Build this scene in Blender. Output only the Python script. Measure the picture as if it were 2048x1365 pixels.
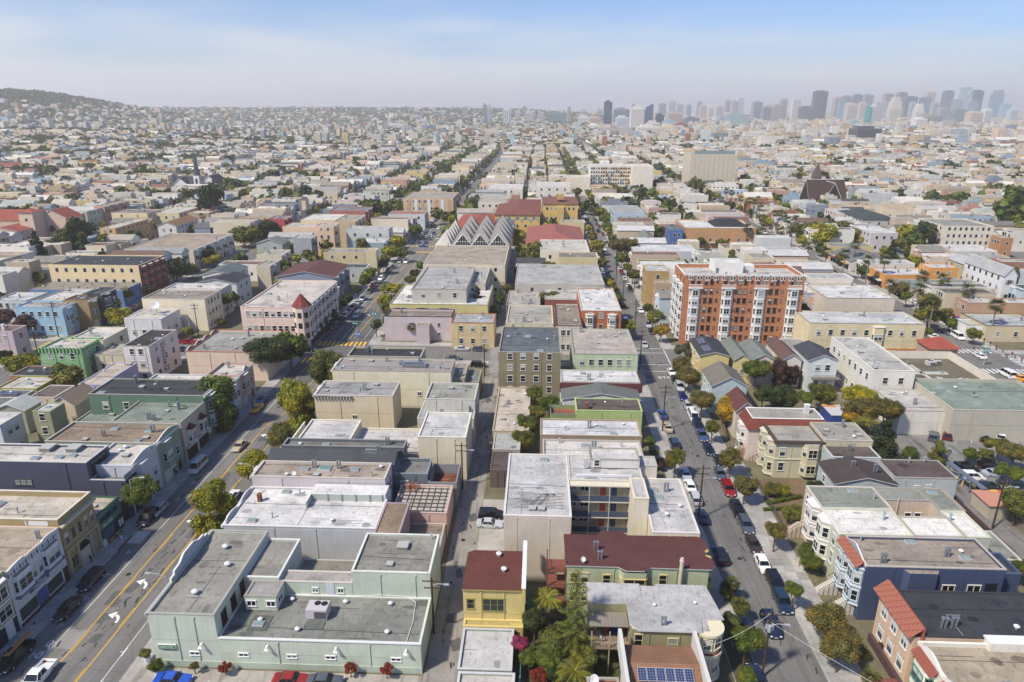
import bpy,math,random
import numpy as np
from math import sin,cos,pi,radians as R,sqrt,atan2
from mathutils import Vector,Matrix,noise as mnoise
random.seed(7)
S = bpy.context.scene
COL = S.collection
for o in list(bpy.data.objects): bpy.data.objects.remove(o)
# ------------------------------------------------------------------ camera, sky, sun, exposure
EYE = 70.0
PITCH = math.atan((682.5 - 217.0) / 1365.0)
YAW = R(2.3427)
cam = bpy.data.cameras.new('camera'); co = bpy.data.objects.new('camera',cam); COL.objects.link(co)
cam.sensor_width = 36.0; cam.lens = 1365.0 / 2048.0 * 36.0
cam.clip_start = 1.0; cam.clip_end = 60000.0
co.location = (0,0,EYE); co.rotation_euler = (pi / 2 - PITCH,0,YAW)
S.camera = co
SUN = Vector((-0.63,-0.50,1.0)).normalized()
w = bpy.data.worlds.new('World'); S.world = w; w.use_nodes = True
nt = w.node_tree; nt.nodes.clear()
N = nt.nodes.new; L = nt.links.new
sky = N('ShaderNodeTexSky'); sky.sky_type = 'NISHITA'; sky.sun_disc = False
sky.sun_elevation = math.asin(SUN.z); sky.sun_rotation = atan2(SUN.x,SUN.y)
sky.altitude = 60; sky.air_density = 1.0; sky.dust_density = 0.8; sky.ozone_density = 1.5
tc = N('ShaderNodeTexCoord'); sep = N('ShaderNodeSeparateXYZ'); L(tc.outputs['Generated'],sep.inputs[0])
# a bank of low fog lying along the horizon, thinner towards the east (right), thicker behind the hill (left)
mpg = N('ShaderNodeMapping'); mpg.inputs['Scale'].default_value = (1.8,1.8,12.0); L(tc.outputs['Generated'],mpg.inputs[0])
nz = N('ShaderNodeTexNoise'); nz.inputs['Scale'].default_value = 2.2; nz.inputs['Detail'].default_value = 5; nz.inputs['Roughness'].default_value = .5
L(mpg.outputs[0],nz.inputs['Vector'])
def mth(op,a,b=None,clamp=False):
 m = N('ShaderNodeMath'); m.operation = op; m.use_clamp = clamp
 for i,v in enumerate((a,b)):
  if v is None: continue
  if hasattr(v,'is_linked'): L(v,m.inputs[i])
  else: m.inputs[i].default_value = v
 return m.outputs[0]
h1 = mth('ADD',sep.outputs['Z'],mth('MULTIPLY',mth('SUBTRACT',nz.outputs[0],0.5),-0.20))
h2 = mth('ADD',h1,mth('MULTIPLY',sep.outputs['X'],0.035))
fr = N('ShaderNodeMapRange'); fr.interpolation_type = 'SMOOTHSTEP'
fr.inputs['From Min'].default_value = -0.02; fr.inputs['From Max'].default_value = 0.155
fr.inputs['To Min'].default_value = 0.98; fr.inputs['To Max'].default_value = 0.0
L(h2,fr.inputs['Value'])
mx = N('ShaderNodeMixRGB'); L(fr.outputs[0],mx.inputs[0])
tint = N('ShaderNodeMixRGB'); tint.blend_type = 'MULTIPLY'; tint.inputs[0].default_value = 1
L(sky.outputs[0],tint.inputs[1]); tint.inputs[2].default_value = (0.34,0.44,0.62,1)
L(tint.outputs[0],mx.inputs[1]); mx.inputs[2].default_value = (3.2,3.27,3.5,1)
bg = N('ShaderNodeBackground'); L(mx.outputs[0],bg.inputs[0]); bg.inputs['Strength'].default_value = 0.15
wo = N('ShaderNodeOutputWorld'); L(bg.outputs[0],wo.inputs[0])
sl = bpy.data.lights.new('sun','SUN'); sl.energy = 3.3; sl.angle = R(4); sl.color = (1.0,0.915,0.77)
so = bpy.data.objects.new('sun',sl); COL.objects.link(so); so.rotation_euler = SUN.to_track_quat('Z','Y').to_euler()
S.view_settings.view_transform = 'Standard'; S.view_settings.look = 'None'
S.view_settings.exposure = 0.78; S.view_settings.gamma = 1; S.view_settings.use_curve_mapping = False
S.render.engine = 'CYCLES'
S.cycles.max_bounces = 5; S.cycles.diffuse_bounces = 2; S.cycles.glossy_bounces = 2; S.cycles.transmission_bounces = 2
S.cycles.transparent_max_bounces = 4; S.cycles.volume_bounces = 1
S.cycles.use_denoising = True
# ------------------------------------------------------------------ measuring helper: photo pixel -> point on a level plane
_fw = Vector((-sin(YAW) * cos(PITCH),cos(YAW) * cos(PITCH),-sin(PITCH)))
_rt = Vector((cos(YAW),sin(YAW),0)); _up = _rt.cross(_fw)
def at(px,py,z=0.0):
 d = _fw * 1365 + _rt * (px - 1024) - _up * (py - 682.5)
 t = (z - EYE) / d.z
 return (d.x * t,d.y * t)
def ray(px,py,Y):
 d = _fw * 1365 + _rt * (px - 1024) - _up * (py - 682.5)
 t = Y / d.y
 return (d.x * t,EYE + d.z * t)
FR = {}
for i in range(4):
 FR['a%d' % (i + 1)] = (512 * i,960,3.371); FR['b%d' % (i + 1)] = (512 * i,640,3.791)
 FR['c%d' % (i + 1)] = (512 * i,380,4.0); FR['d%d' % (i + 1)] = (512 * i,160,4.0)
FR['P'] = (0,0,1.0)
def fz(f,x,y,z=0.0):
 o = FR[f]; return at(o[0] + x / o[2],o[1] + y / o[2],z)
def terrain(x,y):
 z = 114 * math.exp(-(((x + 1780) / 400) ** 2 + ((y - 2300) / 700) ** 2))
 z += 60 * math.exp(-((y - 4300) / 900) ** 2) / (1 + math.exp((x - 300) / 250))
 z += 26 * math.exp(-(((x + 900) / 420) ** 2 + ((y - 1150) / 500) ** 2))
 return z
# ------------------------------------------------------------------ materials
def lin(h,k=1.0):
 if not isinstance(h,str): return h
 h = h.lstrip('#')
 c = [int(h[i:i + 2],16) / 255 for i in (0,2,4)]
 return tuple(min(.86,k * (v / 12.92 if v <= .04045 else ((v + .055) / 1.055) ** 2.4)) for v in c)
MC = {}
def mat(kind,color,rough=None,k=None):
 if k is None: k = {'wall': .86,'siding': .90,'roof': .74,'plain': .8,'brick': .80,'shingle': .62,'tile': .62,'seam': .62}.get(kind,1.0)
 key = (kind,color,rough,k)
 if key in MC: return MC[key]
 c = lin(color,k)
 if kind in ('roof','wall','siding'): c = (c[0] * 1.03,c[1],c[2] * .93)
 if isinstance(color,str) and kind in ('wall','siding','brick','shingle','tile','plain','roof'):
  y_ = .3 * c[0] + .6 * c[1] + .1 * c[2]; c = tuple(y_ + (v - y_) * .80 for v in c)
 m = bpy.data.materials.new('%s_%s' % (kind,color if isinstance(color,str) else 'tone')); m.use_nodes = True
 n = m.node_tree.nodes; l = m.node_tree.links; b = n['Principled BSDF']
 b.inputs['Base Color'].default_value = (*c,1); b.inputs['Roughness'].default_value = rough if rough is not None else .8
 b.inputs['Specular IOR Level'].default_value = .25
 def new(t,**kw):
  q = n.new(t)
  for a,v in kw.items(): setattr(q,a,v)
  return q
 def noise(scale,detail=4,vec=None,rough_=.6):
  q = new('ShaderNodeTexNoise'); q.inputs['Scale'].default_value = scale; q.inputs['Detail'].default_value = detail
  q.inputs['Roughness'].default_value = rough_
  l.new(vec if vec is not None else pos,q.inputs['Vector']); return q.outputs[0]
 def rng(v,a,b_,c_,d,sm=False):
  q = new('ShaderNodeMapRange')
  if sm: q.interpolation_type = 'SMOOTHSTEP'
  l.new(v,q.inputs['Value'])
  for nm,x in zip(('From Min','From Max','To Min','To Max'),(a,b_,c_,d)): q.inputs[nm].default_value = x
  return q.outputs[0]
 def mul(a,b_):
  q = new('ShaderNodeMath',operation='MULTIPLY')
  for i,v in enumerate((a,b_)):
   if hasattr(v,'is_linked'): l.new(v,q.inputs[i])
   else: q.inputs[i].default_value = v
  return q.outputs[0]
 def scaled(col_socket,v):
  q = new('ShaderNodeVectorMath',operation='SCALE')
  if col_socket is None: q.inputs[0].default_value = c
  else: l.new(col_socket,q.inputs[0])
  l.new(v,q.inputs['Scale']); return q.outputs[0]
 def mapped(sx,sy,sz):
  q = new('ShaderNodeMapping'); q.inputs['Scale'].default_value = (sx,sy,sz); l.new(pos,q.inputs[0]); return q.outputs[0]
 def bump(v,st,d=.02):
  q = new('ShaderNodeBump'); q.inputs['Strength'].default_value = st; q.inputs['Distance'].default_value = d
  l.new(v,q.inputs['Height']); l.new(q.outputs[0],b.inputs['Normal'])
 if kind in ('wall','siding','roof','brick','asphalt','concrete','tile','dirt','alley','shingle','seam','mural'):
  pos = new('ShaderNodeNewGeometry').outputs['Position']
 if kind in ('wall','siding'):
  v = mul(rng(noise(.35),.3,.75,.90,1.06),rng(noise(1,5,mapped(2.2,2.2,.25)),.45,.8,1.02,.90))
  if kind == 'siding':
   w_ = new('ShaderNodeTexWave',wave_type='BANDS',bands_direction='Z',wave_profile='SAW')
   w_.inputs['Scale'].default_value = 1 / .38; w_.inputs['Distortion'].default_value = 0; l.new(pos,w_.inputs['Vector'])
   v = mul(v,rng(w_.outputs['Fac'],0,.18,.84,1.0)); bump(w_.outputs['Fac'],.5,.03)
  l.new(scaled(None,v),b.inputs['Base Color'])
 elif kind == 'roof':
  v = mul(rng(noise(.16,6),.34,.66,.74,1.12),rng(noise(1.1,5),.35,.65,.88,1.08))
  v = mul(v,rng(noise(3.0,3,mapped(1,.35,1)),.56,.70,1.0,.60))          # stains
  v = mul(v,rng(noise(.55,5,None,.75),.57,.68,1.0,.70,True))
  bk = new('ShaderNodeTexBrick'); bk.inputs['Scale'].default_value = 1; bk.inputs['Brick Width'].default_value = 7; bk.inputs['Row Height'].default_value = .95
  bk.inputs['Mortar Size'].default_value = .022; bk.inputs['Color1'].default_value = (1,1,1,1); bk.inputs['Color2'].default_value = (.955,.955,.955,1); bk.inputs['Mortar'].default_value = (.84,.84,.84,1)
  l.new(pos,bk.inputs['Vector'])
  v2 = scaled(bk.outputs['Color'],v); q = new('ShaderNodeVectorMath',operation='MULTIPLY'); l.new(v2,q.inputs[0]); q.inputs[1].default_value = c
  l.new(q.outputs[0],b.inputs['Base Color'])
 elif kind == 'brick':
  v = mul(rng(noise(4.5,3),.35,.65,.66,1.30),rng(noise(.5,4),.3,.7,.9,1.1))
  l.new(scaled(None,v),b.inputs['Base Color'])
 elif kind in ('shingle','tile'):
  w_ = new('ShaderNodeTexWave',wave_type='BANDS',bands_direction='Z' if kind == 'shingle' else 'Z',wave_profile='SAW')
  w_.inputs['Scale'].default_value = 1 / .5; l.new(pos,w_.inputs['Vector'])
  v = mul(rng(noise(.4,5),.3,.7,.82,1.1),rng(noise(5,2),.3,.7,.78,1.16)); v = mul(v,rng(w_.outputs['Fac'],0,.3,.8,1.0))
  l.new(scaled(None,v),b.inputs['Base Color'])
 elif kind == 'seam':
  w_ = new('ShaderNodeTexWave',wave_type='BANDS',bands_direction='X',wave_profile='SIN'); w_.inputs['Scale'].default_value = 1 / 1.6; l.new(pos,w_.inputs['Vector'])
  v = mul(rng(noise(.3,5),.3,.7,.86,1.08),rng(w_.outputs['Fac'],.0,.25,.88,1.0)); l.new(scaled(None,v),b.inputs['Base Color'])
 elif kind == 'asphalt':
  v = mul(rng(noise(.08,5),.3,.7,.82,1.16),rng(noise(2.5,3),.3,.7,.93,1.07))
  v = mul(v,rng(noise(1,4,mapped(1.1,.035,1)),.35,.72,1.10,.78))     # wheel tracks along the street
  v = mul(v,rng(noise(.9,6,None,.8),.64,.70,1.0,.62,True))           # tar spots
  bk = new('ShaderNodeTexVoronoi',feature='DISTANCE_TO_EDGE'); bk.inputs['Scale'].default_value = .16; l.new(pos,bk.inputs['Vector'])
  v = mul(v,rng(bk.outputs['Distance'],0.0,.012,.72,1.0)); l.new(scaled(None,v),b.inputs['Base Color'])
 elif kind in ('concrete','dirt','alley'):
  v = mul(rng(noise(.22,5),.3,.72,.74,1.14),rng(noise(2.0,4),.3,.72,.88,1.08))
  if kind == 'alley': v = mul(v,rng(noise(1,5,mapped(.9,.09,1)),.5,.68,1.0,.62,True))
  if kind == 'concrete':
   bk = new('ShaderNodeTexBrick',offset=0); bk.inputs['Scale'].default_value = 1; bk.inputs['Brick Width'].default_value = 1.6; bk.inputs['Row Height'].default_value = 1.6
   bk.inputs['Mortar Size'].default_value = .03; bk.inputs['Color1'].default_value = (1,1,1,1); bk.inputs['Color2'].default_value = (.86,.86,.86,1); bk.inputs['Mortar'].default_value = (.7,.7,.7,1)
   l.new(pos,bk.inputs['Vector']); v2 = scaled(bk.outputs['Color'],v); q = new('ShaderNodeVectorMath',operation='MULTIPLY'); l.new(v2,q.inputs[0]); q.inputs[1].default_value = c
   l.new(q.outputs[0],b.inputs['Base Color'])
  else: l.new(scaled(None,v),b.inputs['Base Color'])
 elif kind == 'mural':
  q = new('ShaderNodeTexNoise'); q.inputs['Scale'].default_value = .45; q.inputs['Detail'].default_value = 5; q.inputs['Distortion'].default_value = 2.2; l.new(pos,q.inputs['Vector'])
  cr = new('ShaderNodeValToRGB'); e = cr.color_ramp; e.elements[0].position = .30; e.elements[0].color = (.05,.12,.3,1); e.elements[1].position = .72; e.elements[1].color = (.55,.5,.42,1)
  for p_,cc in ((.42,(.18,.34,.55,1)),(.5,(.6,.62,.66,1)),(.56,(.5,.2,.1,1)),(.63,(.62,.38,.12,1))):
   x = e.elements.new(p_); x.color = cc
  l.new(q.outputs[0],cr.inputs[0]); l.new(cr.outputs[0],b.inputs['Base Color'])
 elif kind == 'glass':
  b.inputs['Roughness'].default_value = .08; b.inputs['Specular IOR Level'].default_value = .6
 elif kind == 'paint':
  b.inputs['Roughness'].default_value = .25; b.inputs['Specular IOR Level'].default_value = .5; b.inputs['Coat Weight'].default_value = .6; b.inputs['Coat Roughness'].default_value = .08
 elif kind == 'metal':
  b.inputs['Metallic'].default_value = .75; b.inputs['Roughness'].default_value = .42
 elif kind == 'leaf':
  pos = new('ShaderNodeTexCoord').outputs['Object']
  oi = new('ShaderNodeObjectInfo')
  v = rng(noise(2.2,3),.3,.7,.55,1.5); v = mul(v,rng(noise(14,2),.3,.7,.7,1.35)); v = mul(v,rng(oi.outputs['Random'],0,1,.82,1.22))
  c2 = tuple(min(1,x * y) for x,y in zip(c,(1.5,1.12,.7)))
  mxn = new('ShaderNodeMixRGB'); mxn.inputs[1].default_value = (*c,1); mxn.inputs[2].default_value = (*c2,1); l.new(rng(noise(1.3,2),.42,.62,0,1),mxn.inputs[0])
  l.new(scaled(mxn.outputs[0],v),b.inputs['Base Color']); b.inputs['Roughness'].default_value = .6
  b.inputs['Transmission Weight'].default_value = 0
  tr = new('ShaderNodeBsdfTranslucent'); l.new(scaled(mxn.outputs[0],v),tr.inputs[0]); ms = new('ShaderNodeMixShader'); ms.inputs[0].default_value = .25
  l.new(b.outputs[0],ms.inputs[1]); l.new(tr.outputs[0],ms.inputs[2]); l.new(ms.outputs[0],n['Material Output'].inputs[0])
 elif kind == 'attr':
  a = new('ShaderNodeAttribute'); a.attribute_name = 'tone'
  pos = new('ShaderNodeNewGeometry').outputs['Position']
  v = mul(rng(noise(.12,4),.3,.7,.84,1.1),rng(noise(.9,3),.35,.7,1.05,.86)); l.new(scaled(a.outputs['Color'],v),b.inputs['Base Color'])
 MC[key] = m
 return m
# ------------------------------------------------------------------ mesh helpers
class MB:
 def __init__(s): s.v = []; s.f = []; s.m = []; s.mats = []
 def mi(s,m):
  if m not in s.mats: s.mats.append(m)
  return s.mats.index(m)
 def face(s,pts,m):
  b = len(s.v); s.v += [tuple(p) for p in pts]; s.f.append(tuple(range(b,b + len(pts)))); s.m.append(s.mi(m)); return s
 def box(s,x0,y0,z0,x1,y1,z1,m,top=None,bottom=True):
  b = len(s.v)
  s.v += [(x0,y0,z0),(x1,y0,z0),(x1,y1,z0),(x0,y1,z0),(x0,y0,z1),(x1,y0,z1),(x1,y1,z1),(x0,y1,z1)]
  F = [(4,5,6,7),(0,1,5,4),(1,2,6,5),(2,3,7,6),(3,0,4,7)]
  if bottom: F.append((3,2,1,0))
  k = s.mi(m); kt = s.mi(top) if top else k
  for i,q in enumerate(F): s.f.append(tuple(b + j for j in q)); s.m.append(kt if i == 0 else k)
  return s
 def prism(s,poly,z0,z1,m,top=None,bottom=False,cap=True):
  n = len(poly); b = len(s.v)
  s.v += [(p[0],p[1],z0) for p in poly] + [(p[0],p[1],z1) for p in poly]
  k = s.mi(m)
  for i in range(n):
   j = (i + 1) % n; s.f.append((b + i,b + j,b + n + j,b + n + i)); s.m.append(k)
  if cap: s.f.append(tuple(range(b + n,b + 2 * n))); s.m.append(s.mi(top) if top else k)
  if bottom: s.f.append(tuple(range(b + n - 1,b - 1,-1))); s.m.append(k)
  return s
 def tube(s,p0,p1,r0,r1,m,n=6,cap=True):
  p0 = Vector(p0); p1 = Vector(p1); d = (p1 - p0)
  if d.length < 1e-6: return s
  q = d.to_track_quat('Z','Y'); b = len(s.v); k = s.mi(m)
  for p,r in ((p0,r0),(p1,r1)):
   for i in range(n):
    a = 2 * pi * i / n; s.v.append(tuple(p + q @ Vector((r * cos(a),r * sin(a),0))))
  for i in range(n):
   j = (i + 1) % n; s.f.append((b + i,b + j,b + n + j,b + n + i)); s.m.append(k)
  if cap: s.f.append(tuple(range(b + n,b + 2 * n))); s.m.append(k); s.f.append(tuple(range(b + n - 1,b - 1,-1))); s.m.append(k)
  return s
 def path(s,pts,r,m,n=5):
  for a,b in zip(pts,pts[1:]): s.tube(a,b,r,r,m,n)
  return s
 def mesh(s,name,O=(0,0,0)):
  me = bpy.data.meshes.new(name)
  if O != (0,0,0): s.v = [(a - O[0],b - O[1],c - O[2]) for a,b,c in s.v]
  me.from_pydata(s.v,[],s.f)
  for m in s.mats: me.materials.append(m)
  me.polygons.foreach_set('material_index',s.m); me.update(); return me
 def build(s,name,parent=None,O=(0,0,0),smooth=False,kind=None):
  me = s.mesh(name,O)
  if smooth: me.polygons.foreach_set('use_smooth',[True] * len(me.polygons))
  o = bpy.data.objects.new(name,me); COL.objects.link(o)
  if parent: o.parent = parent
  if kind: o['kind'] = kind
  return o
def inst(name,me,parent=None,loc=(0,0,0),rz=0.0,sc=None):
 o = bpy.data.objects.new(name,me); COL.objects.link(o); o.location = loc; o.rotation_euler = (0,0,rz)
 if sc: o.scale = sc if not isinstance(sc,(int,float)) else (sc,sc,sc)
 if parent: o.parent = parent
 return o
def tag(o,label,cat,group=None,kind=None):
 o['label'] = label; o['category'] = cat
 if group: o['group'] = group
 if kind: o['kind'] = kind
 return o
def empty(name,loc,rz=0,label=None,cat=None,group=None):
 o = bpy.data.objects.new(name,None); o.empty_display_size = .5; COL.objects.link(o); o.location = loc; o.rotation_euler = (0,0,rz)
 if label: tag(o,label,cat,group)
 return o
def copy_tree(o,parent=None):
 c = o.copy(); COL.objects.link(c)
 if parent: c.parent = parent
 for ch in o.children: copy_tree(ch,c)
 return c
def structure(o): o['kind'] = 'structure'; return o
mp = lambda c: mat('plain',c)
WHITE = mp('e8e8e6'); DARKM = mp('2a2a2c'); STEEL = mat('metal','9aa0a4'); GALV = mat('plain','a8b0b6',.5)
RUST = mp('6a4a3c'); WOODD = mat('plain','4a3a2e',.9)
PANES = [mat('glass','1c2226',.08,1),mat('glass','2c363c',.1,1),mat('glass','49555a',.15,1),mat('glass','8a8e88',.3,1),mat('glass','14181c',.06,1)]
# ------------------------------------------------------------------ building kit
class V:                      # one box-like volume of a building, in world metres
 def __init__(s,x0,y0,x1,y1,h,z0=0.0,wall='cccccc',roof='aaaaaa',par=.3,kind='flat',rise=2.0,wk='wall',rk='roof',cop=None,axis='y'):
  s.x0,s.x1 = min(x0,x1),max(x0,x1); s.y0,s.y1 = min(y0,y1),max(y0,y1); s.h = h; s.z0 = z0; s.wall = wall; s.roof = roof
  s.par = par; s.kind = kind; s.rise = rise; s.wk = wk; s.rk = rk; s.cop = cop; s.axis = axis
 def P(s,face,u,d,z):  # face coordinates: u along the wall seen from outside, d outwards
  if face == 'S': return (s.x0 + u,s.y0 - d,z)
  if face == 'E': return (s.x1 + d,s.y0 + u,z)
  if face == 'W': return (s.x0 - d,s.y1 - u,z)
  return (s.x1 - u,s.y1 + d,z)
 def W(s,face): return (s.x1 - s.x0) if face in 'SN' else (s.y1 - s.y0)
RZ = {'S': 0.0,'E': pi / 2,'W': -pi / 2,'N': pi}
WCACHE = {}
def win_mesh(w,h,style,fc):
 k = (round(w,2),round(h,2),style,fc)
 if k in WCACHE: return WCACHE[k]
 f = MB(); m = mat('plain',fc); t = .10
 a,b = -w / 2,w / 2
 f.box(a - t,-.07,0,a,0,h,m); f.box(b,-.07,0,b + t,0,h,m)
 f.box(a - t - .04,-.12,h,b + t + .04,0,h + .13,m); f.box(a - t - .06,-.15,-.1,b + t + .06,0,0,m)
 if style == 'sash': f.box(a,-.05,h * .5 - .03,b,-.025,h * .5 + .03,m)
 elif style in ('pair','pairs','trip'):
  n = 3 if style == 'trip' else 2
  for i in range(1,n): x = a + w * i / n; f.box(x - .05,-.06,0,x + .05,-.025,h,m)
  if style != 'pair': f.box(a,-.045,h * .5 - .025,b,-.024,h * .5 + .025,m)
 elif style == 'grid':
  for i in (1,2): x = a + w * i / 3; f.box(x - .03,-.055,0,x + .03,-.025,h,m)
  for i in (1,2,3): z = h * i / 4; f.box(a,-.045,z - .025,b,-.024,z + .025,m)
 elif style == 'arch':
  n = 8; r = w / 2
  for i in range(n):
   a0,a1 = pi * i / n,pi * (i + 1) / n
   p = [(r * cos(a0),h + .0 + r * .8 * sin(a0)),(r * cos(a1),h + r * .8 * sin(a1)),((r + .14) * cos(a1),h + (r * .8 + .14) * sin(a1)),((r + .14) * cos(a0),h + (r * .8 + .14) * sin(a0))]
   f.face([(q[0],-.13,q[1]) for q in p],m)
 me = f.mesh('window_frame'); WCACHE[k] = me; return me
PCACHE = {}
def pane_mesh(w,h,i,style):
 k = (round(w,2),round(h,2),i,style == 'arch')
 if k in PCACHE: return PCACHE[k]
 f = MB(); f.box(-w / 2,-.022,0,w / 2,-.004,h,PANES[i] if isinstance(i,int) else i)
 if style == 'arch':
  n = 8; r = w / 2; pts = [(r * cos(pi * j / n),-.022,h + .001 + .8 * r * sin(pi * j / n)) for j in range(n + 1)]; f.face(pts,PANES[i])
 if isinstance(i,int) and i in (1,2) : f.box(-w / 2 + .04,-.024,h * .55,w / 2 - .04,-.0225,h - .03,mp('cfccc0'))
 me = f.mesh('pane'); PCACHE[k] = me; return me
class B:                      # one building: an Empty with wall, roof, windows ... as parts
 def __init__(s,name,label,vols,cat='house',group=None):
  s.vols = vols; v = vols[0]; s.name = name
  s.O = ((v.x0 + v.x1) / 2,(v.y0 + v.y1) / 2,0.0)
  s.root = empty(name,s.O,0,label,cat,group)
  s.near = v.y0 < 236; s.far = MB(); s.rnd = random.Random(hash(name) % 1000 + int(v.x0 * 7 + v.y0))
  s.rnd = random.Random(int(abs(v.x0) * 131 + v.y0 * 17))
  for v in vols: s.shell(v)
 def part(s,name,mb,smooth=False,kind=None): return mb.build(name,s.root,s.O,smooth,kind)
 def shell(s,v):
  wm = mat(v.wk,v.wall); rm = mat(v.rk,v.roof); x0,y0,x1,y1,h = v.x0,v.y0,v.x1,v.y1,v.h
  t = .25; w = MB(); r = MB()
  if v.kind == 'flat':
   dz = h - v.par
   w.prism([(x0,y0),(x1,y0),(x1,y1),(x0,y1)],v.z0,h,wm,cap=False)
   o = [(x0,y0),(x1,y0),(x1,y1),(x0,y1)]; i = [(x0 + t,y0 + t),(x1 - t,y0 + t),(x1 - t,y1 - t),(x0 + t,y1 - t)]
   if v.par > .04:
    for k in range(4):
     j = (k + 1) % 4
     w.face([(*o[k],h),(*o[j],h),(*i[j],h),(*i[k],h)],wm)
     w.face([(*i[j],dz),(*i[k],dz),(*i[k],h),(*i[j],h)],wm)
    cm = mat('wall',v.cop or s.rnd.choice((v.wall,v.wall,'b4b0a8','c8c4bc','a09c94')))
    if s.near:
     c = MB(); a = .05
     O2 = [(x0 - a,y0 - a),(x1 + a,y0 - a),(x1 + a,y1 + a),(x0 - a,y1 + a)]; I2 = [(x0 + t + .02,y0 + t + .02),(x1 - t - .02,y0 + t + .02),(x1 - t - .02,y1 - t - .02),(x0 + t + .02,y1 - t - .02)]
     for k in range(4):
      j = (k + 1) % 4
      c.face([(*O2[k],h + .09),(*O2[j],h + .09),(*I2[j],h + .09),(*I2[k],h + .09)],cm)
      c.face([(*O2[k],h - .05),(*O2[j],h - .05),(*O2[j],h + .09),(*O2[k],h + .09)],cm)
      c.face([(*I2[j],h - .02),(*I2[k],h - .02),(*I2[k],h + .09),(*I2[j],h + .09)],cm)
     s.part('coping',c)
   r.face([(x0 + t,y0 + t,dz),(x1 - t,y0 + t,dz),(x1 - t,y1 - t,dz),(x0 + t,y1 - t,dz)] if v.par > .04 else [(x0,y0,h),(x1,y0,h),(x1,y1,h),(x0,y1,h)],rm)
   v.deck = dz
  else:
   e = .35; v.deck = h + v.rise * .3
   w.prism([(x0,y0),(x1,y0),(x1,y1),(x0,y1)],v.z0,h,wm,cap=False)
   if v.kind == 'gable':
    if v.axis == 'y':
     xm = (x0 + x1) / 2; w.face([(x0,y0,h),(x1,y0,h),(xm,y0,h + v.rise)],wm); w.face([(x1,y1,h),(x0,y1,h),(xm,y1,h + v.rise)],wm)
     k = v.rise / (xm - x0)
     for sx,xe in ((-1,x0),(1,x1)):
      zz = h - e * k; q = [(xe + sx * e,y0 - e,zz),(xm,y0 - e,h + v.rise + .04),(xm,y1 + e,h + v.rise + .04),(xe + sx * e,y1 + e,zz)]
      if sx < 0: q = [q[0],q[1],q[2],q[3]]
      else: q = [q[3],q[2],q[1],q[0]]
      slab(r,q,.12,rm,WHITE)
    else:
     ym = (y0 + y1) / 2; w.face([(x1,y0,h),(x1,y1,h),(x1,ym,h + v.rise)],wm); w.face([(x0,y1,h),(x0,y0,h),(x0,ym,h + v.rise)],wm)
     k = v.rise / (ym - y0)
     for sy,ye in ((-1,y0),(1,y1)):
      zz = h - e * k; q = [(x0 - e,ye + sy * e,zz),(x1 + e,ye + sy * e,zz),(x1 + e,ym,h + v.rise + .04),(x0 - e,ym,h + v.rise + .04)]
      if sy > 0: q = q[::-1]
      slab(r,q,.12,rm,WHITE)
   else:
    e = .6; X0,X1,Y0,Y1 = x0 - e,x1 + e,y0 - e,y1 + e; z = h
    if X1 - X0 > Y1 - Y0: d = (Y1 - Y0) / 2 * .95; A,Bq = (X0 + d,(Y0 + Y1) / 2,h + v.rise),(X1 - d,(Y0 + Y1) / 2,h + v.rise)
    else: d = (X1 - X0) / 2 * .95; A,Bq = ((X0 + X1) / 2,Y0 + d,h + v.rise),((X0 + X1) / 2,Y1 - d,h + v.rise)
    c = [(X0,Y0,z),(X1,Y0,z),(X1,Y1,z),(X0,Y1,z)]
    if X1 - X0 > Y1 - Y0:
     r.face([c[0],c[1],Bq,A],rm); r.face([c[1],c[2],Bq],rm); r.face([c[2],c[3],A,Bq],rm); r.face([c[3],c[0],A],rm)
    else:
     r.face([c[0],c[1],A],rm); r.face([c[1],c[2],Bq,A],rm); r.face([c[2],c[3],Bq],rm); r.face([c[3],c[0],A,Bq],rm)
    r.face([c[3],c[2],c[1],c[0]],WHITE)
  s.part('wall',w); s.part('roof',r)
 # one window; near ones are objects of their own with a pane below them, far ones are gathered
 def win(s,v,face,u,z,w=1.1,h=1.5,style='sash',fc='e6e4de',d=0.0,name='window',rz=0.0,pm=None):
  p = v.P(face,u,d,z)
  if not s.near:
   q = lambda a,b,dd,z_: v.P(face,a,dd,z_)
   f = s.far; m = mat('plain',fc); a,b = u - w / 2,u + w / 2; t = .14
   f.face([q(a - t,0,d + .03,z - t),q(b + t,0,d + .03,z - t),q(b + t,0,d + .03,z + h + t),q(a - t,0,d + .03,z + h + t)],m)
   f.face([q(a,0,d + .06,z),q(b,0,d + .06,z),q(b,0,d + .06,z + h),q(a,0,d + .06,z + h)],PANES[s.rnd.choice((0,0,1,4,3,2))])
   return
  o = inst(name,win_mesh(w,h,style,fc),s.root,(p[0] - s.O[0],p[1] - s.O[1],p[2]),RZ[face] + rz)
  inst('pane',pane_mesh(w,h,pm if pm is not None else s.rnd.choice((0,0,0,1,2,4,4,3)),style),o)
  return o
 def grid(s,v,face,n,floors,w=1.1,h=1.5,style='sash',z1=None,margin=1.2,fc='e6e4de',gap=None):
  W_ = v.W(face); top = v.h - v.z0; fh = top / max(1,floors) if z1 is None else gap
  for fl in range(floors):
   z = v.z0 + (fl + .36) * top / floors if z1 is None else z1 + fl * gap
   for i in range(n): s.win(v,face,margin + (W_ - 2 * margin) * (i + .5) / n,z,w,h,style,fc)
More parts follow.
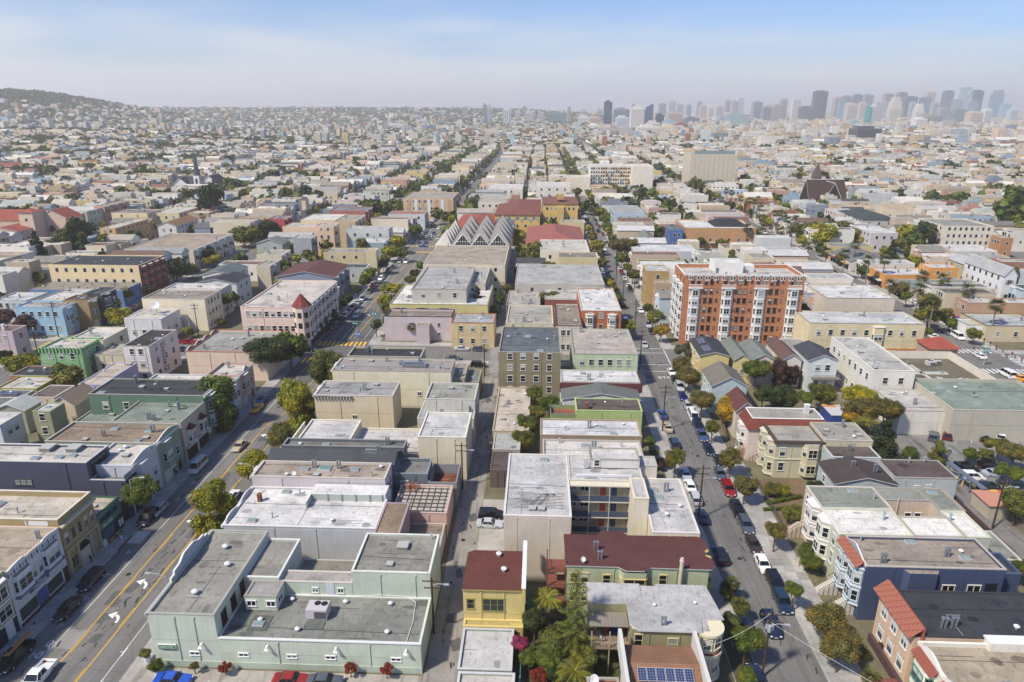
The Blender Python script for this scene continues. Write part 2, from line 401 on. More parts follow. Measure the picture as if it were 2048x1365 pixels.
 def bay(s,v,face,u,w=2.6,d=.9,z0=2.9,z1=None,floors=1,col=None,fc='e6e4de',roof=None,hood=0.0,cornice=True):
  z1 = z1 if z1 is not None else v.h - .5; col = col or v.wall; a,b = u - w / 2,u + w / 2; c = .62 * d
  poly = [v.P(face,a,0,0),v.P(face,a + c,d,0),v.P(face,b - c,d,0),v.P(face,b,0,0)]
  wm = mat(v.wk,col); m = MB()
  P4 = [(p[0],p[1]) for p in poly]
  m.prism(P4,z0,z1,wm,top=mat('roof',v.roof),bottom=True)
  if cornice:
   e = .16
   P5 = [v.P(face,a - e,0,0)[:2],v.P(face,a + c - e * .6,d + e,0)[:2],v.P(face,b - c + e * .6,d + e,0)[:2],v.P(face,b + e,0,0)[:2]]
   m.prism(P5,z1 - .02,z1 + .2,mat('plain',fc),bottom=True)
   if s.near:
    for k in range(1,floors): zz = z0 + (z1 - z0) * k / floors; m.prism(P5,zz - .1,zz + .12,mat('plain',fc),bottom=True)
    m.prism(P5,z0 - .15,z0,mat('plain',fc),bottom=True)
  if hood:
   top = v.P(face,u,d * .2,z1 + hood); hm = mat('tile',roof or 'a04030'); e = .3
   P5 = [v.P(face,a - e,0,z1 + .2),v.P(face,a + c - e,d + e,z1 + .2),v.P(face,b - c + e,d + e,z1 + .2),v.P(face,b + e,0,z1 + .2)]
   for p,q in zip(P5,P5[1:]): m.face([p,q,top],hm)
  o = s.part('bay_window',m)
  fh = (z1 - z0) / floors; wh = min(1.65,fh * .6)
  for k in range(floors):
   z = z0 + fh * k + (fh - wh) * .45
   if s.near:
    pf = win_mesh(w - 2 * c - .35,wh,'sash' if w < 2.4 else 'pairs',fc)
    q = v.P(face,u,d,z); fo = inst('window',pf,o,(q[0] - s.O[0],q[1] - s.O[1],z),RZ[face])
    inst_pane(fo,w - 2 * c - .35,wh,s.rnd)
    ang = atan2(d,c)
    for sg in (-1,1):
     q = v.P(face,(a + c / 2) if sg < 0 else (b - c / 2),d / 2,z)
     sw = sqrt(c * c + d * d) * .56
     fo = inst('window',win_mesh(sw,wh,'sash',fc),o,(q[0] - s.O[0],q[1] - s.O[1],z),RZ[face] + sg * ang)
     inst_pane(fo,sw,wh,s.rnd)
   else:
    f = s.far
    def quad(u0,d0,u1,d1,off):
     f.face([v.P(face,u0,d0 + off,z),v.P(face,u1,d1 + off,z),v.P(face,u1,d1 + off,z + wh),v.P(face,u0,d0 + off,z + wh)],PANES[s.rnd.choice((0,1,4))])
    quad(a + c + .15,d,b - c - .15,d,.05); quad(a + .12,d * .2,a + c - .12,d * .85,.06); quad(b - c + .12,d * .85,b - .12,d * .2,.06)
  return o
 def slab(s,v,face,u0,u1,z0,z1,d0,d1,color,name,kind='plain'):
  a = v.P(face,u0,d0,z0); b = v.P(face,u1,d1,z1)
  m = MB(); m.box(min(a[0],b[0]),min(a[1],b[1]),z0,max(a[0],b[0]),max(a[1],b[1]),z1,mat(kind,color)); return s.part(name,m)
 def facade(s,v,face,style,lots=None,lotw=7.6):
  W_ = v.W(face); n = lots or max(1,round(W_ / lotw)); lw = W_ / n; two = v.h < 10.2; fl = 1 if two else 2
  rr = s.rnd
  for i in range(n):
   u = lw * i
   gh = 2.3
   s.slab(v,face,u + lw * .12,u + lw * .12 + min(2.7,lw * .4),0.1,2.4,0,.06,rr.choice(('d8d6d0','b4b0a8','8a9098','c8bfae','6f5a4c')),'garage_door')
   s.slab(v,face,u + lw * .72,u + lw * .72 + 1.0,0.1,2.3,0,.06,rr.choice(('5a4030','303438','6e2f28','d0ccc0')),'door')
   if style == 'v2':
    if lw > 5:
     s.bay(v,face,u + lw * .32,min(2.9,lw * .4),.85,2.9,v.h - .7,fl); 
     for k in range(fl): s.win(v,face,u + lw * .78,3.7 + k * 3.0,1.1,1.6)
    else:
     for k in range(fl): s.win(v,face,u + lw * .5,3.7 + k * 3.0,1.1,1.6)
   else:
    for k in range(fl):
     for q in (.28,.72): s.win(v,face,u + lw * q,3.7 + k * 3.0,1.2,1.6)
  # cornice
  s.slab(v,face,-.05,W_ + .05,v.h - .45,v.h - .06,.01,.38,v.cop or 'd8d4cc','cornice')
 def vents(s,v,n=4,kinds=('pipe','turbine','skylight','hatch','pipe2')):
  rr = s.rnd; W_,D_ = v.x1 - v.x0,v.y1 - v.y0
  if W_ < 3 or D_ < 3: return
  for i in range(n):
   x = v.x0 + 1 + rr.random() * (W_ - 2) - s.O[0]; y = v.y0 + 1 + rr.random() * (D_ - 2) - s.O[1]
   k = rr.choice(kinds); roof_item(k,s.root,(x,y,v.deck),rr.choice((0,0,pi / 2,.2)),rr.uniform(.7,1.15))
 def wear(s,v):       # patched felt, tar lines and conduits on a near roof; downpipes on the flank
  rr = s.rnd; W_,D_ = v.x1 - v.x0 - 1.2,v.y1 - v.y0 - 1.2
  if W_ < 3 or D_ < 3 or v.kind != 'flat' or v.z0 > 1: return
  m = MB(); c = lin(v.roof,.62); tones = [mat('dirt',tuple(min(.8,q * f) for q in c)) for f in (.62,.80,1.22)] + [mp('3a3836')]; A_ = W_ * D_
  for i in range(int(min(22,A_ / 9))):
   x,y = v.x0 + .6 + rr.random() * W_,v.y0 + .6 + rr.random() * D_; a,b_ = rr.uniform(.25,1.6),rr.uniform(.15,.9); z = v.deck + .006 + i * .0006; n = 7; p = []
   if rr.random() < .35: a,b_ = rr.uniform(1.5,4),.05
   for k in range(n): t = 2 * pi * k / n; q = rr.uniform(.7,1.1); p.append((min(v.x1 - .3,max(v.x0 + .3,x + a * q * cos(t))),min(v.y1 - .3,max(v.y0 + .3,y + b_ * q * sin(t))),z))
   m.face(p,tones[3] if b_ < .1 else rr.choice(tones[:3]))
  if A_ > 60:
   x,y = v.x0 + 1 + rr.random() * W_ * .8,v.y0 + .8 + rr.random() * D_ * .7; m.path([(x,v.y0 + .4,v.deck + .06),(x,y,v.deck + .06),(x + rr.uniform(-3,3),y,v.deck + .06)],.035,GALV,4)
   m.path([(v.x0 + .5,y + 1,v.deck + .06),(v.x1 - .5,y + 1 + rr.uniform(-.6,.6),v.deck + .06)],.025,DARKM,4)
  s.part('roof_patches',m,kind='stuff')
  if v.y0 < 200:
   for u in (rr.uniform(.15,.4),rr.uniform(.6,.9)):
    p = v.P('S',v.W('S') * u,.07,0); m = MB(); m.tube((p[0],p[1],.3),(p[0],p[1],v.h - .3),.05,.05,mat('wall',v.wall),5); m.box(p[0] - .12,p[1] - .05,v.h - .55,p[0] + .12,p[1] + .06,v.h - .3,mat('wall',v.wall)); s.part('downpipe',m)
   m = MB(); z = v.h * .52; m.box(v.x0,v.y0 - .02,z,v.x1,v.y0 - .002,z + .07,mat('wall',v.wall,None,.6)); s.part('wall_joint',m)
 def finish(s):
  if s.near:
   for v in s.vols: s.wear(v)
  if s.far.f: s.part('windows',s.far,kind='stuff')
  return s
def slab(mb,q,t,top,side):
 q = [Vector(p) for p in q]; n = (q[1] - q[0]).cross(q[2] - q[0]).normalized()
 if n.z < 0: q = q[::-1]; n = -n
 lo = [p - n * t for p in q]; mb.face(q,top); mb.face(lo[::-1],side)
 for i in range(4):
  j = (i + 1) % 4; mb.face([lo[i],lo[j],q[j],q[i]],side)
def inst_pane(fo,w,h,rnd): inst('pane',pane_mesh(w,h,rnd.choice((0,0,1,2,4)),'sash'),fo)
RI = {}
def roof_item(k,parent,loc,rz=0.0,sc=1.0):
 if k not in RI:
  m = MB()
  if k == 'pipe': m.tube((0,0,0),(0,0,.9),.11,.11,GALV,8); m.tube((0,0,.9),(0,0,1.05),.2,.2,GALV,8); nm = 'vent_pipe'
  elif k == 'pipe2':
   for x in (-.25,.25): m.tube((x,0,0),(x,0,1.5),.17,.17,STEEL,8); m.tube((x,0,1.5),(x,0,1.66),.26,.2,STEEL,8)
   nm = 'vent_pipes'
  elif k == 'turbine': m.tube((0,0,0),(0,0,.25),.18,.18,GALV,8); m.tube((0,0,.25),(0,0,.45),.3,.36,WHITE,10); m.tube((0,0,.45),(0,0,.62),.36,.12,WHITE,10); nm = 'turbine_vent'
  elif k == 'skylight':
   m.box(-.75,-.5,0,.75,.5,.28,mp('b8bab8')); m.box(-.65,-.4,.281,.65,.4,.34,mat('glass','7f8f90',.2,1)); m.box(-.02,-.4,.341,.02,.4,.38,mp('b8bab8')); nm = 'skylight'
  elif k == 'skylight2':
   g = mat('glass','6f8a84',.2,1); fr_ = mp('c8ccc8'); m.box(-1.1,-.8,0,1.1,.8,.3,fr_)
   for i in range(4): x = -1.0 + i * .5; m.box(x + .03,-.7,.3,x + .47,.7,.38,g)
   nm = 'skylight'
  elif k == 'hatch': m.box(-.5,-.5,0,.5,.5,.35,mp('8c8c88')); m.box(-.55,-.55,.351,.55,.55,.42,mp('b4b4ae')); nm = 'roof_hatch'
  elif k == 'chimney': m.box(-.35,-.35,0,.35,.35,1.5,mat('brick','8a4636')); m.box(-.42,-.42,1.501,.42,.42,1.62,mat('brick','9a5a48')); m.tube((0,0,1.62),(0,0,1.9),.14,.12,mp('a05840'),8); nm = 'chimney'
  elif k == 'chimw': m.box(-.4,-.35,0,.4,.35,1.9,mat('wall','d8ccd0')); m.box(-.45,-.4,1.901,.45,.4,2.0,WHITE); nm = 'chimney'
  elif k == 'ac':
   m.box(-1.05,-.75,.15,1.05,.75,1.25,mp('c9c0c4')); m.box(-.2,-.77,.25,1.0,-.751,1.05,mp('5a5a5e'))
   for x,y in ((-.2,.3),(.5,.25),): m.tube((x + .1,y,1.251),(x + .1,y,1.30),.33,.33,DARKM,10)
   m.box(-.9,-.6,0,.9,.6,.15,DARKM); nm = 'air_conditioner'
  elif k == 'duct':
   m.box(-3,-.25,.2,3,.25,.7,STEEL); m.box(2.4,.25,.2,3,1.5,.7,STEEL); m.box(-3,.25,.2,-2.4,1.5,.7,STEEL); m.box(-1,1.5,.2,3,1.9,.7,GALV)
   for x in (-2.5,0,2.5): m.box(x - .05,-.2,0,x + .05,.2,.2,DARKM)
   nm = 'duct'
  elif k == 'dish':
   m.tube((0,0,0),(0,0,.6),.04,.04,GALV,6)
   n = 10; c = Vector((0,-.1,.75)); ax = Vector((.3,-.7,.6)).normalized(); q = ax.to_track_quat('Z','Y')
   for i in range(n):
    a0,a1 = 2 * pi * i / n,2 * pi * (i + 1) / n
    p0 = c + q @ Vector((.38 * cos(a0),.38 * sin(a0),.1)); p1 = c + q @ Vector((.38 * cos(a1),.38 * sin(a1),.1)); m.face([c,p0,p1],WHITE)
   nm = 'satellite_dish'
  elif k == 'panel':
   fr_ = mp('c4c8cc'); g = mat('glass','26345c',.15,1); m.box(-.5,-.8,0,.5,.8,.05,fr_)
   for i in range(3):
    for j in range(5): m.box(-.46 + i * .31,-.76 + j * .306,.051,-.46 + i * .31 + .29,-.76 + j * .306 + .285,.06,g)
   nm = 'solar_panel'
  RI[k] = (nm,m.mesh(nm))
 nm,me = RI[k]
 return inst(nm,me,parent,loc,rz,(sc,) * 3 if sc != 1.0 else None)
def curve_parapet(b,v,face,bumps,color,t=.22,base=None):   # a false front whose top follows a list of (u, z)
 m = MB(); mm = mat(v.wk,color); base = base if base is not None else v.h - .3
 for (u0,z0),(u1,z1) in zip(bumps,bumps[1:]):
  A = [v.P(face,u0,.12,base),v.P(face,u1,.12,base),v.P(face,u1,.12,z1),v.P(face,u0,.12,z0)]
  Bk = [v.P(face,u0,.12 - t,base),v.P(face,u1,.12 - t,base),v.P(face,u1,.12 - t,z1),v.P(face,u0,.12 - t,z0)]
  m.face(A,mm); m.face(Bk[::-1],mm); m.face([A[3],A[2],Bk[2],Bk[3]],mp('e4e0d8'))
 u,z = bumps[0]; m.face([v.P(face,u,.12 - t,base),v.P(face,u,.12,base),v.P(face,u,.12,z),v.P(face,u,.12 - t,z)],mm)
 u,z = bumps[-1]; m.face([v.P(face,u,.12,base),v.P(face,u,.12 - t,base),v.P(face,u,.12 - t,z),v.P(face,u,.12,z)],mm)
 return b.part('false_front',m)
def scallop(W_,h,n,amp=.9):
 out = []
 for i in range(25):
  t = i / 24; out.append((W_ * t,h + amp * max(0,sin(pi * ((t * n) % 1.0 if t < 1 else 1.0))) ** 1.2))
 return out
def text_part(body,size,parent,loc,rz,color,ext=.02,name='lettering',align='CENTER',extra=None):
 cu = bpy.data.curves.new(name,'FONT'); cu.body = body; cu.size = size; cu.extrude = ext; cu.align_x = align; cu.align_y = 'CENTER'
 t = bpy.data.objects.new(name,cu); me = bpy.data.meshes.new_from_object(t); bpy.data.objects.remove(t); me.materials.clear(); me.materials.append(mat('plain',color,None,1))
 o = bpy.data.objects.new(name,me); COL.objects.link(o); o.parent = parent; o.location = loc; o.rotation_euler = extra if extra else (pi / 2,0,rz)
 return o
def scribble(parent,loc,rz,w,h,rows,col):   # lettering too small to read in the photograph: short raised strokes
 m = MB(); rr = random.Random(int(w * 100)); mt = mat('plain',col,None,1)
 for r in range(rows):
  z = h / 2 - (r + .5) * h / rows; x = -w / 2
  while x < w / 2 - .02:
   d = rr.uniform(.06,.16) * w / 2; t = h / rows * rr.uniform(.22,.34); m.box(x,-.012,z - t,min(w / 2,x + d),0,z + t,mt); x += d + w * .025
 o = m.build('lettering',parent); o.location = loc; o.rotation_euler = (0,0,rz); return o
def rail(mb,pts,h,m,step=.5,r=.025):
 for p,q in zip(pts,pts[1:]):
  p,q = Vector(p),Vector(q); mb.tube(p + Vector((0,0,h)),q + Vector((0,0,h)),r * 1.5,r * 1.5,m,4); L_ = (q - p).length; n = max(1,int(L_ / step))
  for i in range(n + 1): c = p + (q - p) * i / n; mb.tube(c,c + Vector((0,0,h)),r,r,m,4,cap=False)
FOOT = []     # footprints already taken, for the infill later
# ------------------------------------------------------------------ ground, blocks, kerbs and markings
def flat(x,y): return min(1.0,max(0.0,(sqrt(x * x + y * y) - 480) / 500))
def gz(x,y): return terrain(x,y) * flat(x,y)
def ground():
 xs = np.concatenate([np.linspace(-30000,-4200,6),np.linspace(-4000,4000,81),np.linspace(4200,30000,6)])
 ys = np.concatenate([[-3000,-500],np.linspace(0,7000,71),[9000,14000,25000,45000]])
 vs = [(x,y,gz(x,y)) for y in ys for x in xs]; n = len(xs); m = MB(); m.v = vs
 m.f = [(j * n + i,j * n + i + 1,(j + 1) * n + i + 1,(j + 1) * n + i) for j in range(len(ys) - 1) for i in range(n - 1)]
 m.m = [0] * len(m.f); m.mats = [mat('asphalt',(0.165,0.158,0.148))]
 structure(m.build('ground',smooth=True))
ground()
KX = [(-1110,-1100),(-1010,-1000),(-905,-895),(-790,-780),(-680,-670),(-575,-565),(-470,-458),(-372,-362),(-264,-248),(-152.5,-139),(-69.8,-53.4),(29.3,37.9),(122,138),(230,240),(330,346),(428,438),(530,546),(640,652),(750,760),(860,872),(965,975),(1070,1080)]
KY = [(20,30),(186.5,199),(345,358),(510,523),(675,688),(840,853),(1005,1018),(1170,1183)]
CONC = mat('concrete',(0.40,0.38,0.355)); KERB = mat('plain',(0.42,0.41,0.39)); EARTH = mat('dirt',(0.155,0.14,0.085))
BLOCKS = []
for (a,b),(c,d) in zip(KX,KX[1:]):
 for (e,f),(g,h) in zip(KY,KY[1:]): BLOCKS.append((b,f,c,g))
for (x0,y0,x1,y1) in BLOCKS:
 if abs((x0 + x1) / 2) > 1.0 * y1 + 60 or y0 > 1100: continue
 z = gz((x0 + x1) / 2,(y0 + y1) / 2); m = MB(); r = 2.2
 poly = []
 for cx_,cy_,a0 in ((x1 - r,y0 + r,-90),(x1 - r,y1 - r,0),(x0 + r,y1 - r,90),(x0 + r,y0 + r,180)):
  for k in range(5): a = R(a0 + k * 22.5); poly.append((cx_ + r * cos(a),cy_ + r * sin(a)))
 m.prism(poly,z - 3 if z > .5 else -.2,z + .13,KERB,top=CONC); structure(m.build('pavement'))
 if y0 > 20:
  s_ = 3.4; m = MB(); m.face([(x0 + s_,y0 + s_,z + .136),(x1 - s_,y0 + s_,z + .136),(x1 - s_,y1 - s_,z + .136),(x0 + s_,y1 - s_,z + .136)],EARTH); structure(m.build('yard'))
def sheet(name,x0,y0,x1,y1,z,m,parent=None,kind='structure'):
 q = MB(); q.face([(x0,y0,z),(x1,y0,z),(x1,y1,z),(x0,y1,z)],m); o = q.build(name,parent)
 if not parent: o['kind'] = kind
 return o
ALLEY = mat('alley',(0.27,0.25,0.225)); ASPH = mat('asphalt',(0.12,0.12,0.122)); ASPH2 = mat('asphalt',(0.20,0.19,0.18))
alley = sheet('alley',-14.4,30,-10.0,344,.142,ALLEY)
sheet('alley',76.8,30,84.2,186,.142,mat('alley',(.20,.19,.18)))
lot = sheet('parking_lot',84.3,122,121,145.2,.146,mat('alley',(.22,.215,.205)))
sheet('parking_lot',-53,56,-14.5,69.4,.146,mat('alley',(.36,.33,.29)))
sheet('road',29.3,30,37.9,344,.004,mat('asphalt',(0.155,0.15,0.143)))
sheet('road',-69.8,168,-53.4,240,.004,mat('asphalt',(0.115,0.112,0.108)))
sheet('driveway',-9.9,88.5,-5.2,96.0,.146,mat('dirt',(.42,.39,.34))); sheet('driveway',-9.9,96.1,-5.2,112,.148,mat('dirt',(.36,.34,.31)))
# marks on the wide street: each line, arrow and crossing is a part of one marking set
YEL = mat('plain',(0.62,0.36,0.03),None,1); WHT = mat('plain',(0.72,0.72,0.70),None,1); WW = mat('dirt',(0.62,0.62,0.60))
marks = empty('road_markings',(0,0,0)); marks['kind'] = 'structure'
def line(name,pts,wd,m,z=.010):
 q = MB()
 for (x0,y0),(x1,y1) in zip(pts,pts[1:]):
  L_ = sqrt((x1 - x0) ** 2 + (y1 - y0) ** 2); nx,ny = -(y1 - y0) / L_ * wd / 2,(x1 - x0) / L_ * wd / 2
  q.face([(x0 + nx,y0 + ny,z),(x0 - nx,y0 - ny,z),(x1 - nx,y1 - ny,z),(x1 + nx,y1 + ny,z)],m)
 return q.build(name,marks)
for seg in ((40,183),(205,344),(362,508),(526,672),(690,838)):
 line('lane_line',[(-66.1,seg[0]),(-66.1,seg[1])],.13,WW)
 line('yellow_line',[(-59.0,seg[0]),(-59.0,seg[1])],.16,YEL)
 if seg[0] < 300: line('lane_line',[(-55.8,seg[0]),(-55.8,seg[1])],.10,WW)
line('yellow_line',[(-63.2,40),(-63.2,140),(-61.0,150),(-61.0,183)],.16,YEL); line('yellow_line',[(-60.6,205),(-60.6,214),(-63.2,219),(-63.2,335),(-61,344)],.16,YEL)
line('yellow_line',[(-61,362),(-61,508)],.14,YEL); line('lane_line',[(-62.8,203),(-62.8,222)],.16,WW)
for y in np.arange(60,182,11.5):
 line('yellow_line',[(-62.95,y),(-62.95,y + 4.4)],.10,YEL); line('yellow_line',[(-59.25,y + 5),(-59.25,y + 9)],.10,YEL)
for y in np.arange(206,236,6): line('lane_line',[(-66.1,y),(-66.1,y + 1.6)],.14,WW)
for y in (65.5,71.0,76.6,82.2,87.8,93.5,110,116):     # parking ticks
 line('parking_tick',[(-67.9,y - .7),(-67.9,y + .7)],.10,WW); line('parking_tick',[(-67.85,y),(-67.2,y)],.10,WW,.013)
for y in (66.5,72.0): line('parking_tick',[(-55.7,y - .8),(-55.7,y + .8)],.10,WW,.013); line('parking_tick',[(-56.3,y),(-55.75,y)],.10,WW,.013)
def arrow(x,y,s=1.0,m=WHT):
 q = MB(); z = .014; pts = []
 for i in range(9):
  a = R(-10 + i * 12); pts.append((x - .35 + 1.15 * cos(a),y - 1.0 + 1.35 * sin(a) * 1.0))
 for p,p2 in zip(pts,pts[1:]):
  d = Vector((p2[0] - p[0],p2[1] - p[1])).normalized(); n = Vector((-d.y,d.x)) * .2
  q.face([(p[0] + n.x,p[1] + n.y,z),(p[0] - n.x,p[1] - n.y,z),(p2[0] - n.x,p2[1] - n.y,z),(p2[0] + n.x,p2[1] + n.y,z)],m)
 ex,ey = pts[-1]; q.face([(ex + .1,ey - .75,z),(ex + .1,ey + .75,z),(ex - 1.0,ey,z)],m)
 return q.build('turn_arrow',marks)
for x,y in ((-61.0,78.6),(-61.0,86),(-61.4,102.5),(-61.3,136.5),(-61.2,232)): arrow(x,y)
q = MB()                                                     # bicycle symbol
for cx_,cy_ in ((-66.9,71.0),(-66.9,73.1)):
 for i in range(14):
  a0,a1 = 2 * pi * i / 14,2 * pi * (i + 1) / 14; q.face([(cx_ + .42 * cos(a0),cy_ + .62 * sin(a0),.012),(cx_ + .42 * cos(a1),cy_ + .62 * sin(a1),.012),(cx_ + .3 * cos(a1),cy_ + .47 * sin(a1),.012),(cx_ + .3 * cos(a0),cy_ + .47 * sin(a0),.012)],WHT)
q.build('bicycle_symbol',marks); line('bicycle_symbol',[(-66.9,71.0),(-66.3,71.9),(-66.9,73.1),(-66.2,73.4)],.1,WHT,.013)
sheet('road_patch',-66.0,72.2,-63.35,75.8,.008,mat('asphalt',(.25,.24,.23)),marks); sheet('road_patch',-69.6,96,-67.2,99.5,.008,mat('dirt',(.48,.46,.43)),marks)
def zebra(x0,x1,y0,y1,n,m,along='x'):
 for i in range(n):
  if along == 'x': a = x0 + (x1 - x0) * (i + .25) / n; b = x0 + (x1 - x0) * (i + .72) / n; sheet('crossing_bar',a,y0,b,y1,.016,m,marks)
  else: a = y0 + (y1 - y0) * (i + .25) / n; b = y0 + (y1 - y0) * (i + .72) / n; sheet('crossing_bar',x0,a,x1,b,.016,m,marks)
YZ = mat('dirt',(0.80,0.47,0.05))
zebra(-69.4,-53.6,183.2,187.4,11,YZ); zebra(-69.2,-53.8,198.4,202.3,11,YZ); zebra(-76,-71,186.8,198.6,8,YZ,'y')
zebra(-69.4,-53.6,343,346.2,11,YZ); zebra(-69.4,-53.6,359,362,11,YZ); zebra(-69.4,-53.6,506,509,10,YZ); zebra(-155,-138,186.6,198.6,8,YZ,'y')
zebra(-152,-139.4,199.4,202.8,9,YZ); WZ = mat('dirt',(.66,.66,.64)); zebra(122.5,137.5,182.5,186.2,11,WZ); zebra(138.5,143,187,198.5,9,WZ,'y'); zebra(122.5,137.5,199.5,203,11,WZ)
zebra(-69.4,-53.6,671,674,10,YZ); zebra(-69.4,-53.6,525,528,10,YZ)
for y in (180.3,185.6,195.6,199.6): line('crossing_line',[(29.5,y),(37.7,y)],.22,WHT)
for x in (38.3,28.6): line('crossing_line',[(x,186),(x,199)],.2,WHT)
t = text_part('STOP',2.2,marks,(35.6,175.6,.02),0,(.72,.72,.7),ext=.001,extra=(0,0,0))
for y in (40,205,240,275): line('yellow_line',[(130,y),(130,y + (140 if y == 40 else 33))],.2,YEL)
tm = mat('plain',(.045,.045,.048),None,1); rr = random.Random(12)
for k,(xa,xb,ya,yb) in enumerate(((-62.6,-59.4,60,140),(-69,-54,60,180),(30,37.5,60,180),(-14,-10.3,60,180))):
 q = MB(); zz = .0075 if k < 3 else .150
 for i in range(90 if k == 0 else 60):
  x,y = rr.uniform(xa,xb),rr.uniform(ya,yb); w_,h_ = (rr.uniform(.05,.16),rr.uniform(.15,.9)) if i % 9 else (rr.uniform(.3,.8),rr.uniform(.4,2.2)); a = rr.uniform(-.4,.4); P_ = [(-w_,-h_),(w_,-h_ * .8),(w_ * .8,h_),(-w_ * 1.1,h_ * .7)]
  q.face([(x + p * cos(a) - r_ * sin(a),y + p * sin(a) + r_ * cos(a),zz + i * .00001) for p,r_ in P_],tm if i % 9 else mat('asphalt',(.10,.10,.10)))
 q.build('tar_spots',marks,kind='stuff')
for x,y in ((-64.5,88),(-57.5,101),(-62,124),(-64,152),(33.5,96),(34.2,131),(33.8,192),(-12.4,99)): q = MB(); q.tube((x,y,.0),(x,y,.018 if x != -12.4 else .16),.38,.38,DARKM,14); q.build('manhole_cover',marks)
# pavement slabs of the near kerbs, laid one by one on the walk
SLABS = []
def slabs(x0,x1,y0,y1,n_x,step,owner):
 rr = random.Random(3); tones = [mat('concrete',(v,v * .96,v * .9)) for v in (.36,.39,.42,.45,.33)]
 cache = {}
 ny = int((y1 - y0) / step)
 for j in range(ny):
  for i in range(n_x):
   t_ = rr.choices(range(5),(5,6,3,1,2))[0]; w_ = (x1 - x0) / n_x
   if t_ not in cache: m = MB(); m.box(.02,.02,0,w_ - .02,step - .02,.02,tones[t_]); cache[t_] = m.mesh('pavement_slab')
   if len(SLABS) < 296: SLABS.append(inst('pavement_slab',cache[t_],owner,(x0 + i * w_,y0 + j * step,.131)))
pv = empty('pavement',(0,0,0)); pv['kind'] = 'structure'
slabs(-72.6,-69.95,62,118,2,1.5,pv); slabs(38.1,43.0,62,132,3,1.7,pv)
for y0,y1 in ((94,98),(62,62.1)):
 m = MB(); m.box(-69.9,y0,-.02,-69.72,y1,.15,mp('8a4038')); structure(m.build('red_kerb'))
# parking bay lines
pl = empty('parking_markings',(0,0,0)); pl['kind'] = 'structure'
def pline(a,b):
 q = MB(); z = .152; x0,y0 = a; x1,y1 = b; L_ = sqrt((x1 - x0) ** 2 + (y1 - y0) ** 2); nx,ny = -(y1 - y0) / L_ * .05,(x1 - x0) / L_ * .05
 q.face([(x0 + nx,y0 + ny,z),(x0 - nx,y0 - ny,z),(x1 - nx,y1 - ny,z),(x1 + nx,y1 + ny,z)],WW); q.build('bay_line',pl)
for i in range(7): pline((89 + i * 3.3,139),(92 + i * 3.3,144.4))
for i in range(9): pline((-48 + i * 3.9,62.5),(-45.6 + i * 3.9,67.6))
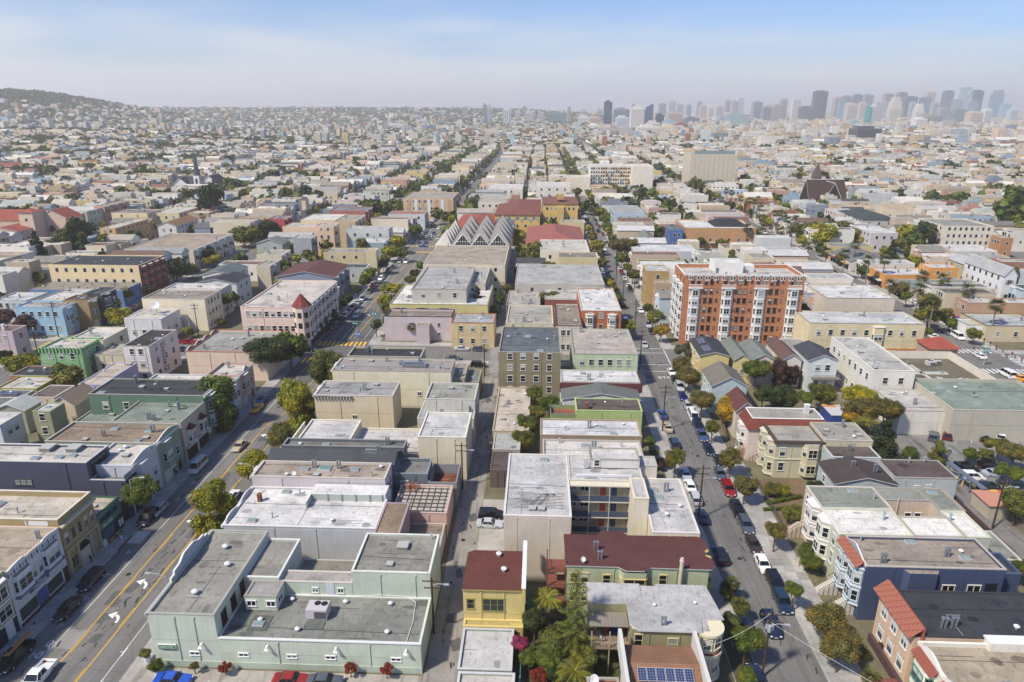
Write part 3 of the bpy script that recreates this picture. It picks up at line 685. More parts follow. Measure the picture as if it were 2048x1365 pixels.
# every ordinary building: x0, y0, x1, y1, height (metres), wall, roof, features, description
DATA = [
(-81.0,105.6,-72.8,114.5,9.3,'c4c8d8','dcd7d2','par:.3 rowE:v2','pale lilac house with curved parapet and garage between slate and green houses'),
(-94.6,114.2,-72.8,122.9,9.4,'8fa390','9f8a74','par:.3 rowE:v2','sage green house with arched window and brown gravel roof'),
(-87.4,123.7,-72.8,134.3,9.2,'c4bba6','8f9d92','par:.2 rowE:redbay','beige house with two red hooded bay windows over shopfront'),
(-99.8,129.0,-91.3,135.6,6.0,'b8b4ac','8e9a90','par:.2','low annex with grey green roof behind the red bay house'),
(-98.5,133.9,-72.8,143.0,10.7,'60826f','484a50','par:.2 S:5x2 rowE:v2','dark green sided house with charcoal roof behind leafy street tree'),
(-93.5,144.5,-72.8,152.1,8.3,'c4c8d2','e2dedb','par:.3 rowE:v2','pale blue grey shop with white roof and ribbon window'),
(-80.6,151.2,-72.8,160.1,8.6,'c9a698','d9d2ca','par:.6 rowE:v2','dusty pink two-storey building with pointed parapet'),
(-94.4,168.5,-72.8,187.3,8.3,'e4ccb6','a9a8a2','par:.4 coping:c06040 rowE:none','long cream building with red edged scalloped parapet and grey roof'),
(-109.8,165.8,-102.7,180.4,10.5,'dcd6d8','4a4340','par:.2 S:2x3 E:3x3','three-storey white block with dark brown roof and tall glass brick strip'),
(-133.9,167.3,-122.3,176.6,9.0,'86bd80','d8d1c9','par:.4 S:3x2 E:2x2','bright mint green apartment house with notched parapet on the corner'),
(-130.9,174.7,-120.9,186.4,9.0,'dad3b4','d9d4cd','par:.3 S:1x1 E:2x2','cream house with blue shutters behind the mint green apartments'),
(-120.9,170.0,-112.9,178.8,6.5,'d2caaa','beb6ae','par:.3 S:3x1','small butter yellow house with bay between green and white blocks'),
(-111.6,149.0,-105.6,164.1,6.5,'b4b2d4','cfc1b2','par:.1 E:5x1','long violet sided house with plain beige roof'),
(-135.6,157.6,-124.3,164.7,5.0,'b06a48','494b50','par:.2 S:2x1','low house with charcoal roof and orange end wall'),
(-132.7,149.3,-122.6,157.5,5.0,'9c9c2c','d9d2ca','par:.2 E:2x1','low house with white roof and olive green walls'),
(-129.3,142.7,-121.6,147.4,5.5,'8a8e8e','6c7072','par:.1 solar','small grey roofed cottage carrying one solar panel array at left edge'),
(-119.8,143.2,-113.7,150.7,5.5,'dccab0','80736a','par:.1 S:2x1','cream cottage with flat brown roof beside gabled cream house'),
(-107.7,134.1,-102.3,141.8,8.0,'dfcfb4','b39a7c','gable:2 S:1x1 E:2x1','tall narrow cream house with tan gable roof'),
(-106.4,127.1,-102.6,131.7,9.5,'a0a27e','c6cecb','par:.1 S:1x3','narrow sage green back house with pale roof'),
(-116.1,121.3,-109.1,127.5,9.0,'c8d4de','dcdcdc','par:.2 E:2x2','pale blue house with orange timber deck at left edge'),
(-122.1,135.2,-115.0,140.5,6.0,'a2aa92','ccd2cb','gable:1.4 E:1x1','low sage house with pale metal roof behind narrow sage house'),
(-50.0,165.9,-30.6,173.4,8.6,'cdbba0','3f4046','par:.4','low corner building with black roof behind long grey roof'),
(-50.0,152.6,-21.0,161.4,9.8,'e2dbbf','b2aaa6','par:.2 S:2x1w rowW:v2','long cream building with ribbed grey roof and roof ducts'),
(-21.3,155.5,-18.1,165.6,7.0,'b0a898','a89e98','par:.1','grey sloped annex at the alley end of the long cream building'),
(-18.0,158.2,-14.8,166.8,5.0,'8a8a84','8e9488','par:.1','low grey shed beside the alley corner'),
(-50.3,139.5,-32.5,148.2,8.9,'dac8a6','b1b0b0','par:.15 S:1x1w rowW:v2','tan two-storey block with patched grey roof and bracketed cornice'),
(-24.7,136.6,-13.7,146.0,9.7,'c9c8c0','a5a59c','par:.3','flat grey green roofed building beside the alley north of the tiled garage'),
(-25.8,132.5,-13.7,142.8,6.9,'c2c0b8','babebe','par:.05','building with silver grey seamed roof and three round vents by the alley'),
(-10.0,161.3,5.7,182.3,12.0,'8f8468','6b747c','par:.3 S:4x4','four-storey olive brown apartment block with slate roof on the alley corner'),
(9.1,167.6,25.9,189.2,9.5,'bed2aa','c2b7af','par:.3 S:6x2','pale green apartment house with grey scalloped roof at the crossing'),
(5.5,149.6,24.0,157.3,9.0,'dad6d6','e2e2e4','par:.2 redband','white house with dark red shingled band below flat white roof'),
(5.7,143.2,23.1,149.8,7.5,'d8d8d8','7f837f','gable:1.5 S:2x1','white cottage with grey shingle roof and dormer'),
(8.2,133.4,22.3,140.0,9.0,'b2cb74','6f635d','par:.1 chim','lime green sided house with brown roof and brick red chimney'),
(0.6,120.5,20.4,128.0,9.5,'a8937a','dfe0e6','par:.2','brown house under bright white roof south of lime house'),
(1.1,111.4,19.4,117.8,10.0,'c4beb8','dcd8d4','par:.3','white roofed house with blue tarpaulin and roofing rubble'),
(-9.6,132.0,-1.8,156.3,4.5,'b8a68e','d6c8b8','par:.2','long low beige roofed garage between alley and garden trees'),
(-9.1,124.6,-3.5,132.0,4.0,'b0aca6','b8bcbc','par:.1','small grey roofed garage beside alley behind white roofed house'),
(-9.0,116.2,-4.8,123.6,4.0,'6a5c58','6a5c5c','par:.1','small dark brown roofed garage beside alley'),
(-26.7,198.2,-13.6,208.3,8.0,'d6bf8a','b4b8bc','par:.2 coping:b05038 S:3x2','yellow stucco house with red tile trim and slanted roof by the alley'),
(-49.6,216.6,-16.9,243.2,8.5,'d8c878','e6e4e2','par:.3 S:6x1 solar4 coping:9aa070','white roofed yellow centre with four solar arrays and striped awnings'),
(-42.5,219.3,-24.2,252.8,13.0,'c4c0b8','b8b8b8','par:.3 S:3x3','grey rendered three-storey block in front of the peaked roofs'),
(-26.2,236.4,-19.2,276.2,11.0,'c4bfb0','c0c0bc','par:.3 S:2x2','pale grey rear wing with blue stair towers'),
(-45.7,261.6,-13.5,301.3,12.0,'dfd3b8','b4a898','par:.2','large cream walled hall with flat tan roof below the peaked roofs'),
(-9.7,195.2,4.3,214.9,9.0,'d4ccb0','b4b0a4','par:.3 S:6x2','cream apartment row with grey roof north of slate roofed block'),
(5.2,193.2,12.9,217.7,9.0,'d8d0cc','a09284','par:.3 coping:702c2c S:3x2','white house with maroon cornice beside orange apartment house'),
(13.1,202.8,25.4,230.9,11.0,'c46a34','e8e8e8','par:.3 S:3x3 bays','orange brick apartment house with cream bay windows and bright white roof'),
(-11.1,225.0,0.4,245.6,6.0,'8c98a8','c0bab2','par:.2 S:2x1','grey blue small house behind cream apartment row'),
(-8.9,244.1,24.0,277.5,9.0,'b8b4ac','bcbcbc','par:.2 S:3x2','long grey walled house with stepped white roof along the alley'),
(3.7,246.3,24.6,259.7,7.0,'6c9480','54504c','par:.1','low dark roofed green building behind white roofed orange house'),
(2.1,229.8,21.2,247.1,7.0,'985848','d0ccc4','par:.2','low red brown building with pale roof behind orange house'),
(0.2,299.4,22.2,328.4,10.0,'e4dcc4','d0ccc4','par:.4 S:3x2','cream modern house with roof terrace in front of red tiled hall'),
(-6.3,325.5,21.7,377.1,8.0,'d8c4b0','c06a5c','hip:4','large hall with salmon red tiled hip roof'),
(-4.9,338.9,1.4,397.2,6.0,'d8b85c','8c8c8c','par:.2','small yellow annex in front of the salmon roof'),
(-45.2,362.5,-25.2,408.1,10.0,'dcc060','c05c40','hip:2','yellow school gymnasium with bright orange red tile roof'),
(-25.5,388.1,-0.1,455.5,13.0,'dcb450','a05c48','hip:2 S:5x3','yellow school wing with sky blue arches and brown tile roof'),
(1.6,405.6,22.1,466.9,17.0,'dcb450','a06450','hip:1 S:7x3','main yellow school block with blue trim and tiled mansard roof'),
(-39.2,433.9,-20.3,510.4,14.0,'dcd4c4','b8b4a8','par:.3 S:4x3','beige classical apartment block left of the yellow school'),
(-3.2,497.2,21.5,640.1,17.0,'e4ddd0','dcd8d4','par:.3 S:4x4','white stepped office block with ribbon windows'),
(-39.6,519.4,-13.4,659.1,13.0,'e4dcd0','dcd8d4','par:.3','broad windowless white hall behind beige apartment block'),
(-90.6,453.7,-57.4,529.1,14.0,'d4b48c','b0a8a0','par:.4 S:8x3','modern apartment block with tan panels and white frames beside wide street'),
(-189.1,250.8,-153.6,269.7,13.0,'ead29c','484b52','par:.4 S:9x3 rowE:brickbay','long yellow apartment building with red brick bay front and dark roof'),
(-188.5,237.7,-153.3,249.9,6.5,'6288ba','a29686','par:.1 E:3x1','low blue building under long brown roof below the yellow apartments'),
(-168.5,204.6,-152.9,212.1,9.5,'92c2e4','b2aca8','par:.3 S:5x2 rowE:v2','light blue corner house with flat grey roof'),
(-157.1,211.2,-148.5,218.3,10.0,'a08a5c','6c524a','par:.2 rowE:v2','brown and tan house with dark roof beside light blue house'),
(-168.5,214.2,-158.3,230.3,9.0,'c4c4c4','d6d2ce','par:.2','flat white roofed house behind light blue corner house'),
(-151.8,216.2,-147.1,224.7,11.0,'474c5c','5a6068','par:.2 rowE:v2','dark navy house with white framed windows'),
(-186.2,217.5,-174.5,228.1,8.0,'c6ced6','ced2d5','par:.3 S:4x2','pale grey house with chimney at left edge'),
(-158.9,181.3,-151.9,187.1,9.0,'c6b2be','8c7464','par:.1 S:2x2 E:1x2 chimw','dusty pink house with brown roof and white chimney at left edge'),
(-129.0,198.1,-117.3,209.8,8.0,'d9dde2','d5cdc5','par:.1 S:3x1 E:2x1','white two-storey house with satellite dish on its roof'),
(-130.2,211.1,-109.2,222.9,11.0,'e9dec4','a99e92','par:.3 E:4x3','tall cream block with tan roof and glazed stair bay'),
(-131.7,226.3,-111.2,235.7,10.0,'ccc9c5','e2dfdc','par:.3 E:3x2','white roofed block behind tall cream block'),
(-126.9,240.7,-111.7,253.4,9.0,'dadade','4a4c56','gable:1.5 E:2x2','white house with dark slate gable roof'),
(-128.6,249.6,-117.0,264.3,10.0,'e2dacb','708082','gable:1.5 E:2x3','cream house with teal grey gabled roof'),
(-219.0,271.5,-213.7,284.4,5.0,'6e8e8a','62666a','par:.1','small green shed with dark roof among gardens at left'),
(-89.7,193.9,-70.2,227.6,13.5,'e8ccbe','d6cec6','par:.3 S:9x3 rowE:pinkrow turret','large pink corner apartment building with red pointed turret'),
(-188.5,298.9,-156.4,341.3,9.5,'d9d1c2','b2a28e','par:.3 rowE:v2','long cream row with brown roof and colourful fronts'),
(-296.2,398.5,-269.8,421.0,12.0,'b6c4ba','dedad6','par:.5 S:8x3 bays','grey green apartment house with tiers of bay windows'),
(-274.8,413.5,-268.0,439.9,13.0,'c29486','b0a8a0','par:.3 rowE:v2','pinkish four-storey apartment house beside grey green house'),
(-251.5,393.3,-229.9,408.9,12.0,'e6cf9c','8a8a90','par:.3 S:2x3','pale yellow flats with dark grey roof'),
(-231.0,400.7,-215.0,425.0,11.0,'dfd0a0','d0ccc8','par:.3 S:3x2','cream yellow flats beside pale yellow flats'),
(-229.1,346.0,-220.6,377.7,11.0,'dcac64','c9c5bd','par:.3 S:2x3','ochre three-storey house with olive side'),
(-206.5,360.9,-196.3,386.3,10.0,'dedad4','a87c54','gable:2 S:2x2','white house with tan brown gabled roof'),
(-300.6,357.9,-283.0,372.3,7.0,'d8b8a0','c0543c','gable:2','low stucco hall with bright red tile roof at left edge'),
(-96.9,298.6,-78.2,309.0,9.0,'cdbb8e','a9a69c','par:.5','weathered cream warehouse with stained side wall'),
(-98.9,247.6,-77.1,268.8,10.0,'8c98b0','7c4c44','gable:2 rowE:v2','grey blue victorian houses with maroon hipped roofs'),
(-114.3,266.1,-108.7,277.1,10.0,'cfc4b0','b0aaa0','par:.3 rowE:v2','cream apartment house with balconies and grey roof'),
(-116.9,316.8,-108.1,325.6,12.0,'a4a8b0','c0bcb8','par:.3 rowE:v2','grey house with outside white stair and blue bays'),
(-111.0,333.0,-101.8,343.0,15.0,'e8c09c','c4bcb4','par:.3 S:2x4 rowE:v2','tall peach apartment block left of the wide street'),
(-135.3,353.7,-117.9,367.4,11.0,'e8c8a4','c8c0b8','par:.3 S:3x1','lower peach block beside tall peach apartment block'),
(-108.2,356.5,-97.1,377.8,14.0,'cdb288','b4ac9c','par:.3 rowE:v2','tan corner apartment block with cornice'),
(-129.4,365.5,-109.5,386.5,13.0,'d8caa8','e0deda','par:.3 S:5x1','cream hall with crowded white roof'),
(-121.8,393.2,-100.9,410.8,14.0,'b86a64','8c8c8c','par:.3 rowE:v2','brick red apartment block with grey roof'),
(-98.7,343.4,-76.7,352.8,12.0,'c8ccd0','c4c0bc','par:.3 S:3x2','pale grey stepped building by the tree lined kerb'),
(-91.3,327.4,-76.0,340.5,8.0,'98b0bc','dcdcdc','par:.3 rowE:v2','low blue grey house with white roof'),
(-75.7,289.8,-70.8,294.1,12.0,'d4c49c','c8c0b0','par:.3 rowE:v2','cream bayed apartment house beside the kerb trees'),
(-109.7,490.9,-74.3,511.4,7.0,'8c5a50','8c8c8c','par:.2','long low brick garage with grey roof'),
(-83.7,472.0,-72.5,485.5,8.0,'c8a050','e0dcd8','par:.2','small ochre box building with white roof at the kerb'),
(-92.6,415.2,-70.2,429.0,9.0,'d0d4dc','b07858','par:.2 S:4x2','white building with brown roof behind a parking lot and green billboard'),
(-153.4,380.7,-144.1,394.0,11.0,'c04850','a09090','par:.3 rowE:v2','crimson house among grey neighbours'),
(-135.1,317.8,-122.6,328.0,9.0,'a8b4b0','8a9490','gable:2','long grey green roofed house behind cream houses'),
(-124.6,291.8,-113.4,303.3,9.0,'d8ccb0','b8b4a8','par:.3 rowE:v2','cream house with balconies above garden'),
(40.5,375.4,56.9,383.3,10.0,'d8cfbc','d0ccc4','par:.3 S:4x2','cream bow fronted house row on the east kerb'),
(44.3,412.0,62.1,448.8,11.0,'b4cce0','b0b4b0','par:.4','pale blue windowless stepped block'),
(44.7,392.8,65.0,407.7,9.0,'c0b0a0','8c6c5c','par:.2','long brown roofed house behind cream row'),
(43.5,312.4,72.2,328.1,8.0,'c8ccd8','d8dce0','par:.3 S:3x1','long pale blue grey building with white roof north of ochre apartments'),
(42.2,285.5,62.2,293.5,8.0,'d8c898','5c7858','par:.2','cream house with dark green roof edge'),
(39.1,245.0,47.3,255.7,14.0,'ba9a58','c8ccd0','par:.3 S:1x3','ochre apartment house with tiled cornice next to brick tower'),
(41.6,239.3,46.9,244.1,11.0,'c0a080','b0a490','par:.3','tan house with maroon turret bay left of brick apartments'),
(51.1,341.4,57.7,359.0,8.0,'c4b478','8c9488','gable:2 S:1x1','mustard gabled cottage with grey roof'),
(67.9,358.0,74.7,373.3,10.0,'4c70b0','7c7c7c','par:.3 S:2x2','bright blue victorian house beside the ochre commercial block'),
(76.0,359.8,112.4,388.1,11.0,'c8945c','e4e4e4','par:.5 S:7x1 domeroof','ochre and white commercial block with red awnings and black domed roof'),
(97.0,465.3,118.0,490.2,8.0,'cfc4b8','44484c','par:.2','cream hall with black roof behind ochre commercial block'),
(39.7,507.7,68.6,527.7,9.0,'dcdcd8','d8d8d8','par:.3','long white low building on the tree lined block'),
(87.1,226.5,96.3,256.6,11.0,'8c9cac','dcdcdc','par:.4 mural','building with painted mural wall right of the brick apartments'),
(92.8,217.2,114.7,235.5,12.0,'d8cbb8','e2e2e2','par:.3','large cream walled building with white roof and machinery'),
(78.7,192.6,111.7,205.5,11.0,'ded0a4','cfd4d8','par:.3 S:9x2 rowO','cream yellow two-storey corner block with orange shopfront'),
(80.5,156.0,90.3,181.3,10.5,'dfddd8','c8c8c4','par:.2 W:7x2 S:2x2','long white apartment building narrow end towards the camera'),
(81.2,142.9,91.5,155.3,6.0,'dedad2','cfcbc8','par:.1','plain white garage block with flat pale roof beside parking lot'),
(91.0,140.4,116.4,158.8,7.5,'bab5a6','8fa196','par:.6','wide hall with grey green gravel roof behind parking lot'),
(140.5,277.5,162.1,290.7,6.0,'e09828','d8d8dc','par:.3 W:1x1','bright orange building with long white roof on the market street'),
(158.0,277.8,169.5,285.8,9.0,'e09828','d8d8dc','par:.3 mural2','orange rear wing with spray painted mural'),
(140.5,310.2,158.7,331.2,4.6,'cfcfcf','8a8c88','gable:3','broad grey barrel roofed hall behind bright orange building'),
(140.5,332.8,160.9,342.3,7.0,'d4c080','8c9494','par:.3 W:2x1','yellow building with grey green roof on the market street'),
(140.5,261.5,156.5,270.5,4.8,'e0d8d4','c8ccc8','par:.5 S:1x1 W:2x2','narrow white house with pointed parapet on market street'),
(140.5,257.5,172.3,273.4,5.2,'c0b8a8','8c9a94','par:.3','long grey green roofed store on market street'),
(140.5,234.8,157.5,241.6,9.6,'d8ccae','6c6c66','par:.3 W:3x3','tall cream victorian with dark cornice on the market street'),
(142.4,224.2,153.1,231.5,9.0,'b89474','dcd8d4','par:.3 W:2x2','long tan stucco building with pale roof on market street'),
(154.7,224.0,166.3,230.6,9.0,'b8906c','dcd8d4','par:.3','tan store at right edge behind flat pale roof'),
(140.5,210.2,159.4,224.2,5.4,'cdbc98','b8c0c8','par:.5 S:3x1 W:2x1 coping:6a5040','tan corner house with round bay and brown cornice at right edge'),
(135.7,212.1,140.8,219.4,5.0,'e4e4e8','c8ccc8','par:.5','white shopfront with round murals beside tan corner house'),
(184.5,400.1,203.8,433.7,10.0,'c9c0bc','4c5c58','hip:2.5 S:3x2','grey stone house with dark green hip roof'),
(180.3,423.2,194.3,444.2,10.0,'d4c8be','c8c8c8','par:.3','plain pale beige block beside hip roofed house'),
(168.7,353.9,182.2,375.7,10.0,'c9c4c8','e0dfdf','par:.3 S:3x2','white bayed house with flat roof behind round trees'),
(203.6,352.4,228.1,377.9,14.0,'dfd6c4','9c9c98','par:.6 S:8x4','tall cream apartment block with crowned parapet'),
(225.5,341.0,231.0,349.4,10.0,'b8814c','b8bcbc','par:.3 W:3x2','ochre brown house at right edge with pale green side'),
(173.5,256.2,178.2,281.2,11.0,'e2e4ea','c4c4c4','gable:3 S:3x2','white gabled house at right edge'),
(175.9,320.5,188.3,327.8,9.0,'d0c0a8','a49c90','par:.3 S:2x1','tan house with blue mural behind orange building'),
(189.0,318.2,209.7,334.0,8.0,'d4dadc','dcd8d4','par:.3','white and turquoise house with pale roof'),
(187.1,303.5,206.6,318.8,8.0,'c4b096','b0b0ac','par:.3 S:4x1','long tan house with grey roof at right'),
(178.5,286.1,188.6,301.5,8.0,'c8b888','ccd0cc','gable:2','pale yellow gabled house at right with small green roof beside'),
(43.9,139.5,48.3,148.1,7.0,'d8ccc0','7c4440','gable:2','small house with dark red gabled roof behind mansard house'),
(41.6,152.5,49.8,162.9,7.5,'b8cdd4','8c8474','gable:2.2 W:2x2','light blue cottage with brown grey gable roof'),
(43.0,172.1,50.6,185.4,8.0,'e2ca7c','4b5058','gable:1 S:1x1 W:3x2 solar2','yellow house with slate roof and two solar arrays'),
(52.1,172.1,56.5,186.3,7.0,'e2d48c','8a9488','gable:1.5 S:1x1','pale yellow gabled house'),
(64.0,169.9,68.7,183.8,8.0,'e0dad2','7e5c54','gable:1.5 S:1x1 W:2x1','white house with brown gabled roof'),
(69.4,166.9,76.7,177.9,9.0,'d5dde1','52565e','gable:1.5 S:2x2 W:2x1 deckS','pale grey house with slate gable and rear balcony'),
(56.5,170.9,62.4,183.8,7.5,'dcccba','8c948c','gable:1.5 S:1x1','beige house with grey green gable'),
]
# ------------------------------------------------------------------ buildings from the table
def opts(o):
 d = {}
 for t in o.split():
  k,_,v = t.partition(':'); d[k] = v or True
 return d
def cat_of(lab):
 for k,c in (('church','church'),('garage','garage'),('hall','hall'),('shed','shed'),('annex','annex'),('apartment','apartment building'),('flats','apartment building'),('block','building'),('shop','shop'),('store','shop'),('warehouse','warehouse'),('school','school')):
  if k in lab: return c
 return 'house'
def name_of(cat): return {'apartment building': 'apartment_building','building': 'city_building','house': 'row_house'}.get(cat,cat + '_building' if cat in ('church','shop','school','garage') else cat)
BL = {}
def do(x0,y0,x1,y1,h,wall,roof,o,lab):
 if y0 > 400: y1 = min(y1,y0 + 34)
 d = opts(o); kind = 'flat'; rise = 2.0
 if 'gable' in d: kind = 'gable'; rise = float(d['gable']) if d['gable'] is not True else 2
 if 'hip' in d: kind = 'hip'; rise = float(d['hip'])
 wk = 'siding' if ('sided' in lab or 'victorian' in lab or 'clapboard' in lab or (kind == 'gable' and y0 < 240)) else 'wall'
 if 'orange brick' in lab: wk = 'brick'
 rk = 'roof' if kind == 'flat' else ('tile' if 'tile' in lab or 'hip' in d and roof[0] in 'abc' else 'shingle')
 if 'ribbed' in lab or 'seamed' in lab or 'metal roof' in lab: rk = 'seam'
 par = float(d.get('par',.3)) if d.get('par') not in (None,True) else .3
 v = V(x0,y0,x1,y1,h,0,wall,roof,par,kind,rise,wk,rk,d.get('coping'))
 c = cat_of(lab); b = B(name_of(c),lab,[v],c); FOOT.append((v.x0 - 1,v.y0 - 1,v.x1 + 1,v.y1 + 1)); BL[lab] = (b,v)
 for f in 'SEWN':
  if f in d:
   a = d[f]; small = a.endswith('w'); n,fl = a.rstrip('w').split('x'); 
   b.grid(v,f,int(n),int(fl),.9 if small else 1.15,.9 if small else 1.55,'sash' if not small else 'pair')
 for f in 'EW':
  s = d.get('row' + f)
  if s in ('v2','big'): b.facade(v,f,'v2')
  elif s == 'redbay':
   for q in (.27,.73): b.bay(v,f,v.W(f) * q,2.5,.9,3.6,6.6,1,'d8d0bc',roof='8c2c28',hood=1.3)
   b.slab(v,f,.4,v.W(f) - .4,2.9,3.3,0,.5,'d0cabc','sign_board'); b.slab(v,f,.6,v.W(f) * .45,.1,2.8,0,.06,'3c2c28','shop_window'); b.slab(v,f,v.W(f) * .55,v.W(f) - .6,.1,2.8,0,.06,'2c3034','shop_window')
  elif s == 'brickbay':
   b.slab(v,f,0,v.W(f),.2,v.h - .1,0,.12,'8a4a38','brick_front','brick')
   for i in range(4):
    b.bay(v,f,v.W(f) * (i + .5) / 4,3.0,1.0,3.2,v.h - .8,3,'b46a50')
  elif s == 'pinkrow':
   n = 7
   for i in range(n): b.bay(v,f,3.2 + (v.W(f) - 4) * (i + .5) / n,2.7,.8,3.4,v.h - .7,3)
   b.slab(v,f,.1,v.W(f) - .1,v.h - .45,v.h - .06,.01,.5,'e8e0d8','cornice'); b.slab(v,f,3,v.W(f) - 1,.1,3.0,0,.05,'3a3432','shop_window')
 if 'bays' in d:
  n = max(2,round((v.x1 - v.x0) / 7)); 
  for i in range(n): b.bay(v,'S',(v.x1 - v.x0) * (i + .5) / n if n > 2 else (v.x1 - v.x0) * (.22 + .56 * i),2.8,.9,3.0,v.h - 1.2,2 if v.h < 12 else 3,'e0d4bc')
 if 'chim' in d: roof_item('chimney',b.root,(v.x0 + 2.4 - b.O[0],v.y0 + 1.2 - b.O[1],v.h - .2))
 if 'chimw' in d: roof_item('chimw',b.root,(v.x0 + 3.5 - b.O[0],v.y0 + 1.5 - b.O[1],v.h - .3))
 if 'redband' in d:
  b.slab(v,'S',-.3,v.W('S') + .3,v.h - 2.5,v.h - .2,.02,.5,'84403f','shingle_band','shingle'); b.slab(v,'E',0,v.W('E'),v.h - 2.5,v.h - .2,.02,.6,'84403f','shingle_band','shingle')
 if 'solar' in d:
  for i in range(4): roof_item('panel',b.root,(v.x0 + 2.0 + i * 1.05 - b.O[0],v.y0 + 2.4 - b.O[1],v.deck + .3))
 if 'solar2' in d:
  a = atan2(rise,(v.x1 - v.x0) / 2)
  for g_ in (2.2,8.5):
   for i in range(4):
    o = roof_item('panel',b.root,(v.x0 + 2.2 - b.O[0],v.y0 + g_ + i * 1.05 - b.O[1],h + rise * 2.2 / ((v.x1 - v.x0) / 2) + .16)); o.rotation_euler = (a,0,-pi / 2)
 if 'deckS' in d: b.slab(v,'S',1,v.W('S') + .6,4.3,4.45,.02,1.8,'8a8078','balcony'); m = MB(); rail(m,[v.P('S',1,1.75,4.45),v.P('S',v.W('S') + .6,1.75,4.45)],1.0,mp('7c746c'),.25); b.part('balcony_rail',m)
 if 'solar4' in d:
  for (px,py,nx,ny) in ((.22,.72,6,1),(.27,.34,8,2),(.50,.45,4,2),(.60,.25,3,2),(.80,.40,5,3),(.90,.8,5,2)):
   for i in range(nx):
    for j in range(ny): roof_item('panel',b.root,(v.x0 + px * (v.x1 - v.x0) + (i - nx / 2) * 1.05 - b.O[0],v.y0 + py * (v.y1 - v.y0) + j * 1.9 - b.O[1],v.deck + .25))
  for i in range(3): b.slab(v,'S',14 + i * 6.2,17.0 + i * 6.2,4.6,5.0,.05,1.1,'5a6c5c','awning')
 if 'mural' in d: mural(b,v,'S',0,v.W('S'))
 if 'mural2' in d: mural(b,v,'S',v.W('S') * .3,v.W('S') * .98,.3,v.h * .55)
 if 'turret' in d:
  m = MB(); wm = mat('wall',v.wall); x,y = v.x1 - 1.2,v.y0 + 1.2; n = 8; r_ = 2.7
  P8 = [(x + r_ * cos(2 * pi * (i + .5) / n),y + r_ * sin(2 * pi * (i + .5) / n)) for i in range(n)]
  m.prism(P8,3.3,v.h + .4,wm,bottom=True)
  for k in range(3):
   for i in range(n):
    p,q = Vector((*P8[i],0)),Vector((*P8[(i + 1) % n],0)); d_ = q - p; nn = Vector((d_.y,-d_.x,0)).normalized() * .05
    z0 = 4.1 + k * 3.2; a,c_ = p + d_ * .22 + nn,p + d_ * .78 + nn; m.face([(a.x,a.y,z0),(c_.x,c_.y,z0),(c_.x,c_.y,z0 + 1.7),(a.x,a.y,z0 + 1.7)],PANES[0])
  b.part('turret',m); m = MB(); rm = mat('tile','a04038'); r_ = 3.0
  for i in range(n):
   a0,a1 = 2 * pi * (i + .5) / n,2 * pi * (i + 1.5) / n; m.face([(x + r_ * cos(a0),y + r_ * sin(a0),v.h + .4),(x + r_ * cos(a1),y + r_ * sin(a1),v.h + .4),(x,y,v.h + 4.2)],rm)
  b.part('turret_roof',m)
 if 'domeroof' in d:
  m = MB(); dm = mat('shingle','3c3e42'); x0_,x1_,y0_,y1_ = v.x1 - 20,v.x1 - 2,v.y0 + 6,v.y1 - 4; xm,ym,z = (x0_ + x1_) / 2,(y0_ + y1_) / 2,v.deck
  for k in range(3):
   f0,f1 = (1,.75,.4)[k],(.75,.4,0)[k]; z0,z1 = z + (0.02,1.6,2.6)[k],z + (1.6,2.6,3.0)[k]
   c0 = [(xm + a * (x1_ - xm) * f0,ym + e * (y1_ - ym) * f0,z0) for a,e in ((-1,-1),(1,-1),(1,1),(-1,1))]; c1 = [(xm + a * (x1_ - xm) * f1,ym + e * (y1_ - ym) * f1,z1) for a,e in ((-1,-1),(1,-1),(1,1),(-1,1))]
   for i in range(4): j = (i + 1) % 4; m.face([c0[i],c0[j],c1[j],c1[i]],dm)
  b.part('domed_roof',m)
  for i in range(6): b.slab(v,'S',1 + i * 6,6.2 + i * 6,3.2,3.6,.05,1.6,('3c8c50','3c8c50','c8c8c8','c03038','c03038','c03038')[i],'awning')
 if kind == 'flat' and h > 4.2 and y0 < 420:
  n = max(1,min(9,int((v.x1 - v.x0) * (v.y1 - v.y0) / 24)))
  if y0 < 300: b.vents(v,n)
  else: b.vents(v,min(3,n))
 if y0 > 236 and not any(k in d for k in ('S','rowE','rowW','bays')):
  b.grid(v,'S',max(1,int(v.W('S') / 5)),max(1,int(h / 4)),1.1,1.4)
 if y0 > 236 and not any(k in d for k in ('E','rowE')) and v.x1 < 0: b.grid(v,'E',max(1,int(v.W('E') / 4)),max(1,int(h / 3.3)),1.1,1.5)
 if y0 > 236 and not any(k in d for k in ('W','rowW')) and v.x0 > 0: b.grid(v,'W',max(1,int(v.W('W') / 4)),max(1,int(h / 3.3)),1.1,1.5)
 return b
def mural(b,v,f,u0,u1,z0=.3,z1=None):
 z1 = z1 or v.h - .3; m = MB(); m.face([v.P(f,u0,.03,z0),v.P(f,u1,.03,z0),v.P(f,u1,.03,z1),v.P(f,u0,.03,z1)],MURAL); return b.part('painted_mural',m)
MURAL = mat('mural',(.3,.3,.3))
for row in DATA:
 b = do(*row); b.finish()
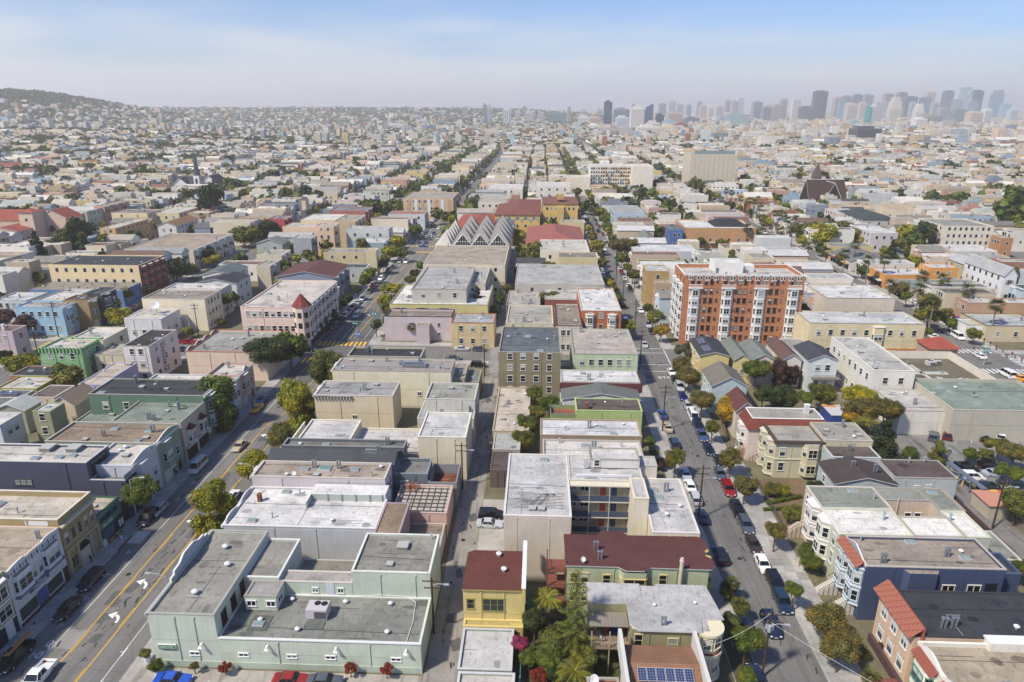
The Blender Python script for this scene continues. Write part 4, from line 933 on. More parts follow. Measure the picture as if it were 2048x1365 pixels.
# extras on table buildings
def ex(lab): return BL[lab]
for lab,(b,v) in list(BL.items()):
 if 'notched parapet' in lab:
  m = MB(); cm = mat('wall',v.wall)
  for i in range(13): x = v.x0 + (v.x1 - v.x0) * i / 12; m.box(x - .16,v.y0 - .3,v.h - 1.1,x + .16,v.y0 - .06,v.h + .5,cm)
  for i in range(11): y = v.y0 + (v.y1 - v.y0) * i / 10; m.box(v.x1 + .06,y - .16,v.h - .8,v.x1 + .28,y + .16,v.h + .5,cm)
  b.part('battlement',m)
 if 'ribbed grey roof' in lab: roof_item('duct',b.root,(5,-1,v.deck),0,1.0)
 if 'satellite dish on its roof' in lab: roof_item('dish',b.root,(1,1,v.deck),0,3.6)
 if 'blue tarpaulin' in lab:
  m = MB(); rr = random.Random(4)
  for i in range(46):
   x,y = v.x0 + 10.5 + rr.random() * 5,v.y0 + .8 + rr.random() * 3; a = rr.random() * 3; s_ = .15 + rr.random() * .3
   m.box(x - s_,y - s_ * .5,v.deck,x + s_,y + s_ * .5,v.deck + .1 + rr.random() * .3,mat('plain',rr.choice(('d8d4cc','6a4a3c','8c8078','3c3430'))))
  b.part('rubble',m,kind='stuff'); m = MB(); bl = mp('1c4c9c')
  m.face([(v.x0 + 10.4,v.y0 + .6,v.deck + .1),(v.x0 + 13.2,v.y0 + .55,v.deck + .12),(v.x0 + 12.6,v.y0 + 1.5,v.deck + .55)],bl); m.face([(v.x0 + 10.4,v.y0 + .6,v.deck + .1),(v.x0 + 12.6,v.y0 + 1.5,v.deck + .55),(v.x0 + 10.9,v.y0 + 1.9,v.deck + .2)],bl); b.part('tarpaulin',m)
 if 'lime green sided' in lab:
  m = MB(); x0,x1,y0,y1 = v.x0 - 5.4,v.x0 - .05,v.y0,v.y0 + 4.6; m.box(x0,y0,0,x1,y1,7.2,mat('siding','b2cb74'),top=mat('roof','a85c44')); 
  for a in ((x0,y0,x1,y0 + .12),(x0,y1 - .12,x1,y1),(x0,y0 + .12,x0 + .12,y1 - .12)): m.box(a[0],a[1],7.2,a[2],a[3],8.2,mat('wall','8a9a5c'),top=mp('4c90b8'))
  b.part('terrace',m)
 if 'brick strip' in lab:
  for k in range(9): b.win(v,'E',v.W('E') * .42,1.6 + k * .9,1.3,.7,'pair')
 if 'curved parapet and garage' in lab: curve_parapet(b,v,'E',scallop(v.W('E'),v.h,1,.9),v.wall)
 if 'with arched window' in lab: curve_parapet(b,v,'E',scallop(v.W('E'),v.h,1,.9),v.wall)
 if 'red edged' in lab:
  for f,n in (('E',3),('W',4)): curve_parapet(b,v,f,scallop(v.W(f),v.h,n,.7),'c8684a')
  for i in range(7): b.win(v,'E',1.5 + i * 2.6,4.8,1.2,1.5)
 if 'pointed parapet' in lab: curve_parapet(b,v,'E',[(0,v.h),(2.8,v.h),(4.4,v.h + 1.1),(6,v.h),(v.W('E'),v.h)],v.wall)
 if 'roof ducts' in lab: roof_item('duct',b.root,(4,.5,v.deck),0,1.0)
 if 'bracketed cornice' in lab:
  m = MB(); 
  for i in range(12): x = v.x0 + .3 + i * .72; m.box(x - .09,v.y0 - .45,v.h - .8,x + .09,v.y0 - .01,v.h - .06,mp('e0d4b8'))
  m.box(v.x0 - .3,v.y0 - .55,v.h - .05,v.x0 + 8.6,v.y0 - .06,v.h + .06,mat('roof','b1b0b0')); b.part('brackets',m)
 if 'orange shopfront' in lab:
  b.slab(v,'S',v.W('S') * .60,v.W('S') - .2,.2,3.6,.02,.18,'d8862c','shopfront'); b.slab(v,'S',v.W('S') * .62,v.W('S') * .9,.3,2.4,.19,.3,'c0a040','painted_panel'); b.slab(v,'S',v.W('S') * .78,v.W('S') * .9,2.6,3.1,.31,1.1,'7c2430','awning')
  b.bay(v,'S',v.W('S') * .60,3.4,.7,4.4,v.h - 1,1)
def add_building(name,lab,vols,cat='house'):
 b = B(name,lab,vols,cat)
 for v in vols: FOOT.append((v.x0 - 1,v.y0 - 1,v.x1 + 1,v.y1 + 1))
 return b
# ------------------------------------------------------------------ the nearest buildings, one by one
def stair(mb,x0,y0,z0,x1,y1,z1,n,wid,m,axis):   # straight flight; axis 'x' or 'y' is the walking direction
 for i in range(n):
  a,c = i / n,(i + 1) / n; z = z0 + (z1 - z0) * c
  if axis == 'x': xa,xb = x0 + (x1 - x0) * a,x0 + (x1 - x0) * c; mb.box(min(xa,xb),y0,0.13,max(xa,xb),y0 + wid,z,m)
  else: ya,yb = y0 + (y1 - y0) * a,y0 + (y1 - y0) * c; mb.box(x0,min(ya,yb),.13,x0 + wid,max(ya,yb),z,m)
MINT = 'c4d2c2'
# mint green building, bottom centre
vA = V(-49.9,69.8,-41.1,88.2,8.5,0,MINT,'a09e96',.3,wk='siding',cop='a8a8a4')
vB = V(-41.08,69.8,-14.6,78.5,4.9,0,MINT,'8e928c',.12,wk='siding',cop='d0d8d4')
vC = V(-25.6,78.55,-14.6,87.6,9.0,0,MINT,'a09e96',.25,wk='siding',cop='d8dcd8')
vD = V(-41.05,78.55,-36.0,87.6,7.6,0,'c8d0cc','a09e96',.25,wk='siding',cop='d8dcd8')
vE = V(-35.95,78.55,-25.65,81.0,7.0,0,MINT,'b4aeac',.08,wk='siding')
vF = V(-35.9,81.05,-25.65,87.6,4.0,0,'b0aca4','9a948a',.1)
vG = V(-39.6,75.2,-35.2,78.45,7.1,4.85,MINT,'a8a6a8',.06,wk='siding')
b = add_building('commercial_building','long mint green sided building with stepped false front and grey roofs at bottom',[vA,vB,vC,vD,vE,vF,vG],'building')
for u in (3.4,9.9,16.3,21.4,30): b.win(V(-49.9,69.8,-14.6,78,5),'S',u + 2.0,2.1,1.15,.45,'pair','f0f0ee')
for u in (2.3,5.2,8.2): b.win(vA,'E',u,5.3,1.3,2.0,'pairs','7a3c34',pm=4)
for u in (.9,3.6): b.win(vG,'S',u,5.6,1.1,.8,'pair','f0f0ee')
b.win(vG,'E',1.2,5.6,1.2,.9,'pair','f0f0ee'); b.win(vD,'E',4,4.8,.9,1.5); 
for u in (5.0,8.6): b.win(vE,'S',u,5.4,.7,.7,'pair','f0f0ee')
b.slab(vE,'S',6.6,7.7,4.95,6.95,.01,.06,'d4d8dc','door')
m = MB(); m.box(-41,69.66,4.88,-14.5,69.8,5.02,WHITE); b.part('gutter',m)
m = MB(); m.box(-49.95,69.7,.1,-14.55,69.795,1.1,mat('siding','b2c4b4')); b.part('wainscot',m)
pp = [(0,8.5),(9.5,8.5),(9.8,9.0),(10.6,9.0),(10.9,9.5),(12.2,9.9),(13.4,10.3),(14.2,9.9),(15.4,9.6),(16.0,9.1),(16.8,9.1),(17.0,8.6),(18.4,8.6)]
pp = [(18.4 - u - 0,z) for u,z in pp][::-1]; pp = [(0.0,8.55),(1.6,8.55),(1.7,9.1),(2.6,9.1),(2.7,9.6),(4.2,9.7),(5.6,10.4),(8.4,10.4),(9.8,9.7),(11.3,9.6),(11.4,9.1),(12.3,9.1),(12.4,8.55),(18.4,8.55)]
curve_parapet(b,vA,'W',pp,'aab4c8',.3,8.2); b.facade(vA,'W','plain',2)
for x,y,k in ((-45.6,74,'turbine'),(-43.8,80,'turbine'),(-45.9,84,'turbine')): roof_item(k,b.root,(x - b.O[0],y - b.O[1],vA.deck),0,1.3)
for x,y,k,r_ in ((-36.8,73.2,'turbine',0),(-33.9,77.3,'turbine',0),(-31.2,71.6,'turbine',0),(-26.3,77.1,'turbine',0),(-20,77,'turbine',0),(-19.3,71.6,'turbine',0),(-29.3,74.6,'ac',0),(-36.8,72.5,'skylight',0)):
 roof_item(k,b.root,(x - b.O[0],y - b.O[1],vB.deck),r_,1.35 if k == 'ac' else 1.0)
m = MB(); gm = mat('roof','6f7775'); m.box(-38.0,71.4,vB.deck,-35.4,74.2,vB.deck + .1,gm); m.box(-30.6,71.9,vB.deck,-28.0,73.4,vB.deck + .1,gm); b.part('roof_curb',m)
roof_item('hatch',b.root,(-19.5 - b.O[0],84.6 - b.O[1],vC.deck),0,1.5); roof_item('hatch',b.root,(-20.6 - b.O[0],80.5 - b.O[1],vC.deck),0,.9); roof_item('pipe',b.root,(-15.6 - b.O[0],86.8 - b.O[1],vC.deck)); roof_item('skylight2',b.root,(-33.6 - b.O[0],83.4 - b.O[1],vF.deck))
m = MB(); m.path([(-16.5,69.9,4.95),(-16.3,74,4.95),(-16.6,77.5,4.95),(-18,78.3,5.3),(-22,78.3,5.4),(-25,78.3,5.0),(-35,78.3,5.0)],.04,WHITE,5); b.part('conduit',m)
for x in (-43.3,-34.6,-25.6,-16.5):
 m = MB(); m.box(x - .1,69.2,4.0,x + .1,69.78,4.1,WHITE); m.face([(x - .28,69.0,3.75),(x + .28,69.0,3.75),(x + .12,69.6,4.15),(x - .12,69.6,4.15)],WHITE); m.box(x - .25,69.0,3.7,x + .25,69.4,3.78,WHITE); b.part('wall_lamp',m)
m = MB(); m.box(-49.2,69.6,3.0,-46.8,69.78,3.75,mp('e4e4e0')); m.box(-49.1,69.56,3.08,-46.9,69.6,3.67,mp('1f6a3c')); sg = b.part('sign_board',m)
scribble(b.root,(-48 - b.O[0],69.55 - b.O[1],3.38),0,1.9,.5,2,(.45,.6,.4)); scribble(b.root,(-47.7 - b.O[0],69.78 - b.O[1],2.72),0,1.9,.22,1,(.05,.06,.05))
b.finish()
# two-storey store with a church outreach name board
v = V(-100,75.5,-72.8,86.4,9.5,0,'d2d4dc','b8a894',.15,cop='d0b8a0'); b = add_building('shop_building','white two-storey shop with curved bays, blue name board and long show windows',[v],'shop')
v2 = v
for u,w_ in ((2.4,3.4),(8.3,3.4)): b.bay(v,'E',u,w_,.55,5.0,8.2,1,'dcdfe6','d4dae2',cornice=False)
for u in (4.7,6.0): b.win(v,'E',u,5.4,.8,1.7)
m = MB(); dk = mp('5f7a94')
for u in np.arange(.5,10.4,1.15):
 p = v.P('E',u,.1,8.55); m.box(p[0],p[1] - .3,8.5,p[0] + .05,p[1] + .3,9.1,dk); m.box(p[0],p[1] - .12,8.35,p[0] + .07,p[1] + .12,9.2,mp('e0e4ea'))
b.part('frieze',m)
for u0,u1 in ((.5,3.9),(6.4,10.2)):
 b.slab(v,'E',u0,u1,4.75,4.98,0,.75,'6c8098','balcony_ledge')
b.slab(v,'E',3.0,7.0,3.7,4.7,.01,.12,'4a6288','sign_board')
text_part('TEEN',.38,b.root,(v.x1 + .15 - b.O[0],v.y0 + 5.0 - b.O[1],4.45),pi / 2,(.75,.78,.8)); text_part('CHALLENGE',.50,b.root,(v.x1 + .15 - b.O[0],v.y0 + 5.0 - b.O[1],4.02),pi / 2,(.75,.78,.8))
for u0,u1 in ((.6,4.0),(6.2,9.4)): b.slab(v,'E',u0,u1,.9,2.9,.01,.05,'3c4644','show_window','glass'); b.slab(v,'E',u0 - .1,u1 + .1,2.9,3.1,.01,.12,'e0e2e4','lintel')
b.slab(v,'E',4.1,6.1,.13,3.0,.01,.05,'4c68a0','blue_door_panel'); b.slab(v,'E',.3,9.6,.13,.6,.051,.10,'6c3028','red_plinth'); b.slab(v,'E',9.8,10.8,.13,2.8,.01,.05,'4a3030','door')
curve_parapet(b,v,'E',[(u,9.5 + .35 * abs(sin(pi * u / 5.45)) * (1 if (u < 3.6 or u > 7.2) else .2)) for u in np.linspace(0,10.9,30)],'d2d4dc'); b.vents(v,5); b.finish()
v = V(-98,62,-72.8,75.42,10,0,'9aa47c','b8a894',.2); b = add_building('row_house','olive green house over a navy ground floor at bottom left corner',[v])
b.slab(v,'E',0,13.4,.13,3.6,.01,.06,'27344c','ground_front'); b.bay(v,'E',11.0,3.6,.9,3.7,9.4,2,'9aa47c'); b.bay(v,'E',4,3.6,.9,3.7,9.4,2,'9aa47c'); b.slab(v,'E',11.2,12.6,.2,2.8,.061,.1,'d8dce4','shop_door'); b.finish()
# ornate tan building
v = V(-92,86.6,-72.8,94.6,10.7,0,'a8935f','cfc6ba',.9,cop='ddd4c4'); b = add_building('commercial_building','ornate two-storey tan building with arched upper windows and stained white roof',[v],'building')
for i in range(5): b.win(v,'E',.95 + i * 1.55,5.9,.85,1.9,'arch','c0ac80')
b.slab(v,'E',-.1,8.1,9.3,9.6,0,.7,'d8c8a0','cornice'); b.slab(v,'E',0,8,8.9,9.28,0,.35,'b09c70','frieze'); b.slab(v,'E',0,8,4.6,5.0,0,.3,'b8a478','belt_course')
for u in (.1,2.3,5.4,7.5): b.slab(v,'E',u,u + .45,.2,4.55,.01,.28,'b8a680','pilaster')
m = MB(); n = 10
pts = [v.P('E',4.0 + 1.35 * cos(pi * i / n),.06,2.9 + 1.35 * sin(pi * i / n)) for i in range(n + 1)]; m.face(pts,PANES[0]); b.part('arched_transom',m)
b.slab(v,'E',2.9,5.2,.15,2.85,.01,.08,'c8c4b4','double_door'); b.win(v,'E',1.5,1.2,1.2,2.0,'pairs','c0ac80'); b.win(v,'E',6.5,1.2,1.3,2.6,'pairs','c0ac80')
b.slab(v,'S',14,17.6,9.6,10.4,.01,.04,'e4e4e0','wall_patch'); roof_item('skylight2',b.root,(-4,1,v.deck)); roof_item('pipe',b.root,(1,-1,v.deck)); roof_item('pipe',b.root,(-5,-2,v.deck)); b.finish()
# green studio
v = V(-84,94.7,-72.8,101.0,5.9,0,'5c8a6c','cbbca8',.2,cop='2f5a4c'); b = add_building('shop_building','low green studio with the word PILATES on its front and an orange bench',[v],'shop')
b.slab(v,'E',0,6.3,.13,2.9,.01,.06,'27505a','lower_front'); b.slab(v,'E',.6,3.4,.8,2.5,.061,.1,'48606c','show_window','glass'); b.slab(v,'E',3.8,4.6,.2,2.4,.061,.1,'20384c','door')
for i in range(3): b.win(v,'E',1.2 + i * 1.7,4.2,1.3,.9,'pair','4a6a88')
for u in (4.9,5.6): b.slab(v,'E',u,u + .5,.7,2.0,.061,.1,'e0e4e8','poster')
text_part('PILATES',.75,b.root,(v.x1 + .08 - b.O[0],v.y0 + 2.3 - b.O[1],3.3),pi / 2,(.8,.8,.75)); b.vents(v,1); b.finish()
# slate house
vA = V(-108,103.5,-79.2,110.0,11,0,'4f5470','d6d1cc',.35,wk='siding',cop='c8c8cc'); vB = V(-79.15,103.5,-72.8,110.0,7.6,0,'4f5470','8c8c94',.5,wk='siding',cop='b8b8c0')
vC = V(-92,101.05,-73.4,103.45,4.2,0,'484c60','6c6c70',.2,wk='siding')
b = add_building('row_house','dark slate blue modern house with white roof and glass fronted balcony',[vA,vB,vC])
b.win(vA,'E',3.2,8.0,4.2,2.4,'pair','30343c',pm=0); b.win(vB,'E',3.2,4.4,3.6,2.5,'pair','30343c',pm=0); b.win(vB,'E',3.0,1.2,3.2,2.2,'pair','30343c',pm=0)
b.win(vA,'S',16.5,6.3,3.2,1.2,'trip','3a4a44'); roof_item('skylight',b.root,(4,-1.6,vA.deck)); roof_item('skylight',b.root,(8,-1.1,vA.deck)); roof_item('skylight',b.root,(10,-.4,vA.deck)); roof_item('hatch',b.root,(4,1.8,vA.deck),0,2); roof_item('hatch',b.root,(9,1.8,vA.deck),0,2)
m = MB(); m.box(-73.0,103.6,7.6,-72.9,109.9,8.5,mat('glass','7a8890',.1,1)); b.part('balustrade',m); b.finish()
# east side of the wide street, going away
v = V(-50,91.8,-25.4,103.6,6.9,0,'b8bcc4','e4e3e6',.25,cop='dcdce0'); v2 = V(-36.5,97.2,-25.8,99.8,6.6,5.0,'b9c4bc','c0c0c0',.05)
b = add_building('commercial_building','broad white roofed building with long sunken light well behind mint green building',[v],'building')
m = MB(); wm = mat('siding','b4beb8'); x0,x1,y0,y1,z = -38.5,-26.2,97.2,100.0,v.deck
m.box(x0,y1,z,x1,y1 + .25,z + 1.3,wm,top=WHITE); m.box(x0,y0 + .25,z,x0 + .25,y1,z + 1.3,wm,top=WHITE)
for i in range(4): m.tube((x0 + 3 + i * 2.4,y1 - .15,z),(x0 + 3 + i * 2.4,y1 - .15,z + 1.5),.07,.07,GALV,6)
b.part('light_well_wall',m); m = MB(); m.box(x0,y1 + .26,z,x1 + .6,v.y1 - .3,z + 1.28,mp('d8d8da'),top=mat('roof','e4e3e6')); b.part('raised_roof',m)
roof_item('chimney',b.root,(-47 + 37.7,99.4 - 97.7,v.deck),0,.9)
for x,y,k in ((-46,93.5,'skylight'),(-43,94.5,'pipe'),(-43.5,102.3,'skylight'),(-33,94,'turbine'),(-41,102,'pipe')): roof_item(k,b.root,(x + 37.7,y - 97.7,v.deck))
b.facade(v,'W','v2'); b.slab(v,'S',6,24.4,0.2,6.5,.01,.04,'c4c8d0','white_wall','siding'); curve_parapet(b,v,'W',scallop(v.W('W'),v.h,2,.6),'c8c8d0'); b.finish()
v = V(-50,103.7,-26.4,109.3,8.9,0,'c8c0c8','b3a494',.25,cop='c8c0b4'); b = add_building('row_house','house with flat beige roof, white skylight and pale pink east wing',[v])
for x,y,k in ((-41.5,106.8,'skylight'),(-40,107.5,'pipe2'),(-38,107.2,'skylight2'),(-35.5,107.4,'pipe2'),(-32.5,107,'skylight'),(-38.8,104.8,'hatch'),(-44,104.6,'turbine'),(-29,105,'pipe'),(-28,108,'turbine'),(-42.6,104.3,'dish')): roof_item(k,b.root,(x + 38.2,y - 106.5,v.deck),0,1.0)
b.facade(v,'W','v2',1); b.grid(v,'E',3,2,.9,1.3); b.finish()
DG = '66717a'
vA = V(-49.5,109.6,-26.4,115.6,8.2,0,DG,'565b62',.2,'gable',1.5,'siding','shingle',None,'x'); vB = V(-49.0,115.9,-25.4,119.0,8.6,0,DG,'82827e',.5,'flat',wk='siding',cop='8c9094')
vC = V(-26.3,109.6,-20.0,115.5,6.6,0,'6f7c88','8a8c8c',.6,'flat',wk='siding',cop='8894a0')
b = add_building('row_house','slate grey victorian with shingle ridge roof, clerestory windows and timber deck wing',[vA,vB,vC])
b.facade(vA,'W','v2',1)
for i in range(5): b.win(vA,'S',2 + i * 2.2,6.6,1.6,.7,'pair','8c98ac')
b.win(vC,'S',2,4.2,1.3,.9,'pair','f0f0ee'); roof_item('skylight',b.root,(7,.2,9.0),0,1.6); roof_item('pipe2',b.root,(8.5,0,9.2)); roof_item('pipe2',b.root,(9,5.2,vB.deck)); roof_item('turbine',b.root,(-8,4.6,vB.deck)); roof_item('skylight',b.root,(-3,4.8,vB.deck)); b.finish()
# open building works by the alley
root = empty('building_shell',(-17.5,112.5,0),0,'roofless grey shell beside the alley with exposed red brown timber joists','building shell'); O = (-17.5,112.5,0)
m = MB(); x0,x1,y0,y1 = -19.9,-14.6,109.2,116.2
for a in ((x0,y0,x1,y0 + .25),(x0,y1 - .25,x1,y1),(x0,y0 + .25,x0 + .25,y1 - .25),(x1 - .25,y0 + .25,x1,y1 - .25)): m.box(a[0],a[1],0,a[2],a[3],5.2,mat('wall','8a8c94'))
m.build('wall',root,O); jm = mat('plain','a0593c',.8)
for i in range(14): q = MB(); q.box(x0 + .3,y0 + .4 + i * .46,3.2,x1 - .3,y0 + .46 + i * .46,3.4,jm); q.build('joist',root,O)
q = MB()
for i in range(9): q.box(x0 + .5 + i * .25,y0 + 1.2 + i * .5,3.45 + (i % 3) * .05,x0 + 2.4 + i * .2,y0 + 1.32 + i * .5,3.55 + (i % 3) * .05,mp('b4704c'))
q.build('loose_planks',root,O,kind='stuff'); FOOT.append((x0,y0,x1,y1))
v = V(-24.6,99.5,-15.2,108.6,5.0,0,'cfa9a0','d2cac2',.3,wk='wall',cop='c8aca4'); b = add_building('garage','low pink alley garage with gridded white roof battens and red scrap heap',[v],'garage')
m = MB(); gm = mp('6c5a50')
for i in range(8): m.box(v.x0 + .8 + i * 1.1,v.y0 + .5,v.deck,v.x0 + .88 + i * 1.1,v.y1 - .5,v.deck + .16,gm)
for i in range(7): m.box(v.x0 + .5,v.y0 + .8 + i * 1.2,v.deck + .161,v.x1 - .5,v.y0 + .92 + i * 1.2,v.deck + .25,gm)
b.part('roof_battens',m)
m = MB(); rr = random.Random(8)
for i in range(24): x,y = v.x0 + 1.2 + rr.random() * 1.6,v.y1 - 2.6 + rr.random() * 2; a = rr.random() * 3; m.tube((x,y,v.deck + .2),(x + 1.4 * cos(a),y + 1.4 * sin(a),v.deck + .3 + rr.random() * .9),.05,.05,mp('a4583c'),4)
b.part('scrap_timber',m,kind='stuff'); b.finish()
v = V(-24.6,92,-15.4,99.2,3.2,0,'cdb4a8','9a8c80',.3); b = add_building('garage','low walled alley yard with pink gate north of the green sided corner',[v],'garage'); b.finish()
v = V(-25.2,88.4,-21.2,98.6,7.4,0,'a8949c','a08870',.1,'flat',wk='siding'); b = add_building('house_wing','narrow wing with tan brown roof between white roof and alley garages',[v]); b.grid(v,'E',3,1,.9,1.3); b.finish()
WC = 'dad0b6'
vA = V(-48.0,119.3,-37.4,130.5,7.2,0,WC,'d6d4d6',.25,cop='e0dcd0'); vB = V(-37.35,119.3,-23.2,130.5,5.4,0,WC,'d4d0d0',.3,cop='e0dcd0'); vC = V(-23.15,118.6,-13.8,130.0,9.6,0,WC,'d8d8da',.2,cop='e0dcd0')
b = add_building('warehouse','cream warehouse with three white roofs at two levels and two ridged skylights',[vA,vB,vC],'warehouse')
roof_item('skylight2',b.root,(-33.2 - b.O[0],123 - b.O[1],vB.deck),0,1.3); roof_item('skylight2',b.root,(-27.6 - b.O[0],123.2 - b.O[1],vB.deck),0,1.3)
m = MB(); m.face([(-50,118.9,0),(-49.7,118.9,0),(-49.7,118.9,5.0),(-50,118.9,5.0)],mat('wall',WC)); m.box(-50,119.0,0,-49.7,131,6.4,mat('wall',WC),top=WHITE); m.box(-49.69,119.0,0,-48.05,119.3,6.0,mat('wall',WC)); b.part('street_wall',m); b.finish()
# pale pink hall at the crossing
v = V(-48.5,203.5,-27.2,212,8.2,0,'cdbcc4','9a8c7c',.6,'flat',wk='siding',cop='3c3634'); v2 = V(-38.0,200.6,-34.0,203.45,6.2,0,'cdbcc4','9a8c7c',.1,wk='siding')
b = add_building('hall','pale pink sided hall with black edged curving parapet at the zebra crossing',[v,v2],'hall')
b.win(v,'S',8,4.6,1.1,1.6); b.win(v,'S',17.2,5.0,.9,1.2); b.win(v,'S',17.2,2.0,.9,1.0); b.slab(v,'W',0,8.5,.2,8,.01,.1,'dccdb8','cream_front'); curve_parapet(b,v,'N',scallop(21.3,v.h,3,.5),'4a4240'); b.vents(v,4); b.finish()
# --- centre: motel with galleries
vL = V(-4.9,88.6,5.3,108.0,12,0,'ddd0c2','d0cfd2',.12,cop='d8d6d6'); vR = V(17.6,88.7,24.6,104.5,9.6,0,'ddd0b8','cdccd0',.15,cop='d8d6d6'); vBk = V(5.35,99.4,17.55,108.0,12,0,'ccbca0','d0cfd2',.1)
vT = V(15.2,93.2,17.5,99.35,12.6,0,'e0d4bc','d6d4d6',.1); vH = V(9.0,103.6,17.4,107.8,13.6,12.02,'d8d6d6','d8d8da',.2); vX = V(17.6,104.55,20.6,108.0,12,0,'d8d0c4','d0cfd2',.12)
b = add_building('apartment_building','white roofed four-storey courtyard apartments with open galleries and orange doors',[vL,vR,vBk,vT,vH,vX],'apartment building')
for k in range(4):
 z = .3 + k * 2.95; m = MB(); m.box(5.35,97.9,z + 2.55,15.15,99.35,z + 2.75,mp('e0d4b8')); b.part('gallery',m)
 if k: 
  m = MB(); m.box(5.35,97.95,z - .2,15.15,98.0,z + .8,mp('4c5c74')); rail(m,[(5.4,97.92,z - .2),(15.1,97.92,z - .2)],1.1,mp('66748a'),.35,.02); b.part('gallery_railing',m)
 for u,w_,c_ in ((5.2,.95,'c0562c'),(7.0,.95,'4a6080')): b.slab(vBk,'S',u,u + w_,z,z + 2.1,.01,.05,c_,'door')
 b.win(vBk,'S',.8,z + 1.0,.9,.8,'pair'); b.win(vBk,'S',2.6,z + 1.0,1.3,.8,'pair'); b.slab(vBk,'S',9.2,10.1,z + .8,z + 1.5,.01,.06,'d8d0bc','vent_box')
 for x in (8.6,11.9): m = MB(); m.box(x,97.9,z - .2,x + .08,97.98,z + 2.55,WHITE); b.part('post',m)
m = MB(); dk = mp('4a4644')
for i in range(11): y = 91.0 + i * .42; m.box(-3.6 + (i % 3) * .5,y,vL.deck + .01,4.2 - (i % 2) * 1.1,y + .045,vL.deck + .05,dk)
for x in (-.2,.9): m.path([(x - .6,91.6,vL.deck + .3),(x + .9,94.2,vL.deck + .35),(x + 2.1,94.6,vL.deck + .3)],.07,dk,6)
b.part('roof_pipes',m); roof_item('hatch',b.root,(-.6 - b.O[0],90.6 - b.O[1],vL.deck)); roof_item('hatch',b.root,(.8 - b.O[0],90.6 - b.O[1],vL.deck)); roof_item('skylight',b.root,(1.2 - b.O[0],106 - b.O[1],vL.deck))
for x,y,k in ((19.4,101,'skylight'),(20.0,98.6,'skylight'),(21.6,100.6,'pipe2'),(23,96,'turbine'),(20.5,93.5,'turbine')): roof_item(k,b.root,(x - b.O[0],y - b.O[1],vR.deck))
b.win(vH,'S',1.2,12.4,.8,1.1); m = MB()
for i in range(8): m.box(8.0,103.3 + 0,12.1 + i * .22,8.9,103.36,12.16 + i * .22,STEEL)
b.part('roof_ladder',m); m = MB(); m.box(12,101.2,12.0,13.2,102,12.05,mp('d8c8b0')); m.box(6.5,100.6,12.0,15.8,100.8,12.4,WHITE); b.part('roof_curb',m)
b.slab(vL,'S',0.1,10.1,.1,11.8,.01,.03,'d6c8ba','boarded_wall','siding'); b.finish()
# maroon roofed house
RM = '73423e'
vA = V(4.5,81.2,24.3,88.3,8.9,0,'b9c49c',RM,.02,wk='siding',rk='shingle'); b = add_building('row_house','pale green sided house with maroon roof and yellow trimmed windows',[vA])
m = MB(); rf = mat('shingle',RM)
poly = [(4.2,81.0),(11.6,81.0),(12.6,80.2),(15.2,80.2),(16.2,81.0),(24.6,80.9),(25.3,81.6),(25.2,83.4),(24.4,84.0),(24.5,85.4),(25.3,86.0),(25.1,88.0),(24.2,88.7),(13.8,88.6),(13.0,89.6),(10.0,89.6),(9.2,88.6),(4.2,88.6)]
m.prism(poly,8.9,9.05,mp('c8c8c0'),top=rf,bottom=True); b.part('eaves_roof',m)
b.bay(vA,'S',9.4,4.2,.8,1.0,8.6,2,'b9c49c','e4c87c',cornice=False); b.bay(vA,'E',2.0,3.0,.8,2.4,8.6,2,'6a9a70','d8b040'); b.bay(vA,'E',5.4,3.0,.8,2.4,8.6,2,'6a9a70','d8b040')
for u,z in ((1.0,6.2),(2.5,6.2),(5.6,6.0),(13.5,6.2),(1.0,3.0),(2.6,3.0),(5.6,3.0)): b.win(vA,'S',u,z,.95,1.5,'sash','e2c478')
b.win(vA,'S',13.4,2.9,.9,1.3,'sash','c8602c')
for x,y in ((8.8,84.8),(9.2,82.6)): roof_item('pipe2',b.root,(x - b.O[0],y - b.O[1],9.05),0,.9)
roof_item('dish',b.root,(6.7 - b.O[0],81.6 - b.O[1],9.05)); m = MB(); m.tube((20.3,80.6,2),(20.3,80.6,10.6),.28,.28,mp('cfc4a0'),10); m.tube((20.3,80.6,10.6),(20.3,80.6,11.1),.36,.2,mp('d0b8b8'),10); b.part('flue',m)
m = MB(); dk = mp('8a4a3a')                                   # outside stair at the back
for k in range(3): m.box(1.6,81.6,2.2 + k * 2.6,4.4,84.4,2.35 + k * 2.6,dk)
for x in (1.7,4.3):
 for y in (81.7,84.3): m.box(x - .08,y - .08,0,x + .08,y + .08,9.3,mp('7a4434'))
rail(m,[(4.3,81.65,7.55),(1.7,81.65,7.55),(1.7,84.3,7.55)],1.0,dk,.3); rail(m,[(4.3,81.65,4.95),(1.7,81.65,4.95)],1.0,dk,.3); b.part('back_stair',m); b.finish()
# olive house with round bays
OW = 'a29c70'
vA = V(12.2,69.9,21.9,78.2,8.2,0,OW,'c3c3c6',.03,wk='siding'); vB = V(7.0,74.4,12.15,78.0,8.2,3.0,OW,'c3c3c6',.03,wk='siding')
b = add_building('row_house','olive house with pale grey flat roof and stacked round bays at the kerb',[vA,vB])
m = MB(); poly = [(6.7,75.9),(6.7,78.3),(22.4,78.3),(24.0,72.0),(21.0,72.0),(21.2,69.6),(15.6,69.4),(13.4,69.6),(12.2,71.0),(12.0,75.9)]; poly = [(7.0,75.6),(12.0,75.6),(12.0,70.6),(13.0,69.5),(20.9,69.5),(21.1,71.7),(24.1,71.9),(23.2,78.4),(16.4,78.4),(16.4,76.9),(14.2,76.9),(14.2,78.4),(7.0,78.4)]
m.prism(poly,8.2,8.38,mp('d4d2cc'),top=mat('roof','c3c3c6'),bottom=True); b.part('eaves_roof',m)
m = MB(); cx_,cy_,n = 21.9,71.0,14
